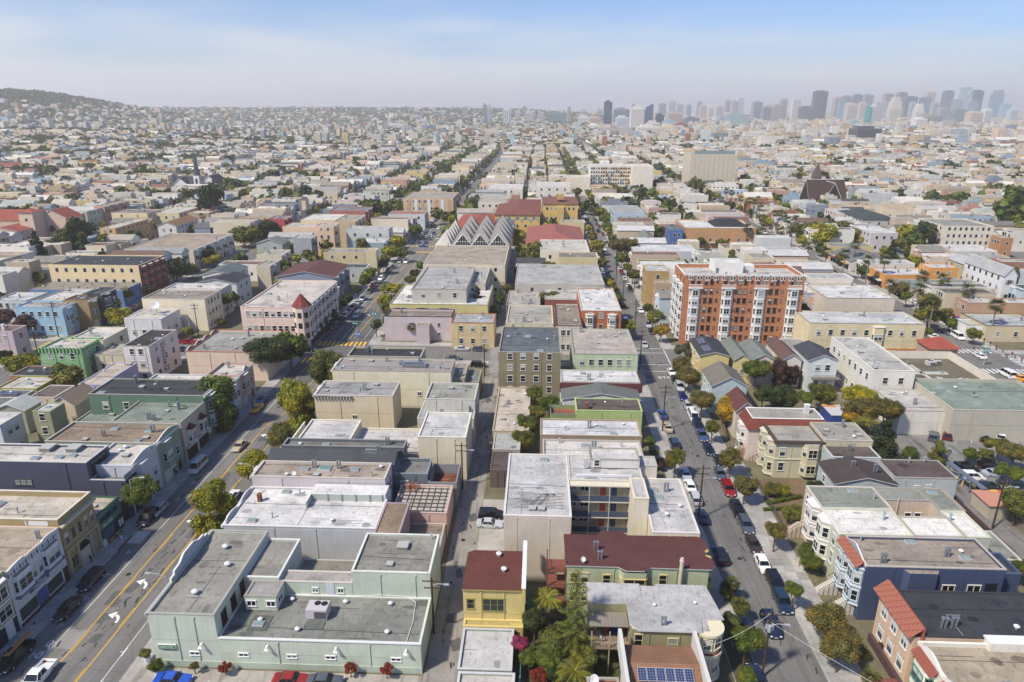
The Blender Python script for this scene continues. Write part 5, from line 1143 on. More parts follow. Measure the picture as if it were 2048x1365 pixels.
for z0,z1,r_,c_ in ((1.2,8.1,1.75,'d8d0a8'),(4.6,5.1,2.05,'e4d8b0'),(5.1,5.25,1.95,'8c3828'),(1.0,1.5,2.05,'e4d8b0'),(7.8,8.18,2.0,'e4d8b0')):
 P_ = [(cx_ + r_ * cos(-pi * .75 + 1.25 * pi * i / n),cy_ + r_ * sin(-pi * .75 + 1.25 * pi * i / n)) for i in range(n + 1)]; m.prism(P_,z0,z1,mat('plain',c_),bottom=True)
bw = b.part('round_bay',m)
for z in (2.2,5.9):
 for a in (-100,-55,-10):
  q = (cx_ + 1.72 * cos(R(a)),cy_ + 1.72 * sin(R(a))); fo = inst('window',win_mesh(.9,1.5,'sash','e8dcb4'),bw,(q[0] - b.O[0],q[1] - b.O[1],z),R(a + 90)); inst_pane(fo,.9,1.5,b.rnd)
b.win(vA,'S',5.2,5.2,1.1,1.7,'sash','d8cfa0'); b.win(vA,'S',8.4,5.2,1.1,1.7,'sash','d8cfa0'); b.win(vA,'S',.9,5.6,.9,1.8,'sash','d8cfa0')
roof_item('pipe2',b.root,(16.2 - b.O[0],70.5 - b.O[1],8.38),0,.8); roof_item('turbine',b.root,(15.6 - b.O[0],74 - b.O[1],8.38),0,.7); roof_item('turbine',b.root,(21 - b.O[0],74.6 - b.O[1],8.38),0,.7)
m = MB(); wm = mp('b8a884'); m.box(7.2,70.6,4.2,12.1,74.3,4.35,mp('8c7460'))
for x in (7.3,9.6,12.0): m.box(x - .07,70.65,.1,x + .07,70.79,6.9,wm)
rail(m,[(7.3,70.7,4.35),(12.0,70.7,4.35)],.95,wm,.18,.02); stair(m,6.2,67.0,.3,6.2,70.5,4.2,12,1.3,mp('6c6258'),'y'); b.part('deck',m)
m = MB(); m.box(7.0,71.6,6.9,12.1,74.3,7.0,mat('seam','a89c90')); b.part('deck_canopy',m); b.finish()
# chairs and table on that deck are things of their own
def chair(x,y,z,rz,col,lab):
 o = empty('garden_chair',(x,y,z),rz,lab,'chair'); cm = mat('plain',col); m = MB(); m.box(-.25,-.25,.4,.25,.25,.45,cm); m.build('seat',o); m = MB(); m.box(-.25,.2,.45,.25,.26,.95,cm); m.build('backrest',o)
 for a in (-.21,.21):
  for c_ in (-.21,.21): m = MB(); m.box(a - .025,c_ - .025,0,a + .025,c_ + .025,.4,cm); m.build('leg',o)
chair(9.6,73.2,4.35,.5,'c83c28','red garden chair left of the blue table on timber deck'); chair(11.3,72.7,4.35,-1.4,'1f8a66','green garden chair beside the blue table on timber deck'); chair(8.8,71.9,4.35,2.0,'d8d4cc','white garden chair near the railing of the timber deck'); chair(11.7,73.7,4.35,-2.4,'c83030','small red chair by the house door on timber deck')
o = empty('garden_table',(10.4,73.1,4.35),0,'round blue table on the timber deck behind olive house','table'); m = MB(); m.tube((0,0,.68),(0,0,.74),.55,.55,mp('2c3c9c'),14); m.build('tabletop',o); m = MB(); m.tube((0,0,0),(0,0,.68),.05,.05,DARKM,6); m.build('leg',o)
# solar house, bottom
v = V(10.9,60.5,19.3,68.3,7.0,0,'dcd8d0','b07c58',.1,'gable',1.2,'wall','shingle',None,'x'); b = add_building('row_house','house at bottom edge with orange brown shingles and one row of six solar panels',[v])
for i in range(6):
 o = roof_item('panel',b.root,(12.5 + i * 1.08 - b.O[0],62.9 - b.O[1],8.0)); o.rotation_euler = (atan2(1.2,3.9),0,0)
for x in (10.3,19.42): m = MB(); m.box(x,60.2,6.6,x + .44,68.8,9.2,mp('d8d4cc')); b.part('fire_wall',m); b.finish()
v = V(6.4,60.0,10.2,65.6,4.6,0,'c8c4bc','9c5c48',.15,rk='shingle'); b = add_building('house_wing','low red brown roofed wing with satellite dish left of the six panels',[v],'house'); roof_item('dish',b.root,(-1.2,1.6,v.deck),0,1.6); b.finish()
# yellow house
vA = V(-9.8,76.4,-1.4,84.6,8.3,0,'dac46c','8a4a3a',.02,wk='siding',rk='shingle'); vB = V(-9.7,74.9,-1.6,76.35,3.4,0,'d8c068','c8b45c',.1,wk='siding'); b = add_building('row_house','bright yellow house with red brown shingle roof beside the alley',[vA,vB])
m = MB(); m.prism([(-9.9,76.1),(-1.9,76.1),(-1.9,84.8),(-9.0,84.8),(-9.9,84.2)],8.3,8.5,mp('b8a040'),top=mat('shingle','86463a'),bottom=True); b.part('eaves_roof',m); m = MB(); m.box(-1.8,75.9,6.5,-1.3,86.5,9.0,mat('siding','d4bc68')); m.box(-1.85,75.85,9.0,-1.25,86.6,9.1,WHITE); b.part('fire_wall',m)
b.win(vA,'S',1.0,5.2,.9,1.5,'sash','9a9438'); b.win(vA,'S',4.2,4.9,2.9,1.9,'trip','8c8c30',pm=0); b.win(vB,'S',4.8,.9,2.2,1.9,'pair','a04830',pm=0); b.win(vB,'S',7.0,1.9,.9,.8,'pair','9a9438'); b.win(vB,'S',1.0,1.9,.9,.8,'pair','9a9438')
roof_item('turbine',b.root,(.3,3.0,8.5),0,1.2); roof_item('turbine',b.root,(1.2,-.4,8.5),0,1.2); m = MB(); m.box(-1.2,77.2,3.2,.3,79.6,5.6,mp('6c7a3c')); b.part('side_porch',m); b.finish()
v = V(-9.6,67.4,-2.8,74.6,3.4,0,'8ea292','d2d2d6',.25,cop='c0c0c4'); b = add_building('garage','flat white roofed garage in front of the yellow house',[v],'garage'); b.finish()
v = V(-9.4,58.5,-2.4,67.0,3.4,0,'8ea292','cfcac6',.25,cop='c8c8cc'); b = add_building('garage','second white roofed garage at the bottom edge below the yellow house',[v],'garage'); b.finish()
m = MB(); m.box(-1.9,62.0,0,-1.7,74.0,1.9,mp('5c9a8a')); tag(m.build('garden_wall'),'turquoise garden wall beside dense garden at bottom','wall')
# --- east side of the narrow street: victorians with steps
def steps_front(b,v,side,n=9,col='c8b49c',railc='5a4a44',top=2.4,y=None):
 y = v.y0 + 1.0 if y is None else y; m = MB(); cm = mat('plain',col)
 stair(m,v.x0 - 3.4,y,.2,v.x0 - .6,y,top,n,1.5,cm,'x'); m.box(v.x0 - .6,y,.13,v.x0 - .02,y + 1.5,top + .02,cm); b.part('front_steps',m)
 rm_ = mat('plain',railc)
 for yy in (y - .08,y + 1.58):
  m = MB(); m.path([(v.x0 - 3.5,yy,.9),(v.x0 - .6,yy,top + .9),(v.x0 - .1,yy,top + .9)],.05,rm_,5); [m.tube((v.x0 - 3.4 + i * .7,yy,.2),(v.x0 - 3.4 + i * .7,yy,.9 + i * .52),.03,.03,rm_,4) for i in range(5)]
  b.part('railing',m)
v = V(45.8,97.1,57.0,103.9,9.2,0,'d8c2ae','969c92',.12,wk='siding'); vm = V(57.02,99.9,64.4,103.9,9.2,0,'d8c2ae','969c92',.12,wk='siding'); ve = V(64.42,97.1,68.4,103.9,9.2,0,'d8c2ae','969c92',.12,wk='siding')
b = add_building('row_house','beige victorian under grey green roof with sunken light well behind white roof',[v,vm,ve])
for u in (1.4,4.2,5.8): b.win(vm,'S',u,5.6,.9,1.3)
m = MB(); m.tube((59.2,99.7,3),(59.2,99.7,9.9),.09,.09,mp('d8c8b0'),6); b.part('drain_pipe',m)
b.bay(v,'W',5.0,3.4,1.2,3,8.9,2,'ddd0c8'); b.win(v,'W',1.6,6.4,1.1,1.8); steps_front(b,v,'W',y=102.0)
for x,k in ((53,'skylight'),(55.5,'pipe'),(66,'skylight')): roof_item(k,b.root,(x - b.O[0],2.0 if k == 'skylight' and x != 60.6 else -.2,v.deck))
b.finish()
v = V(45.8,89.9,56.8,97.05,9.2,0,'c9cfb6','f0eeea',.12,wk='siding'); v2 = V(68.05,90.4,73.8,98,5.0,0,'b8b8b0','9aa098',.1); vm = V(56.82,89.9,64.4,95.2,9.2,0,'c9cfb6','f0eeea',.12,wk='siding'); ve = V(64.42,89.9,68.0,97.05,9.2,0,'c9cfb6','f0eeea',.12,wk='siding')
b = add_building('row_house','pale green victorian with dazzling white roof and curved front edge',[v,vm,ve,v2]); b.bay(v,'W',2.6,3.2,1.2,2.6,8.9,2,'d4d8c4'); b.win(v,'W',5.6,6.4,1.0,1.8); b.win(v,'W',5.6,3.2,1.0,2.0); curve_parapet(b,v,'W',scallop(7.1,v.h,1,.4),'e0e0d4'); steps_front(b,v,'W',y=94.2)
for x,y in ((54.2,94.2),(64.3,94.2)): roof_item('pipe',b.root,(x - b.O[0],y - b.O[1],v.deck),0,1.4)
b.finish()
v = V(46.3,82.2,65.4,89.5,9.3,0,'44547c','a99d90',.35,wk='siding',cop='b4aeaa'); v2 = V(65.45,84.4,69.4,89.3,7.0,0,'44547c','50545c',.8,wk='siding',cop='4c5a80')
b = add_building('row_house','victorian with navy sided flank, light blue bays and clay tiled false front',[v,v2])
b.bay(v,'W',5.4,3.0,1.1,2.4,8.4,2,'9cb4c4','d8e0e4'); b.bay(v,'W',1.9,3.0,1.1,2.4,8.4,2,'9cb4c4','d8e0e4'); b.bay(v,'S',7.6,4.8,.8,.5,8.9,1,'44547c','e0e0dc',cornice=False)
b.win(v,'S',11.8,4.9,1.6,1.6,'pair','e8e4dc'); b.win(v,'S',15.3,4.6,1.7,2.0,'pair','e8e4dc'); b.slab(v,'S',16.8,18.4,5.6,7.0,.01,.04,'14202c','recess_shade')  # last slab: flat dark panel, its colour stands in for a recess's shade
curve_parapet(b,v,'W',[(0,9.3),(1,9.6),(2.2,10.1),(3.6,10.5),(5.0,10.1),(6.2,9.6),(7.3,9.3)],'9cb0bc')
steps_front(b,v,'W',col='cfc8bc',y=83.2); steps_front(b,v,'W',col='cfc8bc',y=87.4)
for x,y,k in ((49.2,83.5,'pipe2'),(59.0,85.3,'pipe2'),(61.4,85.0,'skylight'),(61.6,86.4,'turbine'),(48.3,88.6,'pipe'),(55.5,88.5,'skylight')): roof_item(k,b.root,(x - b.O[0],y - b.O[1],v.deck))
def tile_roof(b,v,x0,x1,u0,u1,z0,z1,col='b46a50'):  # clay tile pent roof on the street front: real ribs, joined
 m = MB(); tm = mat('plain',col,.8); t2 = mat('plain','a0563f',.8); n = int((u1 - u0) / .26)
 y0 = v.y1 - u1
 m.face([(x0,y0,z0),(x1,y0,z1),(x1,y0 + (u1 - u0),z1),(x0,y0 + (u1 - u0),z0)],t2)
 for i in range(n):
  y = y0 + .13 + i * .26
  for k in range(5):
   a,c_ = k / 5,(k + 1) / 5; m.tube((x0 + (x1 - x0) * a,y,z0 + (z1 - z0) * a + .05),(x0 + (x1 - x0) * c_,y,z0 + (z1 - z0) * c_ + .02),.10,.085,tm if (i * 7 + k * 3) % 4 else t2,5)
 return b.part('clay_tiles',m,kind='stuff')
tile_roof(b,v,45.0,46.1,.3,7.0,8.7,9.7); b.finish()
v = V(46.6,69.6,72,78.2,8.6,0,'d6b696','42464e',.05,cop='3a3c40'); b = add_building('row_house','peach stucco house with charcoal roof, tall clay tile front and arched windows',[v])
tile_roof(b,v,45.7,47.4,-.4,9.0,8.5,10.0)
m = MB(); m.box(47.42,69.3,8.0,47.6,78.5,10.0,mat('wall','b0583c')); b.part('gable_wall',m)
for u in (1.8,4.4,7.0): b.win(v,'W',u,5.6,1.2,1.7,'pairs','f0ece4',pm=2); b.win(v,'W',u,2.2,1.2,1.6,'arch','f0ece4',pm=2)
b.slab(v,'W',0,8.6,.13,1.4,.01,.5,'5c4444','stone_base'); b.slab(v,'W',2.0,3.2,.13,2.2,.01,.05,'5c3428','door')
for x,y,k in ((51,71.3,'pipe2'),(52.3,71.4,'pipe2'),(63.8,73.6,'pipe2'),(65.2,73.5,'skylight'),(68,72.3,'pipe2'),(60,71.5,'turbine')): roof_item(k,b.root,(x - b.O[0],y - b.O[1],v.deck))
b.finish()
m = MB(); m.box(42.9,68.6,.1,46.5,70.4,1.2,mat('brick','8a4a40')); m.box(42.9,66.2,.1,46.3,68.5,.6,mat('brick','7c443c')); m.box(42.8,65.9,.1,46.5,66.15,1.0,mat('brick','9a5648')); tag(m.build('brick_planter'),'red brick terrace and planter below the peach stucco house','planter')
v = V(47.0,58.5,70,69.2,8.2,0,'e2dccd','b2a38e',.5,cop='f0ece4'); b = add_building('row_house','cream house with white scalloped parapet and red tile hoods at bottom right corner',[v])
curve_parapet(b,v,'W',scallop(10.7,8.2,2,.8),'f0ece4',.3); tile_roof(b,v,46.0,47.0,.4,4.8,7.2,8.1,'a05040'); tile_roof(b,v,46.0,47.0,5.8,10.4,7.2,8.1,'a05040')
b.bay(v,'W',2.6,3.6,1.0,1.2,7.0,2,'ece6d8','4c9070',cornice=False); b.bay(v,'W',8.0,3.6,1.0,1.2,7.0,2,'ece6d8','4c9070',cornice=False)
for x,y in ((51.6,61.6),(52.6,61.8)): roof_item('pipe2',b.root,(x - b.O[0],y - b.O[1],v.deck),0,1.1)
m = MB(); m.box(55,68.4,7.7,61,69.9,8.9,mat('wall','e8e4dc'),top=WHITE); b.part('roof_curb',m); b.finish()
# cream mansion
vA = V(47,122.4,56.0,130,8.2,0,'c4be9c','b0aca4',.1,cop='5c4a40'); vB = V(56.05,121.9,65.2,130,8.8,0,'c4be9c','a8a49c',.15,cop='b8b4a8')
b = add_building('mansion','cream bow fronted two-storey mansion with brown cornice above hedge garden',[vA,vB])
m = MB(); cm = mp('5a4840'); m.box(46.5,121.9,7.9,56.3,122.35,8.35,cm); m.box(46.5,122.36,7.9,46.95,130.2,8.35,cm); b.part('cornice',m)
b.bay(vA,'S',6.8,3.4,1.2,1.0,7.9,2,'c4be9c','dcd6b8',cornice=False); b.bay(vA,'W',2.2,3.2,1.3,.6,7.9,2,'c4be9c','dcd6b8'); b.bay(vA,'W',6.0,2.6,1.2,.6,7.9,2,'c4be9c','dcd6b8'); b.win(vA,'S',1.4,5.0,1.0,1.7); b.win(vA,'S',1.4,1.8,1.0,1.7)
m = MB(); m.box(46.9,122.25,4.2,56.1,122.39,4.45,mp('dcd6b8')); b.part('belt_course',m); steps_front(b,vA,'W',y=129.0); b.vents(vB,5); b.finish()
# mansard house
v = V(43.8,129.6,59.9,136.4,7.2,0,'dccbc4','a8a49c',.1); b = add_building('mansard_house','white house with rust red mansard tiles and flat grey roof deck',[v])
m = MB(); tm = mat('shingle','9c4a34'); z0,z1,i_ = 7.2,9.4,1.1; a = [(43.4,129.2),(60,129.2),(60,136.6),(43.4,136.6)]; c_ = [(43.4 + i_,129.2 + i_),(60 - i_,129.2 + i_),(60 - i_,136.6 - i_),(43.4 + i_,136.6 - i_)]
for k in range(4): j = (k + 1) % 4; m.face([(*a[k],z0),(*a[j],z0),(*c_[j],z1),(*c_[k],z1)],tm)
b.part('mansard',m); m = MB(); m.face([(*p,z1) for p in c_],mat('roof','a8a49c')); b.part('roof_deck',m); m = MB()
for k in range(4):
 j = (k + 1) % 4; p,q = Vector((*c_[k],z1)),Vector((*c_[j],z1)); m.tube(p,q,.12,.12,WHITE,4)
b.part('roof_edge',m); roof_item('chimw',b.root,(4.5,.2,9.0),0,1.2); b.bay(v,'W',3.4,3.0,1,.8,6.9,2,'d8c8c0'); b.win(v,'S',4,4.6,1,1.6); steps_front(b,v,'W',col='b89a84',y=130.2); b.finish()
# grey clapboard house
vA = V(53.4,109.6,64.2,117.2,6.6,0,'bcc6cc','5e504e',.1,'gable',1.3,'siding','shingle'); vB = V(64.25,110.8,75.4,117.6,7.2,0,'bcc6cc','6a5a58',.05,wk='siding',rk='roof'); vC = V(55.8,117.3,64.8,122.4,7.6,0,'bcc6cc','6c5e5c',.05,wk='siding')
b = add_building('row_house','pale grey clapboard house with patched dark brown roof between mansion and victorian',[vA,vB,vC])
b.win(vB,'S',4.2,4.6,.9,1.0,'grid'); b.win(vB,'S',6.2,4.0,.9,1.8,'grid'); b.win(vA,'W',3,4.2,1,1.3); m = MB(); m.box(64.3,109.8,3.7,74,110.7,3.85,mp('b0b4b4')); rail(m,[(64.4,109.85,3.85),(74,109.85,3.85)],.8,mp('a8b0b4'),.5); b.part('rear_balcony',m)
for x,y,k in ((58,113.6,'pipe2'),(61.6,112.6,'pipe2'),(69.5,116.4,'pipe'),(60,120,'pipe2'),(72.5,116.8,'pipe')): roof_item(k,b.root,(x - b.O[0],y - b.O[1],7.3))
b.finish()
# restaurant and tiled pavilion on the corner
v = V(92.2,159.2,113.2,181.5,6.6,0,'e2dccf','7c7462',2.0,cop='d8d0c4'); b = add_building('restaurant','cream walled restaurant with sunken tan gravel roof full of machinery',[v],'restaurant')
rr = random.Random(5)
for i in range(9): roof_item(rr.choice(('ac','ac','hatch','pipe','dish','skylight')),b.root,(rr.uniform(-8,8),rr.uniform(-8,7),v.deck),rr.choice((0,pi / 2,.3)))
m = MB(); 
for a in ((-8,-1,4,.0),(-3,-9,-2,5)): m.box(v.x0 + 10.5 + a[0],v.y0 + 11 + a[1],v.deck,v.x0 + 10.5 + a[2],v.y0 + 12 + a[3],v.deck + .03,mp('c0bcb0'))
b.part('walkway',m); b.finish()
v = V(108.0,181.7,115.4,188.6,7.4,0,'b89c88','c4553a',.1,'hip',2.4,'wall','tile'); b = add_building('pavilion','square corner pavilion under orange red hipped tile roof',[v],'building'); b.finish()
# stucco mission church with tower
vA = V(-316,376,-286,392,10,0,'d8b8a0','b8543c',.1,'gable',5,'wall','tile',None,'x'); vT = V(-289,369,-281,378,15.5,0,'dcc0ac','c05c44',.1,'hip',1.6,'wall','tile'); vB = V(-285.9,378.5,-268,392,11,0,'dcbca8','b8543c',.1,'gable',4.5,'wall','tile')
b = add_building('church','pink stucco mission church with red tile roof and square tower at left',[vT,vA,vB],'church'); b.grid(vA,'S',6,1,1.4,2.2); b.grid(vT,'S',1,2,1.4,1.6); m = MB(); m.face([(-278 + 2.2 * cos(pi * i / 8),378.4,3 + 4 * sin(pi * i / 8)) for i in range(9)],PANES[0]); b.part('arched_window',m); b.finish()
# ------------------------------------------------------------------ landmarks in the middle distance
def landmark(name,lab,cat,vols): 
 b = add_building(name,lab,vols,cat); b.near = False; return b
# peaked roof hall: three rows of pyramidal roofs
root = empty('peaked_hall',(-32,300,0),0,'large pale grey hall with rows of steep tent like peaks and triangular glass gables','hall'); O = (-32,300,0)
m = MB(); m.box(-47,301.6,0,-14.4,344,12,mat('wall','cfcac0')); m.build('wall',root,O)
pk = mat('wall','94928f'); gl = PANES[0]; FOOT.append((-51,276,-14,346))
for i,pxc in enumerate((922,958,994.5)):
 xm = at(pxc,497,12.1)[0]; w_ = 5.3; x0,x1 = xm - w_,xm + w_
 for j in range(4):
  y0 = 302.2 + j * 11.6; y1 = y0 + 11.5; zt = 19.6; zb = 12.05
  m = MB(); A = (x0,y0,zb); Bq = (x1,y0,zb); C = (x1,y1,zb); D = (x0,y1,zb); T = (xm,y0 + 5.2,zt)
  m.face([A,Bq,T],pk); m.face([Bq,C,T],pk); m.face([C,D,T],pk); m.face([D,A,T],pk); m.build('peak',root,O)
 w_ = 3.6; m = MB(); m.face([(xm - w_,301.7,12.1),(xm + w_,301.7,12.1),(xm,302.0,16.6)],gl)
 for s_ in (-1,1): m.tube((xm + s_ * w_ * 1.1,301.6,12.05),(xm,301.6,17.0),.18,.18,WHITE,4)
 for k in range(-2,3): m.tube((xm + k * 1.1,301.6,12.1),(xm + k * 1.1,301.6,16.4 - abs(k) * 1.35),.07,.07,WHITE,4)
 m.tube((xm - 2.2,301.6,13.6),(xm + 2.2,301.6,13.6),.07,.07,WHITE,4); m.build('glass_gable',root,O)
p2 = mat('wall','b8b6b2'); xa = at(922,497,12.1)[0] - 5.4
for j in range(6):
 y = 302 + j * 7.2; m = MB(); m.face([(xa - 7.5,y,7.5),(xa,y + .2,12.0),(xa - 2.5,y + 3.4,17.4)],p2); m.face([(xa,y + .2,12.0),(xa,y + 7,12.0),(xa - 2.5,y + 3.4,17.4)],p2); m.face([(xa - 7.5,y + 7,7.5),(xa - 7.5,y,7.5),(xa - 2.5,y + 3.4,17.4)],p2); m.build('side_fold',root,O)
# seven-storey orange brick apartments
BR = 'c67c48'
v = V(44.3,204.8,80.4,221,22,0,BR,'d0cdc8',1.2,wk='brick',cop='f0efec'); b = B('apartment_tower','seven-storey orange brick apartment building with white bay columns',[v],'apartment building'); FOOT.append((43,203,81,223)); b.near = True
Wd = v.W('S'); bays = (3.4,13.3,23.2,33.2); fh = 2.95
for u in bays:
 m = MB(); p = [v.P('S',u - 1.75,0,0),v.P('S',u - 1.0,.8,0),v.P('S',u + 1.0,.8,0),v.P('S',u + 1.75,0,0)]; m.prism([q[:2] for q in p],1.2,18.0,mat('wall','dcdcdc'),bottom=True)
 p = [v.P('S',u - 2.1,0,0),v.P('S',u - 2.1,1.0,0),v.P('S',u + 2.1,1.0,0),v.P('S',u + 2.1,0,0)]; m.prism([q[:2] for q in p],18.0,18.25,WHITE,bottom=True); bw = b.part('bay_window',m)
 m = MB(); rail(m,[v.P('S',u - 2.0,.95,18.2),v.P('S',u + 2.0,.95,18.2)],1.1,WHITE,.3,.05); b.part('balcony_rail',m)
 for k in range(6):
  b.win(v,'S',u,1.6 + k * 2.85,1.5,1.6,'pairs','e4e4e2',d=.8)
  for s_ in (-1,1): b.win(v,'S',u + s_ * 1.38,1.6 + k * 2.85,.55,1.6,'sash','e4e4e2',d=.40,rz=s_ * .82)
for k in range(7):
 z = 1.5 + k * 2.95
 for u in (6.6,8.3,16.8,18.5,26.3,28.0): b.win(v,'S',u,z,.95,1.6,'sash','8a5a40')
 for u in (10.0,15.6,20.3,29.6,): b.win(v,'S',u,z + .5,.5,.75,'sash','8a5a40')
 if k == 6:
  for u in bays: [b.win(v,'S',u + s_,z,.9,1.5,'sash','8a5a40') for s_ in (-.9,.9)]
for i in range(14):
 u = 1.9 + i * 2.5; 
 if i in (): continue
 m = MB()
 for s_ in (-.42,.42): q = v.P('S',u + s_ * 1.0,.12,20.55); m.box(q[0] - .34,q[1],20.4,q[0] + .34,q[1] + .1,22.2,WHITE)
 for s_ in (-.42,.42): q = v.P('S',u + s_,.14,20.55); m.box(q[0] - .2,q[1] - .02,20.8,q[0] + .2,q[1] - .001,21.7,PANES[0])
 b.part('frieze_panel',m)
m = MB()
for i in range(28): m.box(v.x0 - .06 + i * 1.33,v.y0 - .18,21.9,v.x0 + .55 + i * 1.33,v.y0 - .07,22.5,WHITE)
b.part('parapet_trim',m)
for u in (3,8,13): b.bay(v,'W',u,3.0,.9,1.2,18.5,6,'dcdcdc')
for u in (5.5,10.5,15.2): [b.win(v,'W',u,1.5 + k * 2.95,.95,1.6,'sash','8a5a40') for k in range(7)]
m = MB(); m.box(55,213,20.8,64,220,24.2,mat('wall','e6e6e6'),top=mat('roof','e4e4e2')); b.part('penthouse',m); m = MB(); m.box(64.2,215,20.8,68,219,22.8,mat('wall','dedede')); b.part('lift_house',m); b.vents(v,10)
m = MB(); rail(m,[(50,210,20.8),(54,212,20.8),(54,209,20.8)],1.1,STEEL,1.5,.04); b.part('roof_rail',m); b.finish()
# windowless telephone block, patchwork apartments, churches
v = V(135,640,176,675,31,0,'cfc4b0','b4b8b4',1.0); b = landmark('office_block','tall windowless beige concrete block standing over low roofs','building',[v])
b.slab(v,'S',3,39,31,34.0,-1.5,-1.0,'8aa0a0','roof_screen'); m = MB()
for i in range(9): m.box(v.x0 + 4 + i * 4.2,v.y0 - .12,1,v.x0 + 4.15 + i * 4.2,v.y0 - .01,30,mp('b0a690'))
b.part('panel_joint',m,kind='stuff'); b.finish()
vs = [V(42,600,94,620,24,0,'e6e2da','dcdad4',.6),V(22,590,41.9,612,15,0,'e8dcc8','d8d4cc',.4),V(77,589,94,599.9,24.0,0,'e8e0d0','dcdad4',.4)]
b = landmark('apartment_building','white apartment block patterned with mustard yellow panels and balconies','apartment building',vs); v = vs[0]; rr = random.Random(2)
for k in range(7):
 for i in range(16):
  u = 1.5 + i * 2.1; b.win(v,'S',u,2 + k * 3.1,1.3,1.7)
  if rr.random() < .45: b.slab(v,'S',u + .8,u + 1.6,1.6 + k * 3.1,4.2 + k * 3.1,.02,.12,'d8a020','yellow_panel')
  elif rr.random() < .2: b.slab(v,'S',u - .8,u + .8,1.6 + k * 3.1,2.6 + k * 3.1,.1,.9,'8c9088','balcony')
b.slab(vs[1],'W',1,6,4,14,.02,.2,'d85c28','orange_panel'); b.slab(vs[2],'E',1,6,14,21,.02,.2,'d85c28','orange_panel'); b.finish()
# brown shingled church
O = (214,470,0); root = empty('church',O,0,'dark brown shingled church with white gable trim, rose window and pointed tower','church'); root.location = (210,518,0); root.scale = (.86,1.0,1.15); FOOT.append((188,500,232,545))
def gab(x0,y0,x1,y1,h,rise,axis,wall,roof,trim=True):
 m = MB(); wm,rm = mat('siding',wall),mat('shingle',roof); m.prism([(x0,y0),(x1,y0),(x1,y1),(x0,y1)],0,h,wm,cap=False)
 r = MB(); xm,ym = (x0 + x1) / 2,(y0 + y1) / 2; e = .5
 if axis == 'y':
  m.face([(x0,y0,h),(x1,y0,h),(xm,y0,h + rise)],wm); slab(r,[(x0 - e,y0 - e,h - .3),(xm,y0 - e,h + rise),(xm,y1,h + rise),(x0 - e,y1,h - .3)],.3,rm,WHITE); slab(r,[(x1 + e,y1,h - .3),(xm,y1,h + rise),(xm,y0 - e,h + rise),(x1 + e,y0 - e,h - .3)],.3,rm,WHITE)
 else:
  m.face([(x1,y0,h),(x1,y1,h),(x1,ym,h + rise)],wm); m.face([(x0,y1,h),(x0,y0,h),(x0,ym,h + rise)],wm)
  slab(r,[(x0 - e,y0 - e,h - .3),(x1 + e,y0 - e,h - .3),(x1 + e,ym,h + rise),(x0 - e,ym,h + rise)],.3,rm,WHITE); slab(r,[(x0 - e,ym,h + rise),(x1 + e,ym,h + rise),(x1 + e,y1 + e,h - .3),(x0 - e,y1 + e,h - .3)],.3,rm,WHITE)
 return m,r
for a in ((198,466,229,484,6,12,'x'),(207,458,221,476,7,10,'y'),(210,454,219,458,4,5,'y')):
 m,r = gab(*a,'3c2c26','5c4640'); m.build('wall',root,O); r.build('roof',root,O)
m = MB(); m.tube((209,457.9,9.5),(209.0,457.7,9.5),2.0,2.0,mp('b0a890'),14); m.build('rose_window',root,O); m = MB(); m.box(209,486,0,215,492,18,mat('brick','7a6458')); m.build('tower',root,O)
m = MB(); [m.face([(209 - .5 + 7 * a,485.5 + 7 * c_,18),(209 - .5 + 7 * d,485.5 + 7 * e_,18),(212,489,28)],mat('shingle','7a6a62')) for a,c_,d,e_ in ((0,0,1,0),(1,0,1,1),(1,1,0,1),(0,1,0,0))]; m.build('spire',root,O)
# white church with dark steeple, left
O = (-330,560,0); root = empty('church',O,0,'white church with dark slate roof and thin dark steeple on the left','church'); root.location = (-308,607,0); root.scale = (1,1,.84); FOOT.append((-334,560,-278,635))
for a in ((-348,562,-316,576,8,6.5,'x'),(-321,555,-306,576,9,8,'y'),(-346,556,-334,570,8,6,'y')):
 m,r = gab(*a,'e8e4e4','4a4c58'); m.build('wall',root,O); r.build('roof',root,O)
m = MB(); m.box(-325,551,0,-320,556,17,mat('wall','e8e6e6')); m.build('tower',root,O)
m = MB(); 
for k in range(8):
 a0,a1 = 2 * pi * k / 8,2 * pi * (k + 1) / 8; m.face([(-322.5 + 3.1 * cos(a0),553.5 + 2.6 * sin(a0),17),(-322.5 + 3.1 * cos(a1),553.5 + 2.6 * sin(a1),17),(-322.5,553.5,43)],mat('shingle','5c6874'))
m.tube((-322.5,553.5,42),(-322.5,553.5,45.5),.2,.1,mp('6c8c7c'),5); m.build('steeple',root,O)
m = MB()
for k in range(4): m.box(-344 + k * 5,561.8,2.5,-342.6 + k * 5,561.95,6,PANES[0])
m.box(-323.3,550.8,9,-321.7,550.95,14,PANES[0]); m.build('lancet_windows',root,O,kind='stuff')
for (x0,y0,x1,y1,h,wl,rf,lab) in ((-610,700,-525,724,13,'ddc8b0','c0504c','long three-storey schoolhouse with bright red tiled roof at left edge'),(-522,704,-486,722,9,'e0ccb4','c05450','two-storey stucco school wing with flat red tiled roof beside it at left')):
 v = V(x0,y0,x1,y1,h,0,wl,rf,.1,'hip',3,'wall','tile'); b = landmark('school_building',lab,'school',[v]); b.grid(v,'S',int((x1 - x0) / 3.2),int(h / 3.6),1.3,2.0); b.grid(v,'E',4,int(h / 3.6),1.3,2.0); b.finish()
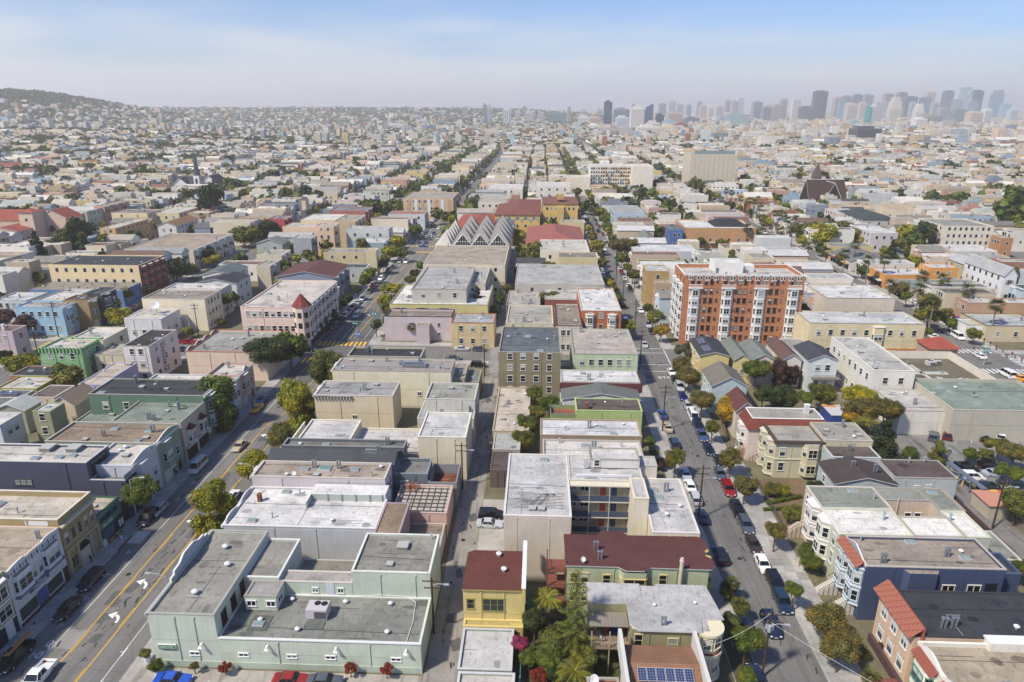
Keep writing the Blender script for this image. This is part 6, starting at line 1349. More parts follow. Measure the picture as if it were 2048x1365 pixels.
# yellow school details
for lab,(bb,v) in BL.items():
 if 'sky blue arches' in lab:
  m = MB(); bl = mp('6fa8c4')
  for i in range(5):
   c_ = 2.6 + i * 5; n = 8
   for k in range(n):
    a0,a1 = pi * k / n,pi * (k + 1) / n
    for rr_ in (1.9,): m.face([v.P('S',c_ + 1.9 * cos(a1),.12,9 + 1.9 * sin(a1)),v.P('S',c_ + 1.9 * cos(a0),.12,9 + 1.9 * sin(a0)),v.P('S',c_ + 2.4 * cos(a0),.12,9 + 2.4 * sin(a0)),v.P('S',c_ + 2.4 * cos(a1),.12,9 + 2.4 * sin(a1))][::-1],bl)
  bb.part('arches',m)
 if 'yellow school block' in lab: bb.slab(v,'S',v.W('S') * .4,v.W('S') * .6,2,15.5,.05,3,'d8b450','stair_tower'); bb.slab(v,'S',0,v.W('S'),0,3.2,.02,.2,'6fa8c4','blue_base'); bb.slab(v,'S',v.W('S') * .4,v.W('S') * .6,19,22,-8,-4,'c8a450','cupola')
 if 'tan panels' in lab:
  for i in range(7): bb.slab(v,'S',3 + i * 4.4,5 + i * 4.4,3,13,.07,.14,('d0a878','e8e8e6')[i % 2],'panel')
# ------------------------------------------------------------------ infill: the rest of the city, block by block
RW = random.Random(21)
WALLS = ['d8d2c8','cfc8bc','e0dcd6','d8ccb4','c8ccd0','dcc8b4','b8c0c4','c8b49c','a8b4b8','d4c8c8','bca890','ddd8d0','e4e0da','c4c8b8','9ab0c4','c49c8c','d8c490','8c98a8','a0705c','b8cce0','e2dfdb','cfd2d4']
WALLS = WALLS * 1 + ['e0dcd6','d8ccb4','e4e0da','d4c8c8','c8b49c','dcc8b4','e2dfdb','d8ccb4','ddd8d0','e4e0da','d8d2c8','dcc8b4','cfc8bc','d8ccb4']
ROOFS = ['d8d4ce','c8c4bc','b4b0a8','e0dedb','a8a49c','9c9890','dcdad8','8c8880','747678','54585c','c8bcac','b8a894','bfc0c2','e4e2e0','8a6a5c','aab0b0']
CN = {'d8d2c8': 'stone white','cfc8bc': 'pale taupe','e0dcd6': 'white','d8ccb4': 'cream','c8ccd0': 'pale grey','dcc8b4': 'peach beige','b8c0c4': 'cool grey','c8b49c': 'tan','a8b4b8': 'blue grey','d4c8c8': 'pinkish grey','bca890': 'brown beige','ddd8d0': 'off-white','e4e0da': 'chalk white','c4c8b8': 'sage grey','9ab0c4': 'sky blue','c49c8c': 'dusty rose','d8c490': 'straw yellow','8c98a8': 'slate blue','a0705c': 'brick red','b8cce0': 'baby blue','e2dfdb': 'bone white','cfd2d4': 'silver grey'}
RN = {'d8d4ce': 'pale','c8c4bc': 'light grey','b4b0a8': 'grey','e0dedb': 'white','a8a49c': 'grey','9c9890': 'dull grey','dcdad8': 'white','8c8880': 'mid grey','747678': 'dark grey','54585c': 'charcoal','c8bcac': 'sandy','b8a894': 'tan','bfc0c2': 'light grey','e4e2e0': 'white','8a6a5c': 'brown','aab0b0': 'grey'}
def hits(x0,y0,x1,y1): return any(not (x1 < a or x0 > c or y1 < b_ or y0 > d) for a,b_,c,d in FOOT)
def visible(x,y,z=5,pad=60):
 d = Vector((x,y,z - EYE)); c = d.dot(_fw)
 if c < 5: return False
 px = 1024 + 1365 * d.dot(_rt) / c; py = 682.5 - 1365 * d.dot(_up) / c
 return -pad < px < 2048 + pad and py < 1365 + pad
LOTS = []
SN = {-69.8: 'wide yellow lined street',-53.4: 'wide yellow lined street',29.3: 'narrow tree lined street',37.9: 'narrow tree lined street',122: 'palm lined street',138: 'palm lined street'}
for (bx0,by0,bx1,by1) in BLOCKS:
 if by0 < 60: by0 = 60
 X0,X1,Y0,Y1 = bx0 + 3.3,bx1 - 3.3,by0 + 3.3,by1 - 3.3
 if by0 > 1100 or abs((bx0 + bx1) / 2) > by1 * .84 + 90: continue
 inner = [X0,X1]
 rows = []
 if bx0 < -14 < bx1: rows = [(X0,X0 + 27,'W'),(-41 + 15,-14.6,'E'),(-9.8,6,'W'),(X1 - 19,X1 - 1.4,'E')]
 else:
  wd = X1 - X0; dp = min(24,wd * (.27 if wd > 70 else .38))
  rows = [(X0,X0 + dp,'W'),(X1 - dp,X1,'E')]
  if wd > 70: rows += [(X0 + wd * .36,X0 + wd * .36 + dp * .62,'W'),(X0 + wd * .60,X0 + wd * .60 + dp * .62,'E')]
 for (xa,xb,fc) in rows:
  y = Y0
  while y < Y1 - 6:
   wdt = RW.choice((6.4,7.6,7.6,7.6,8.2,11) if by0 < 340 else (5.6,6.4,6.4,7.6,7.6,10)); y1 = min(Y1,y + wdt)
   if y1 - y < 5.5: break
   x0,x1 = xa,xb
   if fc == 'W': x1 = xb - RW.uniform(0,6)
   else: x0 = xa + RW.uniform(0,6)
   if RW.random() > .05 and visible((x0 + x1) / 2,y):
    LOTS.append((x0,y + .05,x1,y1 - .05,fc,bx0,by0,bx1,by1))
   y = y1
LOTS = [q for q in LOTS if not hits(q[0],q[1],q[2],q[3]) and not (q[0] > 84 and q[2] < 122 and q[3] < 146) and not (76 < q[0] < 84.5 and q[3] < 187) and not (-60 < q[0] < 29 and q[1] < 197) and not (q[1] < 168 and 37 < q[0] < 84) and not (85 < q[0] < 122 and q[1] < 60 ) and not (-53 < q[0] < -15 and q[1] < 68)]
LOTS.sort(key=lambda q: q[1] + abs((q[0] + q[2]) / 2) * .25)
ORD = ['first','second','third','fourth','fifth','sixth','seventh','eighth','ninth','tenth']
NIND = 150
SQ = {'v': [],'f': [],'c': []}
def sq(pts,col): b_ = len(SQ['v']); SQ['v'] += pts; SQ['f'].append(tuple(range(b_,b_ + len(pts)))); SQ['c'].append(col)
wm_ = lambda c: (c[0] * 1.03,c[1],c[2] * .93)
WLIN = {k: wm_(lin(k,.86)) for k in WALLS}; RLIN = {k: wm_(lin(k,.74)) for k in ROOFS}
def wincol(): return RW.choice(((.02,.025,.03),(.04,.05,.06),(.10,.12,.13),(.2,.2,.19)))
def stuffhouse(x0,y0,x1,y1,z,h,wl,rf,gable,win=True,sides='SEW'):
 wc = WLIN[wl]; rc = RLIN[rf]; zt = z + h
 a,b_,c_,d = (x0,y0),(x1,y0),(x1,y1),(x0,y1)
 for p,q in ((a,b_),(b_,c_),(c_,d),(d,a)): sq([(*p,z - 2),(*q,z - 2),(*q,zt),(*p,zt)],wc)
 if gable:
  r_ = (y1 - y0) * .28; ym = (y0 + y1) / 2
  sq([(x0,y0,zt),(x1,y0,zt),(x1,ym,zt + r_),(x0,ym,zt + r_)],rc); sq([(x0,ym,zt + r_),(x1,ym,zt + r_),(x1,y1,zt),(x0,y1,zt)],rc); sq([(x1,y0,zt),(x1,y1,zt),(x1,ym,zt + r_)],wc); sq([(x0,y1,zt),(x0,y0,zt),(x0,ym,zt + r_)],wc)
 else:
  t = .4; p = .45
  sq([(x0 + t,y0 + t,zt - p),(x1 - t,y0 + t,zt - p),(x1 - t,y1 - t,zt - p),(x0 + t,y1 - t,zt - p)],rc)
  sq([(x0,y0,zt),(x1,y0,zt),(x1 - t,y0 + t,zt),(x0 + t,y0 + t,zt)],wc); sq([(x1 - t,y0 + t,zt),(x1,y0,zt),(x1,y1,zt),(x1 - t,y1 - t,zt)],wc); sq([(x0,y0,zt),(x0 + t,y0 + t,zt),(x0 + t,y1 - t,zt),(x0,y1,zt)],wc)
  sq([(x0 + t,y1 - t,zt - p),(x1 - t,y1 - t,zt - p),(x1 - t,y1 - t,zt),(x0 + t,y1 - t,zt)],wc)
  for k in range(RW.choice((0,1,2,3))):
   s_ = RW.uniform(.4,1.3); xx,yy = RW.uniform(x0 + 1.5,x1 - 1.5),RW.uniform(y0 + 1.5,max(y0 + 1.6,y1 - 1.5)); cc = RW.choice(((.5,.5,.5),(.2,.22,.24),(.35,.33,.3),(.08,.08,.09))); zz = zt - p
   hh = RW.uniform(.4,1.8); sq([(xx - s_,yy - s_,zz),(xx + s_,yy - s_,zz),(xx + s_,yy - s_,zz + hh),(xx - s_,yy - s_,zz + hh)],cc); sq([(xx - s_,yy - s_,zz + hh),(xx + s_,yy - s_,zz + hh),(xx + s_,yy + s_,zz + hh),(xx - s_,yy + s_,zz + hh)],cc); sq([(xx + s_,yy - s_,zz),(xx + s_,yy + s_,zz),(xx + s_,yy + s_,zz + hh),(xx + s_,yy - s_,zz + hh)],cc)
 if win and RW.random() < .6 and y1 - y0 > 5:      # a lower wing or a rooftop room breaks the outline
  if RW.random() < .5: stuffhouse(x0 + (x1 - x0) * RW.uniform(.1,.4),y0 + (y1 - y0) * .2,x1 - (x1 - x0) * RW.uniform(.05,.4),y1 - (y1 - y0) * .15,z + h - .5,RW.uniform(1.6,3),wl,RW.choice(ROOFS),False,False)
  else: stuffhouse(x1,y0 + .6,x1 + RW.uniform(2,5),y1 - 1,z,h * RW.uniform(.4,.75),RW.choice(WALLS),RW.choice(ROOFS),False,False)
 if win:
  fl = max(1,int(h / 3.1))
  for f in sides:
   if f == 'E' and x1 > 60: continue
   if f == 'W' and x0 < -20: continue
   wd = (x1 - x0) if f == 'S' else (y1 - y0); n = max(1,int(wd / 3.0))
   if f == 'S' and RW.random() < .35: continue
   for k in range(fl):
    for i in range(n):
     if RW.random() < .15: continue
     u = wd * (i + .5) / n; zz = z + 1.1 + k * 3.05; a_,b2 = u - .6,u + .6; cc = wincol()
     if f == 'S': sq([(x0 + a_,y0 - .08,zz),(x0 + b2,y0 - .08,zz),(x0 + b2,y0 - .08,zz + 1.6),(x0 + a_,y0 - .08,zz + 1.6)],cc)
     elif f == 'E': sq([(x1 + .08,y0 + a_,zz),(x1 + .08,y0 + b2,zz),(x1 + .08,y0 + b2,zz + 1.6),(x1 + .08,y0 + a_,zz + 1.6)],cc)
     else: sq([(x0 - .08,y1 - a_,zz),(x0 - .08,y1 - b2,zz),(x0 - .08,y1 - b2,zz + 1.6),(x0 - .08,y1 - a_,zz + 1.6)],cc)
cnt = {}
for i,(x0,y0,x1,y1,fc,bx0,by0,bx1,by1) in enumerate(LOTS):
 wl = RW.choice(WALLS); rf = RW.choice(ROOFS); gable = RW.random() < .26; h = RW.choice((6.4,7.4,8.4,9.2,9.2,10.4,12)) if y1 - y0 < 12 else RW.choice((6,9,12.5)); z = gz((x0 + x1) / 2,(y0 + y1) / 2)
 FOOT.append((x0,y0,x1,y1))
 if i < NIND:
  st = SN.get(bx1 if fc == 'E' else bx0); nb = (bx0,by0,fc,x0 > (bx0 + bx1) / 2,st); cnt[nb] = cnt.get(nb,0) + 1
  where = ('fronting the ' + st) if st else ('in the block ' + ('left' if (x0 + x1) < -140 else 'right' if (x0 + x1) > 150 else 'middle'))
  lab = '%s %s house with %s roof %s' % (CN[wl],'gabled' if gable else 'flat topped',RN[rf],where)
  v = V(x0,y0,x1,y1,h,0,wl,rf,.3,'gable' if gable else 'flat',1.8,'siding' if y0 < 220 and RW.random() < .5 else 'wall','shingle' if gable else 'roof',axis='x')
  b = B('row_house',lab,[v],'house','plain houses filling the blocks')
  if y0 < 420: b.facade(v,fc,'v2',None if y1 - y0 > 9 else 1); b.grid(v,'S',2,1,.9,1.3)
  else:
   b.grid(v,fc,max(2,int(v.W(fc) / 3)),max(1,int(h / 3.2)),1.2,1.6); b.grid(v,'S',max(1,int((x1 - x0) / 5)),max(1,int(h / 4)),1.0,1.4)
  if not gable: b.vents(v,RW.choice((2,3,4)) if y0 < 300 else 1)
  b.finish()
 else: stuffhouse(x0,y0,x1,y1,z,h,wl,rf,gable)
# the far city beyond the laid-out blocks
nfar = 0
y = 1190.0
while y < 5600:
 half = y * .83 + 60; step = 13.5 + (y - 1190) * .007; x = -half
 while x < half:
  w_ = RW.choice((6,7,8,11,18)) * (1 + (y - 1190) / 5000); dp = RW.uniform(8,15) * (1 + (y - 1190) / 4000)
  if RW.random() < .80 and gz(x,y) < 82:
   yy = y + RW.uniform(-3,3); z = gz(x,yy); tall = RW.random()
   h = RW.choice((7,9,10,12)) if tall < .93 else RW.uniform(14,26)
   if x > 300 and y > 1500 and tall > .85: h = RW.uniform(12,30)
   if x > 350 and y < 2600 and RW.random() < .3: w_ *= 2.4; dp *= 1.7
   if y > 3800 and x > 200 and RW.random() < .25: h *= 1.6
   wl = RW.choice(WALLS); rf = RW.choice(ROOFS); stuffhouse(x,yy,x + w_ * .95,yy + dp,z,h,wl,rf,RW.random() < .3 and h < 11,win=(y < 2600 and RW.random() < .8),sides='S'); nfar += 1
  x += w_ * RW.choice((1.0,1.0,1.12,1.6))
 y += step + RW.uniform(0,6) * (1 + y / 3000)
# a few hundred metres left: houses stepping up the hillside
me = bpy.data.meshes.new('distant_houses'); me.from_pydata(SQ['v'],[],SQ['f'])
ca = me.attributes.new('tone','FLOAT_COLOR','FACE')
arr = np.ones((len(SQ['c']),4),np.float32); arr[:,:3] = np.array(SQ['c'],np.float32); ca.data.foreach_set('color',arr.ravel())
me.materials.append(mat('attr',(.5,.5,.5))); o = bpy.data.objects.new('distant_houses',me); COL.objects.link(o)
tag(o,'thousands of pale flat roofed houses filling the city to the horizon','houses',kind='stuff')
print('lots',len(LOTS),'far',nfar,'quads',len(SQ['f']))
# downtown and mid-rise towers: photo x0, x1, top row, distance, colour, kind
TW = [('d3',738,808,178,2300,'34506c','glass'),('d3',812,950,234,2600,'8c9098','fins'),('d3',950,1068,228,2250,'d8d4cc','grid'),('d3',1070,1138,192,2350,'3c5878','slant'),('d3',1155,1222,280,2400,'3c4c64','glass'),('d3',1245,1378,264,2600,'b8a898','grid'),('d3',832,944,300,2100,'c0c8cc','grid'),('d3',992,1195,375,1900,'d8d0c4','grid'),('d3',1080,1190,342,2000,'d0c8bc','grid'),('d3',1195,1325,374,1900,'d0c0a0','plain'),('d3',1210,1320,332,2300,'8cb0b8','glass'),('d3',1385,1505,306,2700,'5c7080','glass'),('d3',1320,1410,350,2200,'9c5c54','grid'),('d3',1410,1460,345,2200,'c8bcb0','grid'),('d3',1510,1590,346,2300,'5c90b4','glass'),('d3',1645,1720,302,2700,'94a8b4','glass'),('d3',1722,1915,276,2600,'90a4a8','glass'),('d3',1936,2012,178,3300,'8c98a4','fins'),('d3',2012,2080,220,3200,'808c98','fins'),
   ('d3',1176,1240,190,4200,'98a0ac','grid'),('d3',1256,1318,164,4100,'c0bcbc','grid'),('d3',1322,1380,196,4200,'b8b4b4','grid'),('d3',1400,1440,205,4200,'9098a4','grid'),('d3',1486,1530,176,4200,'a0a0a8','grid'),('d3',1508,1568,206,3600,'bcb0a8','grid'),('d3',1574,1622,214,3900,'c8c4c4','grid'),('d3',1634,1700,210,4000,'c0b8b8','grid'),('d3',1710,1756,166,4300,'a8a4ac','grid'),('d3',1762,1808,166,4400,'b0acb4','grid'),('d3',1812,1864,138,4400,'c8ccd4','fins'),
   ('d3',82,122,216,3600,'8c9098','grid'),('d3',20,70,250,3300,'b0acb0','grid'),('d3',100,180,255,3000,'b8b4b4','grid'),('d3',205,262,262,3200,'a8a4a8','grid'),('d3',282,444,262,2900,'70888c','grid'),('d3',444,474,220,3100,'a49c98','grid'),('d3',560,600,240,3800,'a8a8b0','grid'),('d3',620,722,300,2700,'c8a89c','grid'),('d3',680,712,232,4000,'a8a8b0','grid'),('d3',524,612,292,2900,'d0ccc4','grid'),('d3',610,712,362,2300,'e0dcd0','fins'),('d3',720,850,400,1700,'a8a4a0','grid'),('d3',850,970,384,1700,'b0a8a4','plain'),('d3',960,985,195,4200,'b09c98','grid'),
   ('d2',1642,1694,222,3400,'9098a0','grid'),('d2',1472,1518,252,3500,'a8acb0','grid'),('d2',1816,1846,200,2800,'6c747c','glass'),('d2',1846,1884,210,2800,'a8acb0','grid'),('d2',1970,2040,236,2700,'c8ccd0','fins'),('d2',1041,1058,262,3900,'c8b8a0','plain'),('d2',1222,1330,286,3300,'a0a8a8','grid'),('d2',912,984,312,3000,'c0bcb4','grid'),('d2',1050,1190,362,2300,'b8bcc4','grid'),('d2',1270,1430,380,2200,'70829c','grid'),('d2',1432,1590,378,2200,'c0b0a8','grid'),('d2',1128,1216,420,1750,'e4e2dc','fins'),('d2',82,222,436,1700,'d0d0d0','grid'),('d2',1338,1376,320,2600,'b0b8bc','grid'),('d2',984,1090,395,2000,'888c88','grid'),
   ('d4',112,164,158,3700,'a49c98','grid'),('d4',202,274,156,3900,'d0ccc8','fins'),('d4',266,378,218,3400,'5c6068','glass'),('d4',380,492,92,3900,'4c4c54','dark'),('d4',542,606,142,4000,'a89c9c','grid'),('d4',606,676,132,4200,'8c8488','grid'),('d4',582,642,168,3500,'7c9ca4','glass'),('d4',700,766,122,4200,'5c7484','glass'),('d4',772,856,120,4300,'8c9ca8','grid'),('d4',642,720,190,3300,'c0b4ac','grid'),('d4',742,800,184,3500,'c8b8b0','grid'),('d4',796,834,216,2700,'2c9c98','glass'),('d4',834,872,206,2705,'d0d0d0','fins'),('d4',872,964,172,3400,'b8b8b8','grid'),('d4',942,1020,114,4400,'9c8c90','grid'),('d4',992,1098,140,3500,'d0c4b4','taper'),('d4',1052,1126,104,4500,'6c7078','grid'),('d4',1104,1210,136,4100,'647484','fins'),('d4',1150,1196,182,3600,'a8acac','grid'),('d4',1196,1270,190,3200,'d0ccc4','taper'),('d4',1240,1316,144,4100,'5c7c8c','glass'),('d4',1272,1352,98,4500,'c8b4ac','grid'),('d4',1326,1380,188,3700,'b0a4a4','grid'),('d4',1382,1462,230,2900,'98a4a8','grid'),('d4',1426,1500,92,4400,'586c7c','glass'),('d4',1502,1570,164,4000,'8c98a0','glass'),('d4',1576,1654,60,4000,'90a8b4','brace'),('d4',1660,1738,88,4200,'4c5c6c','glass'),('d4',1640,1696,174,3600,'7c94a4','glass'),('d4',1740,1810,240,3100,'d0d4d4','fins'),('d4',1824,1908,84,4200,'7494a8','spire'),('d4',1892,1956,196,3700,'8cb0bc','glass'),('d4',1948,2010,242,3300,'b0c0c4','grid'),('d4',-10,58,206,3400,'b4a8a0','grid'),('d4',54,112,202,3500,'a89c94','grid'),('d4',1500,1620,245,3000,'74888c','glass'),('d4',1184,1280,312,2500,'e0d8d0','grid'),('d4',1280,1400,285,2600,'98948c','grid'),('d4',710,925,392,1500,'50545c','grid'),('d4',1625,1735,260,2900,'c8b8a0','grid'),('d4',655,745,330,2500,'8cb0ac','glass')]
CNAME = lambda c: {'3': 'dark blue','4': 'dark','5': 'dark blue grey','6': 'grey blue','7': 'blue grey','8': 'grey','9': 'mid grey','a': 'stone grey','b': 'beige grey','c': 'pale','d': 'off-white','e': 'white','2': 'teal'}[c[0]]
KN = {'glass': 'glass','fins': 'vertically ribbed','grid': 'window gridded','slant': 'sail topped glass','plain': 'plain walled','dark': 'broad black','taper': 'stepped tapering','brace': 'cross braced','spire': 'spire topped glass'}
for i,(f,xa,xb,yt,D,c_,kd) in enumerate(TW):
 o_ = FR[f]; y = D; (X0,zt) = ray(o_[0] + xa / o_[2],o_[1] + yt / o_[2],y); (X1,_) = ray(o_[0] + xb / o_[2],o_[1] + yt / o_[2],y); wd = X1 - X0; dp = min(wd,45)
 g0 = gz((X0 + X1) / 2,y); lab = '%s %s tower on the skyline' % (CNAME(c_),KN[kd]); cn = 'tower'
 if zt < 55: lab = '%s %s block below the skyline' % (CNAME(c_),KN[kd])
 root = empty('tower_block',((X0 + X1) / 2,y,g0),0,lab,cn,'distant tall buildings'); O = ((X0 + X1) / 2,y,g0); mm = mat('plain',c_,.5,.95); xm_ = (X0 + X1) / 2; X0,X1 = xm_ - wd * .44,xm_ + wd * .44; wd = X1 - X0; dk = mat('plain',tuple(v_ * .5 for v_ in lin(c_,.9)),.3,1)
 lt = mat('plain',tuple(min(.8,v_ * 1.25 + .03) for v_ in lin(c_,.9)),.6,1)
 m = MB()
 if kd == 'taper': m.box(X0,y,g0,X1,y + dp,zt * .62,mm); m.box(X0 + wd * .1,y + 2,zt * .62,X1 - wd * .1,y + dp - 2,zt * .85,mm); m.box(X0 + wd * .24,y + 4,zt * .85,X1 - wd * .24,y + dp - 4,zt,mm)
 elif kd == 'slant': m.prism([(X0,y),(X1,y),(X1,y + dp),(X0,y + dp)],g0,zt * .8,mm,cap=False); m.face([(X0,y,zt * .8),(X1,y,zt * .8),(X1,y,zt),(X0,y,zt * .86)],mm); m.face([(X0,y,zt * .86),(X1,y,zt),(X1,y + dp,zt),(X0,y + dp,zt * .86)],mm); m.face([(X1,y,zt * .8),(X1,y + dp,zt * .8),(X1,y + dp,zt),(X1,y,zt)],mm)
 elif kd == 'spire': m.box(X0,y,g0,X1,y + dp,zt * .9,mm); m.box(X0 + wd * .15,y + 3,zt * .9,X1 - wd * .15,y + dp - 3,zt,mm); m.tube((X1 - wd * .2,y + 5,zt),(X1 - wd * .2,y + 5,zt + 24),1.2,.5,mm,5)
 elif kd == 'brace': m.box(X0,y,g0,X1,y + dp,zt,mm)
 else: m.box(X0,y,g0,X1,y + dp,zt,mm); m.box(X0 + wd * .2,y + 3,zt,X1 - wd * .3,y + dp - 3,zt + 5,mm)
 m.build('shaft',root,O); m = MB(); H_ = zt * (.62 if kd == 'taper' else .8 if kd == 'slant' else 1)
 if kd in ('grid','dark','taper'):
  st = 7.5 if D > 2700 else 4.2; n = int((H_ - g0) / st); ncol = max(3,int(wd / (st * .9)))
  for k in range(1,n):
   z = g0 + k * st
   if kd == 'dark' or D > 3600: m.box(X0 + 1,y - .4,z,X1 - 1,y - .05,z + st * .45,dk,bottom=False)
   else:
    for q in range(ncol): xx = X0 + wd * (q + .2) / ncol; m.face([(xx,y - .3,z),(xx + wd * .6 / ncol,y - .3,z),(xx + wd * .6 / ncol,y - .3,z + st * .55),(xx,y - .3,z + st * .55)],dk)
  m.build('window_bands',root,O,kind='stuff')
 elif kd == 'fins':
  n = max(4,int(wd / 6))
  for q in range(n): xx = X0 + wd * (q + .25) / n; m.box(xx,y - .5,g0 + 5,xx + wd * .5 / n,y - .05,H_ - 4,dk,bottom=False)
  m.build('window_strips',root,O,kind='stuff')
 elif kd in ('glass','slant','spire','brace'):
  st = 9 if D > 2700 else 5; n = int((H_ - g0) / st)
  for k in range(1,n): z = g0 + k * st; m.box(X0,y - .4,z,X1,y - .05,z + st * .28,lt,bottom=False)
  if kd == 'brace':
   nb = 3
   for k in range(nb):
    za,zb = g0 + (H_ - g0) * k / nb,g0 + (H_ - g0) * (k + 1) / nb; m.tube((X0,y - 1,za),(X1,y - 1,zb),1.6,1.6,WHITE,4); m.tube((X1,y - 1,za),(X0,y - 1,zb),1.6,1.6,WHITE,4)
  m.build('floor_bands',root,O,kind='stuff')
# ------------------------------------------------------------------ trees
NR = np.random.RandomState(5)
def leafmesh(name,centers,radii,n,size,m,squash=1.0,flat=.0,core=True):
 """leaf quads spread over and through overlapping clumps, plus small twiggy cores so the crown is not hollow"""
 C = np.array(centers); Rr = np.array(radii); w_ = Rr ** 2; w_ = w_ / w_.sum()
 idx = NR.choice(len(C),n,p=w_); d = NR.normal(size=(n,3)); d /= np.linalg.norm(d,axis=1)[:,None]
 r = Rr[idx] * NR.uniform(.72,1.08,n); P = C[idx] + d * r[:,None] * np.array([1,1,squash])
 nrm = d + NR.normal(scale=.55,size=(n,3)); nrm /= np.linalg.norm(nrm,axis=1)[:,None]
 t = np.cross(nrm,NR.normal(size=(n,3))); t /= np.linalg.norm(t,axis=1)[:,None]; b = np.cross(nrm,t)
 s = size * NR.uniform(.6,1.3,n)[:,None]; v = np.stack([P - t * s - b * s * .6,P + t * s - b * s * .6,P + t * s * .7 + b * s * .7,P - t * s * .7 + b * s * .7],1).reshape(-1,3)
 f = np.arange(n * 4).reshape(n,4)
 vs = [tuple(x) for x in v]; fs = [tuple(int(q) for q in x) for x in f]
 if core:
  for c,q in zip(C,Rr):
   k = q * .72; b0 = len(vs)
   for z,rr in ((-.9,.35),(-.35,.9),(.35,.95),(.9,.4)):
    for a in range(6): vs.append((c[0] + k * rr * cos(a * pi / 3 + z),c[1] + k * rr * sin(a * pi / 3 + z),c[2] + k * z * squash))
   for j in range(3):
    for a in range(6): a2 = (a + 1) % 6; fs.append((b0 + j * 6 + a,b0 + j * 6 + a2,b0 + (j + 1) * 6 + a2,b0 + (j + 1) * 6 + a))
   fs.append(tuple(b0 + 18 + a for a in range(6)))
 me = bpy.data.meshes.new(name); me.from_pydata(vs,[],fs); me.materials.append(m); return me
def clumps(k,kind,seed):
 r = random.Random(seed); c = []; q = []
 for i in range(k):
  if kind == 'round':
   a = r.random() * 2 * pi; rr = sqrt(r.random()) * .70; z = r.uniform(-.45,.6) * (1 - rr * .45); c.append((rr * cos(a),rr * sin(a),z)); q.append(r.uniform(.28,.42))
  elif kind == 'tall': a = r.random() * 2 * pi; z = r.uniform(-.95,.95); rr = .42 * sqrt(max(0,1 - (z / 1.15) ** 2)) * sqrt(r.random()) * 1.5; c.append((rr * cos(a),rr * sin(a),z)); q.append(r.uniform(.26,.38))
  elif kind == 'flat': a = r.random() * 2 * pi; rr = sqrt(r.random()) * .75; c.append((rr * cos(a),rr * sin(a),r.uniform(-.12,.22) + .2 * (1 - rr))); q.append(r.uniform(.22,.34))
  elif kind == 'cone': z = (i / k) * 2.2 - .9; w_ = .62 * (1 - (z + .9) / 2.35); a = i * 2.4; c.append((w_ * .6 * cos(a),w_ * .6 * sin(a),z)); q.append(max(.10,w_ * .75))
 if kind in ('round','flat'): c.append((0,0,.1)); q.append(.5 if kind == 'round' else .3)
 return c,q
LEAF = {'green': (.085,.122,.022),'dark': (.040,.060,.020),'lime': (.200,.215,.022),'olive': (.105,.122,.028),'brown': (.112,.108,.034),'gold': (.26,.19,.025),'purple': (.070,.040,.038),'conifer': (.030,.044,.022),'red': (.16,.035,.02),'magenta': (.20,.03,.10),'palm': (.085,.10,.03),'blue': (.075,.09,.07)}
LM = {k: mat('leaf',v) for k,v in LEAF.items()}
BARK = mat('dirt',(.13,.095,.07)); BARK2 = mat('dirt',(.26,.22,.18))
CROWN = {}
def crown(shape,tone,lod,var):
 key = (shape,tone,lod,var)
 if key in CROWN: return CROWN[key]
 n = {0: 12500,1: 2400,2: 560}[lod]; s = {0: .033,1: .078,2: .14}[lod]; k = {'round': 26,'tall': 26,'flat': 22,'cone': 16}[shape]
 c,q = clumps(k,shape,100 + var * 7 + len(shape)); me = leafmesh('crown',c,q,n,s,LM[tone]); CROWN[key] = me; return me
TRK = {}
def trunk(h,limbs,var):
 key = (limbs,var)
 if key in TRK: return TRK[key]
 m = MB(); r = random.Random(var); m.tube((0,0,0),(.02,.01,.55),.045,.035,BARK,7,cap=False)
 for i in range(limbs): a = i * 2 * pi / limbs + r.random(); m.tube((.02,.01,.5),(.22 * cos(a),.22 * sin(a),.95),.028,.014,BARK,5,cap=False); m.tube((.22 * cos(a),.22 * sin(a),.95),(.4 * cos(a + .4),.4 * sin(a + .4),1.2),.014,.006,BARK,4,cap=False)
 TRK[key] = m.mesh('trunk'); return TRK[key]
TREES = []
def tree(x,y,zb,rad,hc,shape,tone,lab=None,name=None,rz=None):
 """zb ground, hc crown centre height, rad crown radius"""
 D = sqrt(x * x + y * y); lod = 0 if D < 190 else 1 if D < 420 else 2; var = random.randrange(3)
 nm = {'cone': 'conifer_tree'}.get(shape,'leafy_tree') if rad > 1.3 else 'shrub'
 rt = empty(name or nm,(x,y,zb),random.random() * 6.28)
 tag(rt,lab or '','tree' if rad > 1.3 else 'shrub')
 c = inst('crown',crown(shape,tone,lod,var),rt,(0,0,hc)); zs = {'round': .85,'tall': 1.0,'flat': .9,'cone': 1.0}[shape]; c.scale = (rad,rad,rad * zs)
 t = inst('trunk',trunk(1,3 if rad > 1.3 else 2,var),rt,(0,0,0)); t.scale = (max(1.2,hc * .55 + 1),max(1.2,hc * .55 + 1),hc)
 TREES.append((rt,x,y,rad,tone,shape,lab)); return rt
FROND = {}
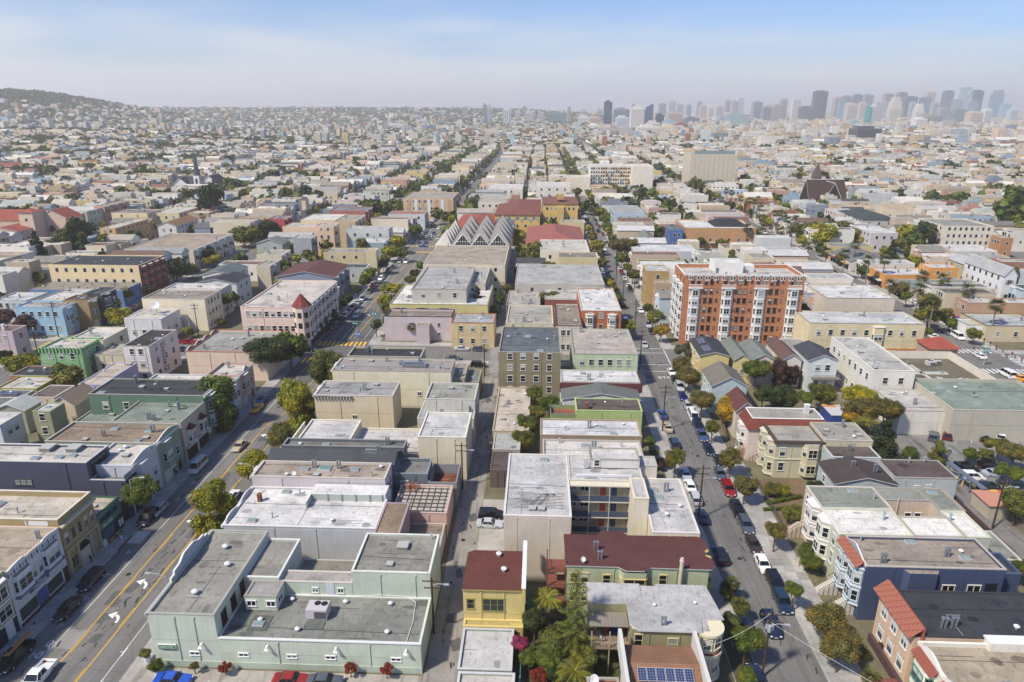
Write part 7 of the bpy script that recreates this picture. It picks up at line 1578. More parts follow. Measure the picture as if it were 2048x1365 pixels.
def palmfronds(kind):
 if kind in FROND: return FROND[kind]
 m = MB(); r = random.Random(3); g = LM['palm']; g2 = mat('plain',(.16,.12,.05),None,1)
 if kind == 'fan':
  for i in range(46):
   a = r.random() * 2 * pi; e = r.uniform(-.9,1.2); d = Vector((cos(a) * cos(e),sin(a) * cos(e),sin(e))); p = d * .45; L_ = r.uniform(.9,1.25); side = Vector((-sin(a),cos(a),0)); mt = g if e > -.45 else g2
   for k in range(5):
    f = (k - 2) / 2; q = (d + side * f * .75 + Vector((0,0,-.25 * abs(f) - .12))).normalized() * L_; m.face([p,p + q * .55 + side * .09,p + q,p + q * .55 - side * .09],mt)
 else:
  for i in range(26):
   a = i * 2.399; e = r.uniform(-.1,1.25); pts = []
   for k in range(7): t = k / 6; pts.append(Vector((cos(a) * t * 1.9 * cos(e * .7),sin(a) * t * 1.9 * cos(e * .7),sin(e) * t * 1.3 - .75 * t * t)))
   side = Vector((-sin(a),cos(a),0)); mt = g if r.random() < .8 else LM['lime']
   for k in range(18):
    t = (k + .6) / 18 * 6; q = int(min(5,t)); p = pts[q].lerp(pts[q + 1],t - q); f = (pts[q + 1] - pts[q]).normalized(); w0 = .52 * sin(pi * (k + 2) / 21)
    for s_ in (-1,1): e_ = p + side * s_ * w0 + f * .22 + Vector((0,0,-.16)); m.face([p - f * .035,p + f * .035,e_],mt)
   for k in range(6): m.face([pts[k] - side * .025,pts[k + 1] - side * .02,pts[k + 1] + side * .02,pts[k] + side * .025],LM['lime'])
 FROND[kind] = m.mesh('fronds'); return FROND[kind]
def palm(x,y,h,rad,kind,lab=None):
 rt = empty('palm_tree',(x,y,0),random.random() * 6); tag(rt,lab or '','palm tree')
 m = MB(); pts = [(0.0,0,0),(.05,0,h * .35),(.12,.04,h * .7),(.15,.02,h)]; rs = (.28,.22,.19,.17) if kind == 'fan' else (.35,.3,.28,.25)
 for i in range(3): m.tube(pts[i],pts[i + 1],rs[i],rs[i + 1],BARK2 if kind == 'fan' else BARK,7,cap=False)
 m.build('trunk',rt); c = inst('fronds',palmfronds(kind),rt,(.15,.02,h)); c.scale = (rad,rad,rad)
 TREES.append((rt,x,y,rad,'palm',kind,lab)); return rt
# frame, x, y, half width, (zoom pixels) crown height, shape, tone, description
TL = '''a1 950 75 112 5.2 round green|green street tree on the left kerb behind the tall street lamp
a1 1445 225 118 5.0 tall lime|bright lime green street tree against the white roof's curved edge
P 430 1028 0 0 x x|
P 512 935 40 4.6 round lime|yellow green street tree by the teal banners on the wide street
P 562 872 30 4.4 round olive|olive street tree beside white sedan on the wide street
P 597 812 31 5.5 tall lime|tall lime green street tree in front of the tan block
P 660 748 29 4.6 tall olive|thin yellow green street tree beside the long cream building
P 440 812 34 5.6 tall green|tall green street tree in front of the dark green house
P 533 706 43 7.0 round dark|broad dense street tree at the zebra crossing, left half
P 578 692 37 7.0 round green|broad dense street tree at the zebra crossing, right half
b1 165 345 105 4.0 round lime|round lime tree beside the bright green corner house
b1 20 285 60 4.0 round dark|dark round tree at left edge on the cross street
b1 490 435 115 4.4 round olive|flowering olive tree in front of the violet sided house
b1 1110 405 52 2.2 round red|small red brown shrub at foot of white block
c1 880 930 85 4.2 round lime|lime green tree beside the navy house
c1 952 1020 92 4.2 round lime|larger lime green tree left of white two-storey house
c1 215 1062 90 4.2 round purple|purple leafed tree in front of the light blue corner house
c1 30 1020 75 4.0 round purple|purple leafed tree at left edge above the parked cars
c1 360 812 72 4 round green|green tree behind the light blue corner house
c1 170 728 115 3 flat olive|wide olive hedge tree below the small green shed
c1 35 700 75 4 round dark|dark tree at left edge beside the small green shed
c1 300 490 92 9 cone conifer|dark conifer left of the pair of dark cypresses
c1 500 440 108 8 round dark|wide dark cypress tree above the yellow apartments
c1 655 400 82 10 tall dark|tall dark cypress beside white houses
c1 60 560 110 5 round dark|dark tree mass at left below the pale houses
c1 835 395 60 6 round olive|dark olive tree beside ochre house
c1 1062 392 80 6 round dark|dark round tree beside white victorian row
c1 1400 625 100 6 round dark|large dark tree beside the brick red bay front
c1 1530 640 62 4 round green|green tree in front of the grey green corner
c1 1645 520 80 5 round dark|dark tree in front of the purple row front
c1 1662 572 42 4 round lime|small round lime tree, left one below the teal row
c1 1732 550 48 4 round lime|small round lime tree, right one below the teal row
c1 1560 322 62 5 round olive|olive tree beside the tan roofed white house
c1 1810 322 78 4 flat lime|flat lime hedge tree behind the brown roofed row
c1 1955 372 110 6 round olive|broad olive tree above the blue row end
c1 1700 140 90 10 tall dark|very tall dark tree above the tan roofed white house
c1 1890 205 75 6 round dark|dark tree right of the tall dark tree
c1 930 210 62 4 flat olive|low olive tree in front of the pale yellow flats
c1 1190 800 42 4 round dark|small dark tree at foot of brick red front
c1 840 510 60 3 flat lime|lime shrubs behind yellow apartments
c1 1500 1130 48 2.6 round lime|lime shrub by white block below the satellite house
c1 1770 1062 40 2.2 round green|shrub in the garden left of pink apartments
c2 85 312 100 6 round dark|broad dark tree left of crimson house
c2 1135 420 78 6 round lime|upper lime street tree near the second crossing
c2 1065 500 70 5 round lime|left lime street tree near the second crossing
c2 1160 502 60 5 round green|right green street tree near the second crossing
c2 1020 592 45 5 round dark|dark olive street tree below the lime trees
c2 912 662 58 5 round green|green street tree behind grey victorian front
c2 865 722 62 5 round green|green street tree beside the red roofed victorians
c2 815 800 40 4.5 round dark|narrow dark street tree north of the pink apartments
c2 740 868 55 4.2 round dark|clipped street tree, sixth from the corner turret
c2 690 902 50 4.2 round dark|clipped street tree, fifth from the corner turret
c2 642 938 50 4.2 round green|clipped street tree, fourth from the corner turret
c2 588 1000 55 4.2 round dark|clipped street tree, third from the corner turret
c2 528 1050 50 4.2 round green|clipped street tree, second from the corner turret
c2 484 1092 52 4.2 round dark|clipped street tree nearest the corner turret
c2 1282 318 52 6 round green|green street tree before the green billboard
c2 1492 98 46 6 round lime|lime street tree by the ochre box building
c2 1440 172 42 5 round green|green street tree beside the white brown roofed house
c2 1662 182 72 5 round olive|olive tree left of the yellow school gymnasium
c2 1570 272 40 5 tall lime|lime street tree left of the peaked roofs
c2 1702 112 38 6 round lime|lime street tree farther up the wide street
c2 1080 792 85 3.6 flat lime|yellow green hedge tree left of the solar centre
c2 1090 952 105 3.6 round olive|autumn tinted tree at the solar centre's corner
c2 1020 880 60 3.6 round lime|yellow green tree below the solar centre's corner
c2 1135 1050 115 3.4 flat green|leafy green bank in front of pink hall, left
c2 1355 1062 140 3.4 flat green|leafy green bank in front of pink hall, right
c2 1505 1085 75 3.8 round green|green tree between pink hall and tile trimmed house
c2 1640 930 58 6 cone conifer|smaller conifer in front of the solar centre
c2 1772 890 85 7 cone conifer|larger conifer in front of the solar centre
c2 1895 965 55 4 round olive|olive tree by the alley behind tile trimmed house
c2 400 40 42 9 tall dark|dark upright tree among the far left roofs
c2 1100 122 70 6 round green|green tree left of the long grey roof
c2 1000 152 55 5 round olive|olive tree above the parking lot
c2 905 112 55 5 round olive|olive tree behind the brick red block
c3 842 450 80 8 round brown|large brown tree over the narrow street, left half
c3 930 440 78 8 round brown|large brown tree over the narrow street, right half
c3 880 540 60 6 round olive|lower brown crown over narrow street
c3 985 682 62 6 round brown|brown leafed tree by ochre apartments
c3 925 622 42 5 round green|green tree beside brown leafed tree
c3 1150 1022 82 4.4 round olive|dark olive tree left of the brick tower
c3 1190 1130 66 4.0 round gold|golden leafed tree at foot of the brick tower
c3 1090 945 50 3.6 round green|small green tree left of the dark olive one
c3 350 700 155 4.5 flat green|wide green crown behind the long grey roof
c3 230 740 60 4.5 round green|green crown on the alley side of the long grey roof
c3 315 882 98 4.6 round olive|dense olive tree between cream row and orange apartments
c3 192 520 60 6 tall olive|dark olive upright tree beside the cream modern house
c3 682 450 66 5 round lime|lime street tree by the cream modern house
c3 770 732 48 4 round dark|dark bush by the narrow street kerb
c3 762 300 48 5 round green|green street tree beside cream bow fronts
c3 702 182 58 6 round olive|olive street tree opposite the yellow school
c3 742 232 42 5 round green|green street tree below the olive one opposite school
c3 640 70 44 7 round lime|lime street tree far up the narrow street
c3 1215 210 70 7 round brown|large brown purple tree behind the cream row, left
c3 1290 220 72 7 round brown|large brown purple tree behind the cream row, right
c3 1132 212 48 5 round green|green tree left of the brown purple trees
c3 1200 118 85 7 round conifer|spreading dark conifer beyond the pale blue block
c3 1032 62 46 11 cone conifer|tall dark araucaria beside pale blue block
c3 1510 412 46 4 round green|street tree under the green awning
c3 1682 432 55 5 round olive|street tree in front of the ochre commercial block
c3 1780 512 52 5 round green|green tree on the crossing right of the ochre block
c3 1732 132 55 6 round dark|dark tree beside the black roofed hall
c4 432 392 122 5 round lime|great round lime green tree on the palm lined street
c4 285 332 90 7 round olive|dark olive tree left of the great lime one
c4 470 300 100 7 flat olive|spreading olive tree behind the great lime one
c4 600 300 80 7 flat brown|brownish spreading tree behind the great lime one
c4 682 362 72 6 round olive|olive tree right of the great lime one
c4 778 402 92 4 flat lime|flat lime tree beside white bayed house
c4 1108 352 85 6 round lime|lime tree left of the dark poplar
c4 1062 432 62 5 round olive|lower lime tree by the parked cars
c4 1250 372 62 8 tall dark|dark poplar like tree beside pale blue wall
c4 1165 452 52 6 tall green|green tree under the dark poplar
c4 1432 432 66 3.6 flat lime|lime hedge below the tall cream apartments
c4 1572 602 78 4.6 round green|green tree beside pale yellow gabled house
c4 1970 210 105 11 tall green|huge dark green tree at right edge
c4 1960 350 105 3.4 flat lime|lime hedge at right edge
c4 1290 900 80 5 round olive|olive street tree below the palms
c4 1290 1010 105 5 flat olive|broad olive street tree above the white van
c4 1112 850 44 4.5 round green|green street tree by the blue awnings
c4 1452 1062 52 4 round green|green street tree by the green awning
c4 1652 1152 52 3.6 round olive|street tree before the round murals
b3 1290 345 85 4.6 round brown|brown green street tree nearest the crossing on the narrow street
b3 1342 435 105 4.6 round brown|second brown green street tree from the crossing
b3 1440 612 105 4.8 round brown|third brown green street tree from the crossing
b3 1632 672 118 5.0 round gold|golden yellow street tree beside light blue cottage
b3 1520 812 62 4.2 round olive|small olive street tree with white trunk by navy pickup
b3 1662 1052 95 4.4 round brown|brown green street tree below the mansard house
b3 1770 1255 92 4.2 round brown|brown green street tree beside red car
b3 1325 235 90 4.8 flat blue|grey green spreading tree at the corner of yellow house
b3 1240 1052 92 4.4 round olive|street tree between motel roof and parked cars
b3 1042 925 50 2.2 round green|green shrub beside the stained white roof
b3 1075 1010 40 1.8 round green|lower green shrub beside the stained white roof
b3 1135 1095 66 1.2 flat purple|low purple hedge beside the white roof
b3 172 560 78 4.6 round green|green garden tree below the brown apartments
b3 285 640 88 4.2 round green|bright green garden tree left of lime house
b3 185 700 70 4.2 round olive|olive garden tree left of the red terrace
b3 110 790 95 4.4 round green|broad garden tree left of the white roof
b3 90 905 92 3.8 round olive|olive garden tree by the small garage
b3 1850 380 105 5.6 round green|large green tree right of light blue cottage
b3 1905 560 80 5 round dark|dark tree below the large green one
a3 1445 735 62 2.2 round olive|brown green shrub at the kerb beside maroon house
a3 1540 860 62 2.6 round olive|kerb shrub beside hidden blue cars
a3 1480 960 70 2.6 round dark|dark kerb shrub by the round bays
a3 1580 1080 108 4.4 round green|green street tree by the stacked round bays
a3 1585 1330 62 2.0 round green|clipped green shrub in the front garden at bottom
a3 150 950 92 4.4 round dark|dense dark garden tree right of the yellow house
a3 300 1085 115 4.0 round olive|olive garden tree under the tall Norfolk pine
a3 250 1190 95 3.4 round green|green garden tree at centre bottom
a3 55 1105 62 3.4 round magenta|magenta bougainvillea beside the yellow house
a3 110 1190 70 2.6 round green|green bush below the bougainvillea
a3 190 1310 66 1.6 round red|red flowering bush at bottom centre
a3 480 1190 110 3.4 round olive|olive garden tree beside the timber deck
a3 330 1310 95 2.4 round dark|dark bush at the bottom of the garden
a4 55 345 70 4.2 round brown|brown green street tree beside front garden hedge
a4 175 742 62 4.0 round green|young green street tree with white trunk beside black cars
a4 400 950 125 4.6 round brown|large brown green street tree, upper half by bottom right kerb
a4 490 1130 120 4.2 round brown|large brown green street tree, lower half by bottom right kerb
a4 40 70 62 1.6 round olive|shrub in front of the mansion at its corner
a4 100 70 48 1.8 round lime|bright lime shrub below the bow fronted mansion
a4 325 65 68 2.6 round dark|dark shrub between mansion and clapboard house
a4 170 220 70 2.6 round olive|olive shrub beside the hedged garden
a4 290 555 74 2.4 round green|round shrub before the pale green victorian
a4 262 482 58 2.4 round green|smaller round shrub before the pale green victorian
a4 1690 150 95 5 round olive|olive tree at the right edge beyond the orange roof
a4 1710 590 60 4 round green|green tree at the right edge beside the navy house
b4 100 590 125 5.4 round dark|large dark olive tree behind mansard house
b4 290 590 60 4.2 round green|small green tree beside the large dark olive one
b4 412 560 100 5 round olive|rusty olive tree left of the blue shed
b4 660 560 90 5.2 round lime|yellow lime tree at the white apartments, left
b4 770 590 85 5.2 round lime|yellow lime tree at the white apartments, right
b4 700 690 125 5.6 round brown|rusty brown tree above the palm
b4 900 690 110 6.4 round brown|brown tree at the garage corner
b4 640 745 75 4.6 round gold|golden brown tree left of the palm
b4 885 880 125 8.5 cone conifer|large dark conifer behind clapboard house
b4 95 395 55 5 tall purple|purple leafed tree between gabled houses
b4 185 420 42 4 tall purple|smaller purple leafed tree between gabled houses
b4 85 345 40 5 tall lime|yellow green upright tree between gabled houses
b4 1540 1020 55 2.6 round green|green street shrub above the black cars in the yard
b4 1655 1015 45 2.6 round olive|thin pale shrub in the car yard
b4 1760 960 85 4.4 flat olive|flat topped olive tree over the car yard
b4 1870 1010 85 4.4 round brown|reddish tree over the car yard
b4 1830 1160 88 3.2 flat green|wide green tree among the yard cars at right
b4 1290 1010 45 2.6 tall olive|ivy covered post beside the grey boom
b4 1080 1020 60 1.8 round green|green shrubs behind clapboard house
a1 980 1170 36 1.5 round olive|upper potted shrub beside the mint wall's corner
a1 1050 1255 44 1.5 round green|lower potted shrub beside the mint wall's corner
a1 1310 1258 30 1.4 flat brown|climbing plant on the mint wall, leftmost
a1 1515 1265 40 1.4 flat red|red flowering climber on the mint wall
a2 635 1272 44 1.6 flat red|rust leafed climber on the mint wall, right of centre
a2 880 1280 44 1.6 flat red|red flowering climber on the mint wall near the alley'''
for ln in TL.split('\n'):
 p,lab = ln.split('|'); f,x,y,rp,hc,shp,tone = p.split()
 if shp == 'x': continue
 x,y,rp,hc = float(x),float(y),float(rp),float(hc); X,Y = fz(f,x,y,hc); D = sqrt(X * X + Y * Y + (EYE - hc) ** 2); rad = rp / FR[f][2] / 1365 * D
 if shp == 'tall': rad *= 1.45
 if shp == 'cone': rad *= 1.25; hc = hc * .9
 if rad > hc * 1.35 and shp == 'round': hc = rad * .8
 tree(X,Y,0,rad,hc,shp,tone,lab)
# palms
for f,x,y,h,rd,k,lab in (('b4',742,778,6.5,1.6,'feather','small feather palm with yellowing fronds in front of the conifer'),('a3',240,800,6.0,1.3,'feather','bushy palm beside the maroon roofed house'),('a3',430,1290,4.0,1.3,'feather','low feather palm at the bottom of the garden'),('a3',1495,700,3.4,.8,'fan','spiky yucca at the kerb beside the maroon house'),('a3',1530,840,3.4,.8,'fan','second spiky yucca at the kerb'),('a3',1500,1000,3.2,.9,'fan','third spiky yucca beside the round bays'),('a4',630,1160,1.6,.9,'fan','spiky agave in the brick planter'),('a4',700,1330,1.2,.9,'fan','second spiky agave at the bottom brick planter'),('c4',1770,220,8,2.0,'feather','broad feather palm behind tall cream apartments'),('c1',1230,290,9,2.0,'fan','palm beside tan roofed white house'),('c1',1620,215,9,1.8,'fan','palm below the very tall dark tree'),('c1',640,25,9,2,'fan','palm among the far left houses'),('c2',1240,1090,5,1.2,'fan','palm in the leafy bank behind pink hall')):
 X,Y = fz(f,x,y,h); palm(X,Y,h,rd,k,lab)
for f,x,y in [('c4',a,b) for a,b in ((50,190),(95,188),(130,200),(160,242),(220,232),(180,320),(100,330),(325,450),(470,492),(620,512),(700,440),(810,560),(935,560),(990,762),(1240,690),(1215,790),(1330,900),(1410,715),(1610,802),(1830,922))] + [('c3',a,b) for a,b in ((1565,40),(1610,62),(1680,82),(1830,72),(1880,300),(1990,120),(2010,300))] + [('d3',a,b) for a,b in ((1455,800),(1505,850),(1535,840),(1570,905),(1715,890),(1760,905),(1895,965),(1940,975))]:
 h = 11.5 if f != 'd3' else 13; X,Y = fz(f,x,y,h); palm(X,Y,h,1.9,'fan')
# Norfolk Island pine, tiered
x,y = fz('a3',425,1010,6.0); rt = empty('norfolk_pine',(x,y,0),0,'tall thin Norfolk pine with tiered drooping branches before the pale green house','tree')
m = MB(); m.tube((0,0,0),(0,0,15.5),.22,.04,BARK,7); m.build('trunk',rt)
m = MB(); g = LM['green']; g2 = LM['olive']; r_ = random.Random(9)
for k in range(13):
 z = 2.4 + k * 1.02; L_ = 3.1 * (1 - k / 14.5) + .3; n = 6
 for i in range(n):
  a = i * 2 * pi / n + k * .5; d = Vector((cos(a),sin(a),0)); sd = Vector((-sin(a),cos(a),0)); m.tube((0,0,z),tuple(d * L_ * .9 + Vector((0,0,z + .1))),.03,.01,BARK,3,cap=False)
  nb = max(3,int(L_ * 4))
  for j in range(nb):
   t = (j + 1) / nb; p = d * L_ * t + Vector((0,0,z + .25 * sin(t * 2)))
   for s_ in (-1,1): w_ = .34 * (1.1 - t * .6); q = p + sd * s_ * w_ + d * .18 + Vector((0,0,r_.uniform(-.12,.12))); m.face([p - d * .08,p + d * .10,q + d * .06,q - d * .06],g if r_.random() < .6 else g2)
m.build('crown',rt)
# hedges of the front garden
m = MB()
hm = leafmesh('hedge',[(i * .42 - 3.6,0,.45) for i in range(18)],[.42] * 18,2600,.09,LM['green'])
for (f,x,y,rz,s,lab) in (('a4',110,130,.35,1.0,'upper clipped hedge of the front garden below the mansion'),('a4',80,190,.12,.8,'lower clipped hedge of the front garden below the mansion')):
 X,Y = fz(f,x,y,.6); o = inst('hedge',hm,None,(X,Y,.13),rz,s); tag(o,lab,'hedge')
# street trees and yard trees of the farther blocks: individuals up to the limit, the rest one mass
RT = random.Random(31); cand = []
for (bx0,by0,bx1,by1) in BLOCKS:
 if by0 < 180: continue
 for x in (bx0 + 1.2,bx1 - 1.2):
  y = by0 + 8
  while y < by1 - 4:
   if RT.random() < .5 and visible(x,y,5,20): cand.append((x,y,RT.uniform(1.8,3.2),RT.uniform(3.8,5),RT.choice(('green','lime','olive','dark','brown')),'round'))
   y += RT.uniform(9,14)
 wd = bx1 - bx0
 for k in range(52 if by0 < 600 else 42):
  x = bx0 + wd * RT.uniform(.2,.8); y = RT.uniform(by0 + 8,by1 - 8)
  if visible(x,y,5,20) and not hits(x - 1,y - 1,x + 1,y + 1): cand.append((x,y,RT.uniform(1.8,4.2),RT.uniform(3.5,7),RT.choice(('green','dark','olive','dark','lime')),RT.choice(('round','round','tall','cone','flat'))))
cand = [c for c in cand if not any(abs(c[0] - t[1]) < 5 and abs(c[1] - t[2]) < 5 for t in TREES)]
cand.sort(key=lambda c: (c[1] + abs(c[0]) * .3) / (c[2] ** .5))
room = 296 - len(TREES); ind,rest = cand[:max(0,room)],cand[max(0,room):]
for (x,y,rad,hc,tone,shp) in ind: tree(x,y,gz(x,y),rad if shp != 'cone' else rad * 1.2,hc,shp,tone)
# the far mass
y = 420
far = [(x,y_,gz(x,y_),rad,hc,tone) for (x,y_,rad,hc,tone,s_) in rest]
while y < 4300:
 half = y * .82
 for i in range(int(60 + y * .05)):
  x = RT.uniform(-half,half) if RT.random() < .6 else RT.uniform(-half,half * .2); yy = y + RT.uniform(0,45)
  if yy < 1190 and hits(x - 1,yy - 1,x + 1,yy + 1): continue
  if yy < 1190 and any(a - 1 < x < b_ + 1 for a,b_ in KX): continue
  g_ = gz(x,yy); cl = RT.choice((1,1,2,4)) if x > -400 else RT.choice((1,2,4,7))
  for j in range(cl): far.append((x + RT.uniform(-8,8) * cl * .6,yy + RT.uniform(-6,6),g_,RT.uniform(2.5,5.5) * (1 + yy / 4500),RT.uniform(5,9),RT.choice(('green','dark','dark','olive'))))
 y += 45
for i in range(1300):       # wooded crest of the hill on the left
 x = RT.gauss(-1620,180); yy = RT.gauss(2300,170); z = gz(x,yy)
 if z > 66: far.append((x,yy,z,RT.uniform(7,12),RT.uniform(6,10),'dark'))
for k in range(5):         # avenue trees far up the wide street and the other streets
 for yy in np.arange(530,1500,9):
  if RT.random() < .42: x = (-71.5,-51.7,27.5,39.6,120)[k]; far.append((x + RT.uniform(-.6,.6),yy,0,RT.uniform(2.6,4.0),5,RT.choice(('green','green','lime','olive'))))
print('trees',len(TREES),'far',len(far))
def farmass(items,tone,nm,lab):
 n = 46; V_ = []; 
 base_d = NR.normal(size=(n,3)); base_d /= np.linalg.norm(base_d,axis=1)[:,None]; out = np.empty((len(items),n,4,3),np.float32)
 for i,(x,y_,z,rad,hc,t) in enumerate(items):
  d = base_d * NR.uniform(.55,1.0,(n,1)); P = np.array([x,y_,z + hc]) + d * rad * np.array([1,1,.85]); nn = base_d + NR.normal(scale=.5,size=(n,3)); nn /= np.linalg.norm(nn,axis=1)[:,None]
  tt = np.cross(nn,NR.normal(size=(n,3))); tt /= np.linalg.norm(tt,axis=1)[:,None]; bb = np.cross(nn,tt); s = rad * .30
  out[i,:,0] = P - tt * s - bb * s; out[i,:,1] = P + tt * s - bb * s; out[i,:,2] = P + tt * s + bb * s; out[i,:,3] = P - tt * s + bb * s
 v = out.reshape(-1,3); nf = len(v) // 4; me = bpy.data.meshes.new(nm); me.vertices.add(len(v)); me.vertices.foreach_set('co',v.ravel()); me.loops.add(len(v)); me.loops.foreach_set('vertex_index',np.arange(len(v),dtype=np.int32))
 me.polygons.add(nf); me.polygons.foreach_set('loop_start',np.arange(0,len(v),4,dtype=np.int32)); me.polygons.foreach_set('loop_total',np.full(nf,4,np.int32)); me.update(calc_edges=True); me.materials.append(LM[tone])
 o = bpy.data.objects.new(nm,me); COL.objects.link(o); tag(o,lab,'trees',kind='stuff')
for tone,lab in (('green','mid green tree crowns scattered through the far city'),('dark','dark green tree crowns on the far streets and wooded hill'),('olive','olive green tree crowns scattered through the far city'),('lime','yellow green avenue tree crowns far up the long streets'),('brown','brown green tree crowns between the far houses')):
 it = [q for q in far if q[5] == tone]
 if it: farmass(it,tone,'distant_trees',lab)
# ------------------------------------------------------------------ vehicles
TYRE = mat('plain','1c1c1e',.8); RIM = mat('metal','b8bcc0',.35); GLS = mat('glass','10161a',.06,1); HL = mat('glass','d8dce0',.2,1); TLT = mat('glass','a01818',.3,1); PLT = mp('d8d8d4')
def loft(m,sec,mt):  # sec: list of rings (same count), closed
 n = len(sec[0])
 for a,b in zip(sec,sec[1:]):
  for i in range(n): j = (i + 1) % n; m.face([a[i],a[j],b[j],b[i]],mt)
 m.face(sec[0][::-1],mt); m.face(sec[-1],mt)
def carproto(kind):
 # front towards -y; every part a mesh; body paint set per copy
 P = {'sedan': dict(L=4.7,W=1.82,h=1.45,hood=.92,belt=.95,cab=(-.95,1.55),ttop=(-.35,.95),deck=1.02),'hatch': dict(L=4.2,W=1.76,h=1.5,hood=.95,belt=.98,cab=(-1.1,1.95),ttop=(-.4,1.55),deck=.98),
   'suv': dict(L=4.8,W=1.95,h=1.78,hood=1.10,belt=1.12,cab=(-1.15,2.3),ttop=(-.55,2.05),deck=1.12),'van': dict(L=5.2,W=2.0,h=2.1,hood=1.15,belt=1.25,cab=(-1.9,2.55),ttop=(-1.15,2.48),deck=1.25),
   'pickup': dict(L=5.5,W=1.98,h=1.8,hood=1.12,belt=1.12,cab=(-1.2,.75),ttop=(-.6,.55),deck=1.05)}[kind]
 L_,W_,h,hd,be = P['L'],P['W'],P['h'],P['hood'],P['belt']; hw = W_ / 2; pm = mat('paint',(.5,.5,.5)); root = empty('parked_car',(0,0,-50)); 
 def ring(y,zb,zt,w): return [(-w * .9,y,zb),(w * .9,y,zb),(w,y,zb + .15),(w,y,(zb + zt) / 2 + .05),(w * .93,y,zt),(-w * .93,y,zt),(-w,y,(zb + zt) / 2 + .05),(-w,y,zb + .15)]
 m = MB(); a,b = -L_ / 2,L_ / 2
 secs = [ring(a,.38,.62,hw * .80),ring(a + .12,.26,.78,hw * .93),ring(a + .6,.22,hd - .08,hw * .99),ring(P['cab'][0],.22,hd,hw),ring(0,.22,be,hw),ring(P['cab'][1] if kind != 'pickup' else .8,.22,be if kind != 'sedan' else P['deck'] - .02,hw)]
 if kind != 'pickup': secs += [ring(b - .35,.24,P['deck'] - .03,hw * .98),ring(b - .06,.28,P['deck'] - .1,hw * .92),ring(b,.4,.72,hw * .84)]
 else: secs += [ring(b - .1,.3,.62,hw * .97),ring(b,.4,.58,hw * .9)]
 loft(m,secs,pm)
 if kind == 'pickup':
  for s_ in (-1,1): m.box(min(s_ * hw * .97,s_ * hw * .86),.82,.55,max(s_ * hw * .97,s_ * hw * .86),b - .02,1.1,pm)
  m.box(-hw * .86,b - .12,.55,hw * .86,b - .02,1.08,pm)
 m.build('body',root)
 if kind == 'pickup': m = MB(); m.box(-hw * .85,.84,.621,hw * .85,b - .13,.66,DARKM); m.build('load_bed',root)
 y0,y1 = P['cab']; t0,t1 = P['ttop']; wb,wt = hw * .93,hw * .74
 A = [(-wb,y0,be - .03),(wb,y0,be - .03),(wb,y1,be - .03),(-wb,y1,be - .03)]; T = [(-wt,t0,h - .07),(wt,t0,h - .07),(wt,t1,h - .07),(-wt,t1,h - .07)]
 m = MB()
 for i in range(4): j = (i + 1) % 4; m.face([A[i],A[j],T[j],T[i]],GLS)
 m.build('windows',root)
 m = MB(); loft(m,[[(-wt,t0 - .03,h - .075),(wt,t0 - .03,h - .075),(wt,t1 + .03,h - .075),(-wt,t1 + .03,h - .075)],[(-wt * .93,t0 + .1,h),(wt * .93,t0 + .1,h),(wt * .93,t1 - .1,h),(-wt * .93,t1 - .1,h)]],pm)
 def post(p,q,r_=.035): m.tube(p,q,r_,r_,pm,4,cap=False)
 for i in range(4): post(A[i],T[i],.045)
 for s_ in (-1,1):
  for f in ((.45,) if kind in ('sedan','hatch','pickup') else (.36,.7)): ya,yb = y0 + (y1 - y0) * f,t0 + (t1 - t0) * f; post((s_ * wb,ya,be),(s_ * wt,yb,h - .07))
 m.build('roof',root)
 wy = L_ * .29; wm = MB(); wm.tube((-.11,0,0),(.11,0,0),.33,.33,TYRE,14); wme = wm.mesh('wheel'); rm = MB(); rm.tube((.112,0,0),(.125,0,0),.21,.19,RIM,10); rme = rm.mesh('rim')
 for s_ in (-1,1):
  for y_ in (-wy - .05,wy): w_ = inst('wheel',wme,root,(s_ * (hw - .10),y_,.33),0 if s_ > 0 else pi); inst('rim',rme,w_)
 for s_ in (-1,1):
  m = MB(); m.box(min(s_ * hw * .5,s_ * hw * .84),a - .01,.58,max(s_ * hw * .5,s_ * hw * .84),a + .3,.74,HL); m.build('headlight',root)
  m = MB(); x0,x1 = sorted((s_ * hw * .60,s_ * hw * .90)); m.box(x0,b - .28,.68 if kind != 'van' else .9,x1,b + .01,.86 if kind != 'van' else 1.3,TLT); m.build('tail_light',root)
  m = MB(); x0,x1 = sorted((s_ * hw,s_ * (hw + .16))); m.box(x0,y0 + .3,be,x1,y0 + .42,be + .14,DARKM); m.build('mirror',root)
 m = MB(); m.box(-.26,a - .03,.42,.26,a - .005,.54,PLT); m.build('number_plate',root)
 return root
CP = {}
PAINT = {}
def paint(c):
 if c not in PAINT: PAINT[c] = mat('paint',c,None,.9)
 return PAINT[c]
CNM = {'f0f0ee': 'white','14161a': 'black','1c2440': 'navy blue','7c8084': 'grey','b8bcc0': 'silver','8c1420': 'red','5c1c24': 'maroon','b8ac94': 'champagne','2c4c88': 'blue','3c2c24': 'bronze','e8a010': 'yellow','2a3430': 'dark green','4c5460': 'dark grey','1c9ca0': 'turquoise','a8b4c0': 'pale blue'}
CARS = []
KNM = {'sedan': 'sedan','hatch': 'hatchback','suv': 'sport utility car','van': 'van','pickup': 'pickup truck'}
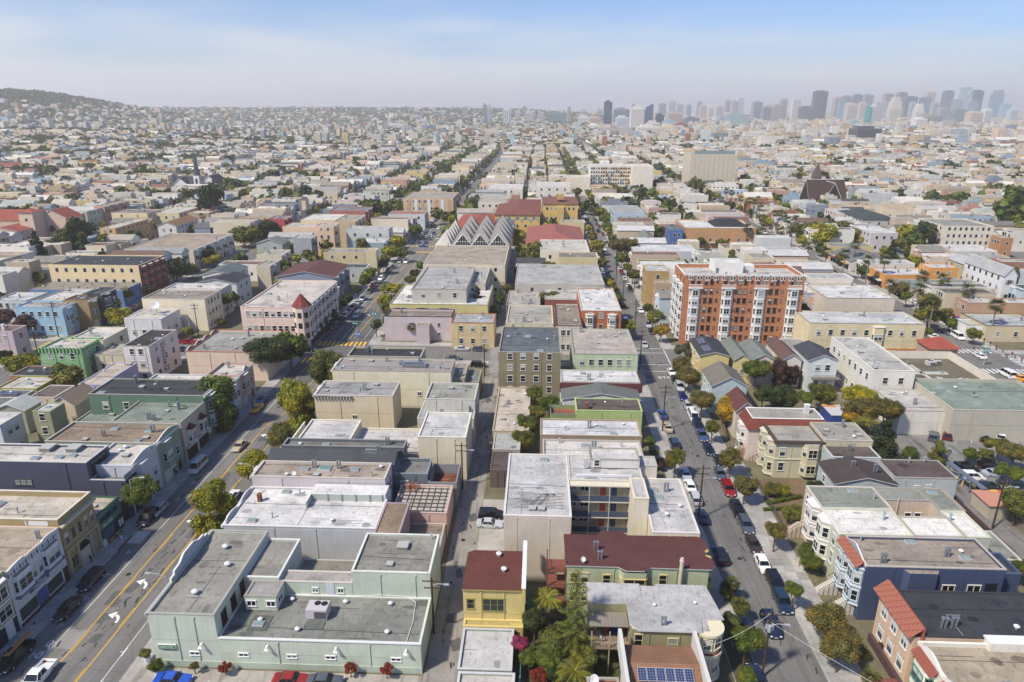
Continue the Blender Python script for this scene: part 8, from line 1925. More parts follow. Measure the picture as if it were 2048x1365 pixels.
def car(x,y,rz,kind,col,lab=None,z=.0):
 if kind not in CP: CP[kind] = (carproto(kind),[])
 proto = CP[kind][0]
 if y > 300: # too small in the photo to show its smaller parts
  r = proto.copy(); COL.objects.link(r)
  for ch in proto.children:
   if ch.name.split('.')[0] in ('body','windows','roof','load_bed'): c = ch.copy(); COL.objects.link(c); c.parent = r
 else: r = copy_tree(proto)
 r.location = (x,y,z + gz(x,y)); r.rotation_euler = (0,0,rz); r.name = 'parked_car' if kind != 'van' else 'van'
 pm = paint(col)
 for ch in r.children:
  if ch.name.split('.')[0] in ('body','roof'): ch.material_slots[0].link = 'OBJECT'; ch.material_slots[0].material = pm
 tag(r,lab or '',{'van': 'van','pickup': 'pickup truck'}.get(kind,'car'),'cars and vans on the streets'); CARS.append((r,x,y,kind,col,lab)); return r
Wc,Bk,Nv,Gy,Sv,Rd,Mr,Ch,Bl,Bz,Yw,Dg,Tq,Pb = 'f0f0ee','14161a','1c2440','7c8084','b8bcc0','8c1420','5c1c24','b8ac94','2c4c88','3c2c24','e8a010','4c5460','1c9ca0','a8b4c0'
CL = [('a1',100,1190,'pickup',Bk,0,'black pickup loaded with lumber at bottom left kerb'),('a1',250,1330,'pickup',Wc,0,'white pickup driving in the bottom left lane'),('a1',452,865,'sedan',Bk,0,'black sedan parked before the shop with blue name board'),('a1',612,672,'suv','10183c',0,'navy van-like wagon parked ahead of the black sedan'),('a1',995,252,'suv',Bk,0,'black boxy off-roader beside the tall street lamp'),('a1',1068,196,'hatch',Pb,0,'pale blue car in tree shade behind the black off-roader'),
   ('b1',1500,1110,'van',Sv,0,'silver delivery van parked by the sage green house'),('b1',1815,952,'sedan',Ch,0,'champagne sedan driving along the wide street'),('b2',5,668,'sedan',Yw,0,'yellow taxi parked on the wide street'),('b2',45,605,'sedan',Bl,0,'blue sedan parked ahead of the yellow taxi'),('b2',335,885,'sedan',Wc,pi,'white sedan parked before the cream warehouse'),('b2',412,775,'sedan',Nv,pi,'navy sedan parked before the tan block'),('b2',392,222,'suv',Bk,pi / 2,'black estate car leaving the crossing to the left'),('a1',1560,110,'sedan',Wc,pi,'white car half hidden by the lime tree'),
   ('a2',1588,232,'suv',Bk,pi / 2,'black car parked in the alley bay behind the silver one'),('a2',1575,292,'sedan',Sv,pi / 2,'silver sedan parked in the alley bay'),('a2',235,1345,'sedan',Rd,pi / 2,'dark red sedan at the bottom edge by the mint wall'),('a2',465,1355,'sedan',Dg,pi / 2,'dark grey sedan at the bottom edge by the mint wall'),('a1',1165,1345,'sedan','1c50b8',pi / 2,'bright blue coupe at the bottom edge by the mint wall'),
   ('b2',1560,216,'sedan',Sv,pi / 2,'silver sedan in front of the tile trimmed house'),('b2',1692,220,'hatch',Dg,pi / 2,'dark grey car in front of the tile trimmed house'),('b2',1690,340,'suv',Bk,pi / 2,'black car parked at the alley corner'),('b2',1495,285,'sedan',Dg,pi / 2,'grey car behind the long cream building'),
   ('b3',1140,712,'sedan',Bl,pi,'blue sedan at the left kerb before lime house'),('b3',1182,812,'sedan',Ch,pi,'champagne sedan at the left kerb by the pole'),('b3',1228,932,'suv','2c3450',pi,'dark blue minivan at the left kerb'),('b3',1315,1162,'sedan',Pb,pi,'pale blue sedan at the left kerb below the tree'),('b3',1350,1255,'sedan',Wc,pi,'white sedan behind the pale blue sedan'),('b3',1385,1345,'suv',Sv,pi,'silver white car by the motel'),('a3',1283,242,'sedan',Nv,pi,'navy sedan at the left kerb by the motel'),('a3',1400,505,'suv',Bk,pi,'black van-like car beside the maroon roof'),('a3',1500,775,'sedan',Nv,pi,'navy car between kerb shrubs'),('a3',1575,975,'sedan',Nv,pi,'navy car hidden by the street tree'),('a3',1650,1335,'sedan',Nv,pi,'navy car at the bottom of the narrow street'),
   ('b3',1210,392,'sedan',Wc,0,'white sedan nearest the STOP lettering'),('b3',1236,452,'hatch',Bk,0,'black car second from the STOP lettering'),('b3',1270,505,'suv',Sv,0,'silver car third from the STOP lettering'),('b3',1296,580,'hatch','1c2470',0,'dark blue car fourth from the STOP lettering'),('b3',1335,648,'hatch',Sv,0,'silver car behind the white van'),('b3',1375,730,'van',Wc,0,'white van parked under the brown trees'),('b3',1410,800,'suv',Nv,0,'navy car between the white van and pickup'),('b3',1440,872,'pickup','3c5078',0,'blue pickup truck with open bed'),('b3',1490,978,'sedan',Nv,0,'navy sedan below the blue pickup'),('b3',1570,1068,'hatch',Bk,0,'black hatchback opposite the motel pole'),('b3',1578,1162,'sedan',Dg,0,'dark grey sedan below the black hatchback'),('b3',1640,1278,'suv',Rd,0,'bright red car on the right kerb'),('a3',1518,200,'suv',Bk,0,'black car next below the red car'),('a3',1575,302,'suv',Dg,0,'charcoal car beside the front garden'),('a3',1628,430,'sedan',Bz,0,'bronze sedan at the right kerb'),('a3',1692,562,'sedan',Wc,0,'white sedan at the right kerb'),('a4',48,690,'suv',Bk,0,'black wagon before the entrance steps'),('a4',98,820,'suv','20344c',0,'dark teal wagon before the entrance steps'),('a4',20,975,'suv',Nv,0,'navy car driving beneath the transformer pole'),
   ('b4',1255,882,'suv',Dg,2.6,'dark grey car parked in the lot beside the maroon one'),('b4',1360,872,'suv',Mr,2.6,'maroon wagon parked in the lot'),('b4',1642,888,'sedan',Bk,2.6,'black sedan parked in the lot'),('b4',1762,880,'suv',Wc,2.6,'white wagon parked in the lot'),('b4',1690,1110,'suv',Bk,pi / 2,'long black car in the crowded yard'),('b4',1545,1185,'suv',Wc,pi / 2,'white car under the grey boom'),('b4',1690,1275,'suv',Bk,pi / 2,'black car beside the orange roofed booth'),('b4',1392,1195,'sedan',Wc,pi / 2,'white car behind the clapboard house'),('b4',1722,1160,'sedan',Pb,pi / 2,'pale blue car in the crowded yard'),('b4',1340,1000,'hatch',Pb,2.4,'pale car by the ivy post'),('b4',1500,1120,'suv',Bk,pi / 2,'black car left in the crowded yard'),('b4',1640,1025,'sedan',Sv,pi / 2,'silver car behind the yard shrubs'),
   ('b4',1250,122,'sedan',Wc,pi,'white sedan on the palm lined street'),('b4',1440,125,'van',Wc,0,'white van on the palm lined street'),('b4',1352,88,'sedan',Dg,0,'dark car ahead of the white van'),('b4',1608,270,'sedan',Wc,pi,'white sedan at the pavilion corner'),('b4',1812,410,'van',Wc,pi,'tall white van stopped before the zebra crossing'),('b4',1905,435,'sedan',Yw,pi,'yellow taxi behind the tall white van'),
   ('b1',165,120,'sedan',Dg,pi / 2,'dark sedan on the cross street at left'),('b1',290,125,'suv',Bk,pi / 2,'black car on the cross street at left'),('c1',1050,958,'suv',Mr,0,'maroon car by navy house'),('c1',1098,935,'suv','20404c',0,'dark teal car by navy house'),('b1',1430,165,'pickup',Rd,pi / 2,'red pickup on the cross street'),('b1',1378,222,'sedan',Nv,pi / 2,'navy car behind the scalloped parapet'),
   ('c2',805,1002,'suv',Pb,0,'silver blue car driving toward the crossing'),('c2',1200,572,'suv',Wc,0,'white car driving near second crossing'),('c2',1068,790,'sedan',Rd,pi,'red car driving away on the wide street'),('c2',1340,447,'sedan',Bl,pi / 2,'blue car inside the second crossing')]
for x,y,k,c in ((588,1122,'sedan',Rd),(632,1085,'suv',Dg),(680,1045,'suv',Bk),(712,1002,'suv',Wc),(748,965,'sedan',Sv),(775,940,'suv',Dg),(815,900,'sedan',Pb),(852,866,'sedan',Wc),(906,810,'sedan',Dg),(935,772,'pickup',Mr),(1000,708,'suv',Wc),(1022,685,'sedan',Dg),(1056,650,'suv',Nv),(1096,618,'sedan',Dg),(1150,570,'sedan',Sv),(1300,418,'sedan',Dg),(1358,418,'sedan',Bl),(1386,390,'suv',Dg),(1400,370,'sedan',Wc),(1420,346,'sedan',Bl),(1460,305,'sedan',Wc)): CL.append(('c2',x,y,k,c,0,None))
for x,y,k,c in ((722,575,'sedan',Bl),(735,605,'sedan',Mr),(752,640,'sedan',Sv),(765,670,'sedan',Nv),(845,600,'sedan',Dg),(865,628,'sedan',Wc),(874,652,'hatch',Rd),(835,560,'van',Tq),(890,680,'sedan',Dg),(902,706,'sedan',Wc),(932,765,'sedan',Wc),(946,796,'suv',Bk),(1030,962,'sedan',Wc),(910,1050,'suv',Wc),(1090,1078,'suv',Sv),(1118,1132,'hatch',Bk),(770,445,'sedan',Wc),(757,425,'sedan',Dg),(742,400,'sedan',Sv),(728,352,'sedan',Rd),(700,292,'sedan',Rd),(690,330,'suv',Nv),(676,270,'sedan',Dg),(745,500,'van',Wc),(668,240,'sedan',Nv),(655,200,'sedan',Dg),(640,160,'sedan',Wc),(1060,1235,'sedan',Sv)): CL.append(('c3',x,y,k,c,0,None))
for x,y,k,c in ((1490,482,'sedan',Wc),(1530,486,'suv',Sv),(1570,482,'sedan',Dg),(1640,486,'sedan',Wc),(1700,482,'suv',Sv),(1860,486,'suv',Wc),(1990,355,'suv',Dg),(2030,360,'sedan',Bk)): CL.append(('c3',x,y,k,c,pi / 2,None))
for x,y in ((290,490),(420,575),(370,610),(530,660),(1180,895),(1130,470),(960,468),(880,465)): CL.append(('c4',x,y,'sedan',RW.choice((Wc,Dg,Rd,Sv)),0,None))
for f,x,y,k,c,rz,lab in CL:
 X,Y = fz(f,x,y,.7); car(X,Y,rz + random.uniform(-.02,.02),k,c,lab)
for cx_ in (-68.3,-54.6,30.6,36.7,123.6,136.6):                     # kerbside rows farther up the same streets
 y = 372 if cx_ < 20 else 300 if cx_ > 100 else 400
 while y < 900:
  if RW.random() < .72 and not any(abs(y - q) < 9 for q in (351,516,681,846)) and not any(abs(cx_ - t[1]) < 2 and abs(y - t[2]) < 5 for t in CARS) and len(CARS) < 290: car(cx_,y,0,RW.choice(('sedan','sedan','suv','hatch')),RW.choice((Wc,Bk,Dg,Sv,Gy,Nv,Mr,Ch,Bl,Wc)))
  y += RW.uniform(5.6,7.5)
for y in np.arange(380,880,21.0):
 for cx_ in (-64.6,-57.4,128,132):
  if RW.random() < .55 and len(CARS) < 298: car(cx_,y + RW.uniform(-6,6),0,RW.choice(('sedan','suv','hatch')),RW.choice((Wc,Bk,Dg,Sv,Nv,Rd)))
for k,(r_,_) in list(CP.items()):
 for ch in list(r_.children):
  for g in list(ch.children): bpy.data.objects.remove(g)
  bpy.data.objects.remove(ch)
 bpy.data.objects.remove(r_)
X,Y = fz('a1',100,1190,.7)
o = empty('lumber_stack',(X,Y + 1.3,1.1),0,'orange timber planks and rack on the black pickup at bottom left','lumber'); m = MB()
for i in range(3): m.box(-.5 + i * .3,-2.4,.62 + i * .05,-.28 + i * .3,2.0,.70 + i * .05,mp('c8843c'))
m.build('plank',o); m = MB()
for y_ in (-.9,.9):
 for x_ in (-.8,.8): m.tube((x_,y_,0),(x_,y_,.6),.03,.03,DARKM,4)
 m.tube((-.8,y_,.6),(.8,y_,.6),.03,.03,DARKM,4)
m.build('rack',o)
# ------------------------------------------------------------------ poles, lamps, signals, signs
POLES = []
def upole(x,y,h=11.5,arms=((10.9,2.4),(9.8,2.4)),lab='',rz=0.0,lamp=False,trans=0):
 o = empty('utility_pole',(x,y,0),rz,lab,'utility pole'); m = MB(); m.tube((0,0,0),(0,0,h),.17,.12,WOODD,8); m.build('pole',o)
 for z,w_ in arms:
  m = MB(); m.box(-w_ / 2,-.06,z - .06,w_ / 2,.06,z + .06,WOODD); c = m.build('crossarm',o)
  q = MB()
  for i in range(4): xx = -w_ / 2 + .15 + i * (w_ - .3) / 3; q.tube((xx,0,z + .06),(xx,0,z + .28),.05,.04,mp('8c8c8c'),5)
  q.build('insulators',c)
 if lamp: m = MB(); m.path([(0,0,8.2),(.9,-.2,8.7),(1.9,-.3,8.7)],.05,GALV,5); m.box(1.7,-.45,8.6,2.4,-.15,8.75,GALV); m.build('street_lamp',o)
 for k in range(trans): a = k * 2.2; m = MB(); m.tube((.35 * cos(a),.35 * sin(a),7.6),(.35 * cos(a),.35 * sin(a),8.5),.24,.24,GALV,9); m.build('transformer',o)
 POLES.append((x,y,h,arms)); return o
UP = [('a3',1255,268,11,'tall utility pole at the motel kerb beside navy sedan',True,0),('b3',1140,848,11.5,'utility pole at the left kerb with lamp by champagne sedan',True,1),('b3',968,380,12,'utility pole on the corner at the narrow street crossing',False,0),('a3',1685,1330,10.5,'transformer laden utility pole at the bottom of narrow street',True,3),('a2',1200,1040,9.5,'leaning utility pole against the mint building in the alley',True,0),('b2',1567,1285,10,'utility pole beside the roofless grey shell',True,0),('b2',1733,430,9.5,'utility pole at the alley mouth by the cross street',False,0),('a4',1510,335,10,'utility pole beside the graffiti wall at right',True,0),('b1',290,262,11,'utility pole with transformer at the left cross street',False,1),('c1',470,1182,12,'tall utility pole in front of light blue corner house',False,0),('c1',1590,1172,11,'utility pole before the tall cream block',False,0),('c1',782,1085,9,'utility pole beside the brown and tan house',False,0),('b4',1160,232,11,'utility pole before the orange shopfront',False,0),('b4',815,130,9,'utility pole with coiled cables by the yellow corner block',False,2),('c3',885,930,11,'utility pole north of the orange apartments',False,0),('c3',982,1120,10.5,'utility pole beside the orange apartments',False,0),('c3',830,760,10.5,'utility pole by the small green bush',False,0),('c2',1975,920,9,'utility pole in the alley beyond conifers',False,0),('c2',2015,1100,9,'utility pole in the alley near tile trimmed house',False,0),('c2',255,1135,10,'utility pole before the pink corner apartments',False,0),('c3',700,560,10,'utility pole by the second crossing',False,0),('c3',648,300,10,'far utility pole on the narrow street',False,0)]
for f,x,y,h,lab,lp,tr in UP:
 X,Y = fz(f,x,y,0); upole(X,Y,h,((h - .6,2.6),(h - 1.7,2.2)),lab,0,lp,tr)
def wires(name,pts,lab,offs=(-1.0,-.35,.35,1.0),sag=.7,r=.014):
 m = MB(); wm = mat('plain','3c3c3e',.6)
 for (x0,y0,z0),(x1,y1,z1) in zip(pts,pts[1:]):
  for o_ in offs:
   q = [(x0 + (x1 - x0) * t + o_,y0 + (y1 - y0) * t,z0 + (z1 - z0) * t - sag * 4 * t * (1 - t)) for t in np.linspace(0,1,9)]; m.path(q,r,wm,3)
 tag(m.build(name),lab,'cables')
g = lambda i: (POLES[i][0],POLES[i][1],POLES[i][2] - .3)
wires('overhead_wires',[g(3),g(0),g(1),g(2),g(15),g(14)],'overhead power lines running along the narrow street between poles'); wires('overhead_wires',[g(4),g(5),g(6)],'overhead power lines following the alley',(-.8,.8)); wires('overhead_wires',[g(9),g(8)],'overhead lines at the left cross street',(-.8,0,.8))
m = MB(); a,b_ = Vector(fz('a3',1290,1125,8.0) + (8.0,)),Vector(g(3)); m.path([a + (b_ - a) * t - Vector((0,0,.8 * 4 * t * (1 - t))) for t in np.linspace(0,1,10)],.018,WHITE,4); tag(m.build('service_cable'),'white service cable from the round bay house to the transformer pole','cable')
m = MB(); a = Vector(g(3)) - Vector((0,0,1.4)); b_ = Vector((48.5,57,6)); m.path([a + (b_ - a) * t - Vector((0,0,.5 * 4 * t * (1 - t))) for t in np.linspace(0,1,10)],.018,WHITE,4); tag(m.build('service_cable'),'white service cable crossing the narrow street to bottom right','cable')
def lamp_post(x,y,h,side,lab,banner=None,txt=None):
 o = empty('street_lamp',(x,y,.1),0,lab,'street lamp'); m = MB(); lm = mat('plain','b4b8ba',.5); m.tube((0,0,0),(0,0,h),.10,.065,lm,8); m.build('pole',o)
 m = MB(); m.path([(0,0,h - .1),(side * .9,0,h + .45),(side * 2.1,0,h + .55)],.045,lm,6); m.build('arm',o); m = MB(); m.box(min(side * 2.0,side * 2.8),-.16,h + .46,max(side * 2.0,side * 2.8),.16,h + .62,lm); m.build('lamp_head',o)
 if banner:
  for s_ in (-1,1): m = MB(); x0,x1 = sorted((s_ * .12,s_ * .85)); m.box(x0,-.02,h * .46,x1,.02,h * .46 + 1.7,mat('plain',banner)); bn = m.build('banner',o); m = MB(); m.face([(x0 + .15,-.03,h * .46 + .7),(x1 - .15,-.03,h * .46 + .7),(x1 - .2,-.03,h * .46 + 1.3),(x0 + .25,-.03,h * .46 + 1.15)],WHITE); m.build('banner_print',bn)
for f,x,y,h,sd,lab,bn in (('a1',930,287,8.5,1,'tall street lamp on the left kerb beside the black off-roader',None),('b2',778,218,8,-1,'street lamp with blue banners at the zebra crossing','2c78c8'),('c2',1010,1090,8,-1,'street lamp behind the tree at solar centre',None),('c2',950,1105,8.5,-1,'street lamp with teal banners across the crossing','1c8c94'),('b4',1630,350,8,1,'street lamp with teal banners at the pavilion corner','2c8c90'),('c1',1530,1195,7,-1,'street lamp by the lime shrub left of the scalloped building',None)):
 X,Y = fz(f,x,y,0); lamp_post(X,Y,h,sd,lab,bn)
lamp_post(-51.6,77.5,8.0,-1,'street lamp with teal banner beside the mint false front','1c8c94'); lamp_post(-51.6,108.5,8.0,-1,'street lamp with teal banners before the slate grey victorian','1c8c94')
lamp_post(-51.7,232,8.0,-1,'street lamp by the hedge of the solar centre'); lamp_post(-71.2,262,8.0,1,'street lamp over clipped trees on the left kerb'); lamp_post(38.6,205,7.5,-1,'street lamp at foot of brick tower on the corner')
# traffic signal
x,y = -52.2,203.6; o = empty('traffic_signal',(x,y,.1),0,'mast arm traffic signal with green name sign at the zebra crossing','traffic signal'); m = MB(); m.tube((0,0,0),(0,0,6),.11,.09,GALV,8); m.path([(0,0,5.6),(-4,0,6.2),(-9,0,6.4)],.06,GALV,6); m.build('mast',o)
for xx,zz in ((-9,5.9),(0,4.2)):
 m = MB(); m.box(xx - .2,-.2,zz - .6,xx + .2,.1,zz + .6,DARKM); hd_ = m.build('signal_head',o)
 for k,c in enumerate(('c01818','4a3c10','10381c')): m = MB(); m.tube((xx,-.24,zz + .38 - k * .38),(xx,-.2,zz + .38 - k * .38),.13,.13,mat('plain',c),10); m.build('lens',hd_)
m = MB(); m.box(-6.8,-.05,5.4,-4.6,.05,5.85,mp('1c8c50')); s_ = m.build('street_name_sign',o); scribble(o,(-5.7,-.052,5.62),0,1.8,.26,1,(.7,.8,.7))
m = MB(); X,Y = fz('c2',1215,256,5.5); o = empty('billboard',(X,Y,0),0,'green billboard on posts over the parking lot beside street tree','billboard'); m.box(-4.2,-.2,3.6,4.2,.2,8.2,mp('2c9c5c')); m.build('panel',o); m = MB(); [m.tube((q,.3,0),(q,.3,3.6),.12,.12,GALV,6) for q in (-3,3)]; m.build('posts',o)
scribble(o,(0,-.21,5.9),0,7.4,3.4,4,(.25,.75,.45))
# parking meters, hydrant, board, bench
for i,(x,y) in enumerate(((-70.3,69.6),(-70.3,75.2),(-70.3,64.4))):
 o = empty('parking_meter',(x,y,.13),0,('parking meter beside the black sedan','parking meter beside the navy wagon','parking meter beside the black pickup')[i],'parking meter'); m = MB(); m.tube((0,0,0),(0,0,1.15),.035,.03,GALV,6); m.build('post',o); m = MB(); m.box(-.1,-.08,1.15,.1,.08,1.42,DARKM); m.build('meter_head',o)
X,Y = fz('a1',822,408); o = empty('fire_hydrant',(X,Y,.13),0,'white fire hydrant on the left sidewalk','fire hydrant'); m = MB(); m.tube((0,0,0),(0,0,.7),.14,.12,WHITE,10); m.tube((0,0,.7),(0,0,.85),.16,.05,WHITE,10); m.build('barrel',o); m = MB(); m.tube((-.25,0,.5),(.25,0,.5),.07,.07,WHITE,8); m.build('nozzles',o)
X,Y = fz('a1',712,447); o = empty('sandwich_board',(X,Y,.13),.3,'white sandwich board on sidewalk outside the green studio','sign'); m = MB()
for s_ in (-1,1): m.face([(-.4,s_ * .35,0),(.4,s_ * .35,0),(.4,0,1.2),(-.4,0,1.2)],WHITE); m.box(-.3,s_ * .2 - .01,.4,.3,s_ * .2 + .01,.45,DARKM)
m.build('boards',o)
for i,(x,y) in enumerate(((-72.2,96.4),(-72.2,98.3))):
 o = empty('bench',(x,y,.13),pi / 2,('orange bench left of the studio door','orange bench right of the studio door')[i],'bench'); m = MB(); m.box(-.8,-.2,.4,.8,.2,.47,mp('d08a30')); m.build('seat',o)
 for q in (-.7,.7): m = MB(); m.box(q - .04,-.18,0,q + .04,.18,.4,DARKM); m.build('leg',o)
X,Y = fz('a1',392,745); m = MB(); rr = random.Random(3)
for i in range(16): a,b_ = rr.uniform(-1.6,1.6),rr.uniform(-.3,.3); m.box(b_ - .15,a - .15,.13,b_ + .15,a + .15,.2 + rr.random() * .3,mat('plain',rr.choice(('e0e0dc','c8d0d4','d8b050','6c4030'))))
o = m.build('discarded_bundle'); o.location = (X - .5,Y,0); tag(o,'heap of white sheets and boxes on sidewalk before the shop','litter')
# potted shrub tubs
for f,x,y,lab in (('a1',995,1215,'white tub under the upper potted shrub'),('a1',1065,1305,'white tub under the lower potted shrub')):
 X,Y = fz(f,x,y,.4); m = MB(); m.tube((0,0,0),(0,0,.75),.38,.48,WHITE,12); o = m.build('plant_tub'); o.location = (X,Y,.14); tag(o,lab,'plant pot')
# yard at right: boom, bollards, shed, fences
o = empty('vehicle_gate_beam',(0,0,0),0,'long grey steel canopy beam over the yard entrance cars','canopy'); m = MB()
P0,P1 = fz('b4',1370,1075,3.2),fz('b4',1650,1285,3.2); d = (Vector(P1) - Vector(P0)).normalized(); n_ = Vector((-d.y,d.x)) * .55
m.face([(P0[0] + n_.x,P0[1] + n_.y,3.2),(P0[0] - n_.x,P0[1] - n_.y,3.2),(P1[0] - n_.x,P1[1] - n_.y,3.2),(P1[0] + n_.x,P1[1] + n_.y,3.2)][::-1],STEEL); m.face([(P0[0] + n_.x,P0[1] + n_.y,2.95),(P1[0] + n_.x,P1[1] + n_.y,2.95),(P1[0] + n_.x,P1[1] + n_.y,3.2),(P0[0] + n_.x,P0[1] + n_.y,3.2)],STEEL); m.face([(P0[0] - n_.x,P0[1] - n_.y,2.95),(P1[0] - n_.x,P1[1] - n_.y,2.95),(P1[0] - n_.x,P1[1] - n_.y,3.2),(P0[0] - n_.x,P0[1] - n_.y,3.2)],STEEL); m.build('beam',o)
for t in (.05,.35,.65,.95): q = Vector(P0).lerp(Vector(P1),t); m = MB(); m.box(q.x - .1,q.y - .1,0,q.x + .1,q.y + .1,2.95,STEEL); m.build('post',o)
for x,y,lab in ((1430,1235,'yellow bollard nearest the white car in the yard'),(1468,1270,'yellow bollard nearer the camera in the yard')):
 X,Y = fz('b4',x,y); m = MB(); m.tube((0,0,0),(0,0,1.3),.14,.14,mp('e0b010'),8); ob = m.build('bollard'); ob.location = (X,Y,.1); tag(ob,lab,'bollard')
X,Y = fz('b4',1750,1350,3); o = empty('booth',(X,Y,0),0,'small booth with orange and red roof at right edge','booth'); m = MB(); m.box(-3,-2.5,0,3,2.5,2.8,mat('wall','b8b0a0')); m.build('wall',o); m = MB(); m.box(-3.3,-2.8,2.8,1.2,2.8,2.95,mp('d08a6c')); m.box(1.201,-2.8,2.8,3.3,2.8,3.0,mp('e0503c')); m.box(0,2.0,2.96,1.15,2.7,3.1,mp('e0b030')); m.build('roof',o)
X,Y = fz('b4',555,690,2.6); o = empty('shed',(X,Y,0),0,'bright blue container shed with orange roof stripe between trees','shed'); m = MB(); m.box(-3.4,-3,0,3.4,3,2.7,mp('2c4a9c')); m.build('wall',o); m = MB(); m.box(-3.5,-3.1,2.7,3.5,3.1,2.85,mp('c8c8cc')); m.box(-3.5,1.5,2.86,-.5,3.0,2.95,mp('e09020')); m.build('roof',o)
def fence(x0,y0,x1,y1,h,col,lab,bw=.45,top=None):
 L_ = sqrt((x1 - x0) ** 2 + (y1 - y0) ** 2); o = empty('fence',(x0,y0,.13),atan2(y1 - y0,x1 - x0),lab,'fence'); n = min(90,int(L_ / bw)); st = L_ / n
 m = MB(); m.box(.01,-.02,0,st - .015,.02,h,mat('dirt',lin(col,.8))); me = m.mesh('board')
 for i in range(n): inst('board',me,o,(i * st,0,0))
 m = MB(); m.box(0,.021,h * .75,L_,.08,h * .82,WOODD); m.build('rail',o)
 if top: m = MB(); m.box(0,-.5,h,L_,.5,h + .1,mat('shingle',top)); m.build('lean_to_roof',o)
fence(76.3,96,76.3,121,2.4,'b08440','orange brown board fence with maroon lean-to roof along the right alley',.6,'5c3c38'); fence(84.6,82,84.6,112,2.2,'8c8478','grey board fence along the right side of the alley',.6)
m = MB(); m.box(84.3,88,.1,84.5,103,1.9,mp('d0ccc4')); w_ = m.build('graffiti_wall'); tag(w_,'low pale wall painted with orange and black graffiti at right edge','wall')
m = MB(); m.tube((84.29,101.6,1.0),(84.25,101.6,1.0),.8,.8,mp('d8742c'),12); m.tube((84.24,101.9,1.2),(84.23,101.9,1.2),.16,.16,DARKM,8)
rr = random.Random(6); y = 100.2
while y > 89: h_ = rr.uniform(.5,.8); m.path([(84.25,y,1 - h_),(84.25,y - .25,1 + h_),(84.25,y - .7,1 + rr.uniform(-.3,.5)),(84.25,y - .45,1 - h_)],.09,DARKM,4); y -= rr.uniform(.9,1.3)
m.build('graffiti',w_)
fence(-109,118.5,-101,118.5,2.0,'9c8468','weathered board fence behind the pale blue house',.4); fence(-52.0,62,-50.2,66,1.0,'c8c4bc','short white fence at the bottom left of mint building',.3); fence(43.4,104.5,43.4,121,1.0,'6c6660','low dark fence before the hedged front garden',.3); fence(41.9,137.5,43.3,149,1.8,'8a7868','grey brown board fence beside the golden tree',.4)
o = empty('deck_stair',(-111.5,121.3,0),0,'orange timber deck and stairs behind the pale blue house','deck'); m = MB(); om = mp('b8703c')
m.box(0,-2.8,4.2,3.6,-.1,4.4,om); rail(m,[(0,-2.8,4.4),(3.6,-2.8,4.4),(3.6,-.1,4.4)],1.1,om,.2,.04)
for i in range(9): m.box(3.7 + i * .28,-2.6,4.0 - i * .42,3.98 + i * .28,-1.4,4.1 - i * .42,om)
for q in (.1,3.5): m.box(q - .08,-2.8,0,q + .08,-2.64,4.2,om)
m.build('deck',o)
# garden beds and lawn of the front garden
sheet('garden',43.6,104.2,52.4,121.8,.16,mat('dirt',(.17,.12,.07))); sheet('garden',-1.2,58,12.0,80.8,.15,mat('dirt',(.07,.075,.03))); sheet('garden',-9.0,146.5,4.5,161,.15,mat('dirt',(.09,.085,.04)))
sheet('planting_strip',26.0,62,29.2,82,.15,mat('dirt',(.10,.09,.05)))
# ------------------------------------------------------------------ people
def person_mesh(seed,top,leg,skin='b08468',hair='2a2018',stride=.22):
 me = bpy.data.meshes.new('person'); J = [(0,0,.95),(0,.0,1.2),(0,.01,1.42),(0,0,1.52),(0,-.01,1.66),(.10,stride * .2,.90),(.11,-stride * .6,.50),(.11,-stride,.08),(.11,-stride - .14,.05),(-.10,0,.90),(-.11,stride * .35,.50),(-.11,stride,.10),(-.11,stride - .13,.05),(.20,0,1.40),(.25,stride * .5,1.13),(.24,stride * .3 - .1,.90),(.24,stride * .3 - .16,.83),(-.20,0,1.40),(-.25,-stride * .3,1.13),(-.24,-stride * .6 - .08,.90),(-.24,-stride * .6 - .14,.83)]
 E_ = [(0,1),(1,2),(2,3),(3,4),(0,5),(5,6),(6,7),(7,8),(0,9),(9,10),(10,11),(11,12),(2,13),(13,14),(14,15),(15,16),(2,17),(17,18),(18,19),(19,20)]
 me.from_pydata(J,E_,[]); o = bpy.data.objects.new('tmp',me); COL.objects.link(o); md = o.modifiers.new('s','SKIN'); md2 = o.modifiers.new('u','SUBSURF'); md2.levels = 1
 rd = [.15,.14,.16,.06,.105,.10,.07,.045,.04,.10,.07,.045,.04,.065,.05,.038,.035,.065,.05,.038,.035]
 for v,r_ in zip(me.skin_vertices[0].data,rd): v.radius = (r_,r_ * .8)
 me.skin_vertices[0].data[0].use_root = True
 dg = bpy.context.evaluated_depsgraph_get(); dg.update(); nm = bpy.data.meshes.new_from_object(o.evaluated_get(dg)); bpy.data.objects.remove(o)
 nm.materials.clear()
 for c in (top,leg,skin,hair): nm.materials.append(mat('plain',c))
 for p in nm.polygons:
  c = p.center; z = c.z
  p.material_index = 3 if z > 1.68 or (z > 1.56 and c.y > .03) else 2 if z > 1.47 or (abs(c.x) > .19 and z < .95) else 0 if z > .95 else 1
  if z < .09: p.material_index = 3
  p.use_smooth = True
 return nm
PM = [person_mesh(i,t,l) for i,(t,l) in enumerate((('201c20','282428'),('c8ccd0','2c3448'),('8c2430','1c1c24'),('3c6ca0','504c48'),('d8d0c0','3c3c40'),('4c7c4c','2c2c34')))]
PN = ['in dark clothes','in a white top','in a red top','in a blue top','in a cream top','in a green top']
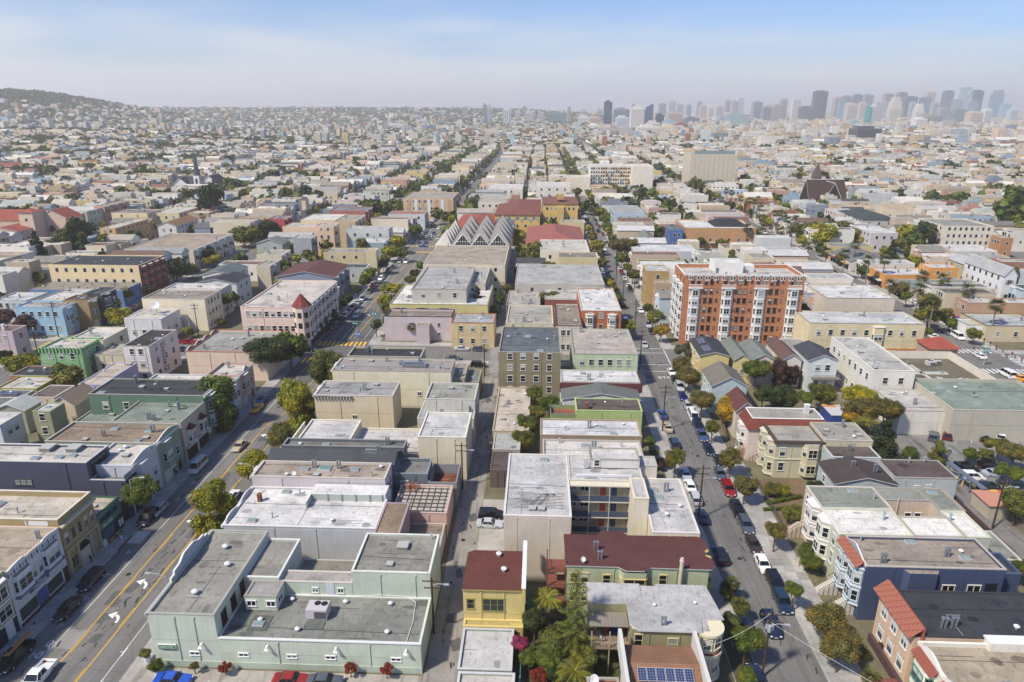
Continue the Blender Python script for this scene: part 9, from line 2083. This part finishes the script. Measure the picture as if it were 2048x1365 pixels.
PPL = [('a1',612,535,0,'dark clothed person walking past the ornate tan building'),('b1',1335,1145,1,'person in white top by the sage green house'),('b1',1320,1150,0,'person in dark clothes by the sage green house'),('b1',1915,640,0,'person in dark clothes near the yellow taxi'),('b2',448,150,1,'person in white top at the red corner sign'),('b2',425,148,0,'dark clothed person at the red corner sign'),('c3',998,992,0,'dark clothed cyclist on the narrow street'),('b4',1802,270,3,'person in blue waiting at the zebra crossing'),('b4',1815,275,2,'person in red waiting at the zebra crossing'),('b4',1850,262,0,'dark clothed person at the right zebra'),('b4',1868,258,4,'person in cream at the right zebra'),('b4',1730,212,2,'person in red before the maroon awning'),('b4',1560,215,5,'person in green on the far sidewalk')]
for i in range(26): PPL.append(('P',1720 + i * 9.2 + RT.uniform(-4,4) if i < 14 else 1905 + (i - 14) * 7.5,548 + i * 8.3 if i < 14 else 655 + (i - 14) * 6.5,RT.randrange(6),None))
for f,x,y,k,lab in PPL:
 X,Y = fz(f,x,y,.9)
 if lab is None and 118 < X < 138: X = 118.5 if X < 128 else 140.0
 o = inst('person',PM[k],None,(X,Y,.13),RT.uniform(0,6.28)); tag(o,lab or 'pedestrian %s on the palm lined street' % PN[k],'person','pedestrians' if not lab else None)
for lab,(bb,v) in BL.items():
 if 138 < v.x0 < 143 and v.y0 < 420:
  u = .4; n = 0
  while u < v.W('W') - 2: w2 = RT.uniform(2.5,5); w2 = min(w2,v.W('W') - u); bb.slab(v,'W',u,u + w2 - .3,2.9,3.25,.02,1.5,RT.choice(('8c2430','2c4cb8','c8a020','2c8c5c','b02c3c','d8d4cc','3c6c94')),'awning'); bb.slab(v,'W',u + .1,u + w2 - .4,.3,2.8,.01,.05,'2c3034','shop_window'); u += w2
# small signs
o = empty('wall_sign',(82.0,186.2,0),0,'dark wall with blue sign and pale crescent beside the yellow corner block','sign'); m = MB(); m.box(-2.6,-.15,.1,2.6,.15,4.2,mp('1c2c48')); m.build('panel',o); m = MB(); m.box(-2.1,-.22,1.6,2.1,-.151,3.4,mp('2c5cb8')); m.build('sign_face',o); m = MB(); n = 10
p1 = [(-1.6 + .6 * cos(R(60 + 24 * i)),-.24,2.5 + .6 * sin(R(60 + 24 * i))) for i in range(n + 1)]; p2 = [(-1.45 + .42 * cos(R(60 + 24 * i)),-.24,2.5 + .45 * sin(R(60 + 24 * i))) for i in range(n + 1)]
for i in range(n): m.face([p1[i],p1[i + 1],p2[i + 1],p2[i]],WHITE)
m.build('crescent',o); scribble(o,(.5,-.225,2.5),0,2.6,1.0,2,(.7,.78,.85))
v = V(72,187,79,197,4.6,0,'d8d4dc','a8a8a8',.1); b = add_building('shrine_hut','low pale block with oval painted panel between brick tower and yellow block',[v]); m = MB(); m.face([(75.5 + .75 * cos(2 * pi * i / 14),186.95,2.4 + 1.3 * sin(2 * pi * i / 14)) for i in range(14)],mp('a89448')); m.face([(75.5 + .35 * cos(2 * pi * i / 10),186.93,2.4 + .8 * sin(2 * pi * i / 10)) for i in range(10)],mp('8c4a3c')); b.part('oval_panel',m); b.finish()
o = empty('hanging_sign',(-71.9,131.5,3.2),0,'white projecting sign with dark figure outside the red bay house','sign'); m = MB(); m.box(-1.0,-.08,0,1.0,.08,1.3,mp('d8d8c8')); m.build('panel',o); m = MB(); m.face([(-.45,-.09,.2),(-.1,-.09,.2),(-.2,-.09,.7),(.25,-.09,.2),(.1,-.09,.8),(.15,-.09,1.1),(-.3,-.09,1.1)],DARKM); m.build('figure',o)
# awnings and red corner sign
m = MB(); X,Y = fz('b2',372,160); o = empty('corner_sign',(X,Y,0),0,'red corner sign panel below the pink turret','sign'); m.box(-1.0,-.1,.2,1.0,.1,3.6,mp('c03a30')); m.build('panel',o); m = MB(); m.tube((0,-.12,2.2),(0,-.1,2.2),.5,.5,mp('e8d8c8'),12); m.build('emblem',o)
# ------------------------------------------------------------------ air
HZ = bpy.data.materials.new('air'); HZ.use_nodes = True; n = HZ.node_tree.nodes; n.clear(); pv_ = n.new('ShaderNodeVolumePrincipled'); pv_.inputs['Density'].default_value = .00016; pv_.inputs['Color'].default_value = (1.0,.975,.94,1); pv_.inputs['Anisotropy'].default_value = .25
mo = n.new('ShaderNodeOutputMaterial'); HZ.node_tree.links.new(pv_.outputs[0],mo.inputs['Volume'])
m = MB(); m.box(-31000,-3500,-3,31000,46000,330,HZ); hz = m.build('haze'); hz['kind'] = 'stuff'; hz['label'] = 'pale fog haze over the whole city'; hz['category'] = 'haze'
# ------------------------------------------------------------------ labels made unique
def short(lab): return ' '.join(lab.split()[:6])
anchors = [(b.O[0],b.O[1],lab) for lab,(b,v) in BL.items()]
def nearest(x,y):
 best = min(anchors,key=lambda a: (a[0] - x) ** 2 + (a[1] - y) ** 2); w_ = best[2].split()
 cut = [i for i,q in enumerate(w_) if q in ('with','at','on','in','by','beside','behind','between','below','over','under','north','to','above','of','facing','and','carrying')]
 return ' '.join(w_[:min([c for c in cut if c > 1] + [6])])
TN = {'green': 'green','dark': 'dark green','lime': 'yellow green','olive': 'olive green','brown': 'brown green','conifer': 'dark','gold': 'golden','purple': 'purple','palm': ''}
for rt,x,y,rad,tone,shp,lab in TREES:
 if lab: continue
 if tone == 'palm': rt['label'] = 'tall fan palm near the %s' % nearest(x,y); rt['group'] = 'fan palms along the market street'
 else: rt['label'] = '%s %s near the %s' % (TN.get(tone,tone),{'round': 'round tree','tall': 'upright tree','cone': 'conifer','flat': 'spreading tree'}[shp],nearest(x,y)); rt['group'] = 'trees among the houses'
for r_,x,y,k,c,lab in CARS:
 if not lab: r_['label'] = '%s %s near the %s' % (CNM.get(c,'dark'),KNM[k],nearest(x,y))
ORDW = ['nearest','second nearest','third nearest','fourth nearest','fifth nearest','sixth nearest','seventh nearest','eighth nearest','ninth nearest','tenth nearest','eleventh nearest','twelfth nearest']
by = {}
for o in COL.objects:
 if o.parent is None and o.get('label') and not o.get('kind'): by.setdefault(o['label'],[]).append(o)
for lab,os_ in by.items():
 if len(os_) > 1:
  os_.sort(key=lambda o: o.location.y)
  for i,o in enumerate(os_):
   o['label'] = ' '.join((lab + ', ' + (ORDW[i] + ' of them' if i < 12 else 'number %d from the nearest' % (i + 1))).split()[:16])
   if not o.get('group'): o['group'] = ' '.join(lab.split()[:5])
print('objects',len(bpy.data.objects))
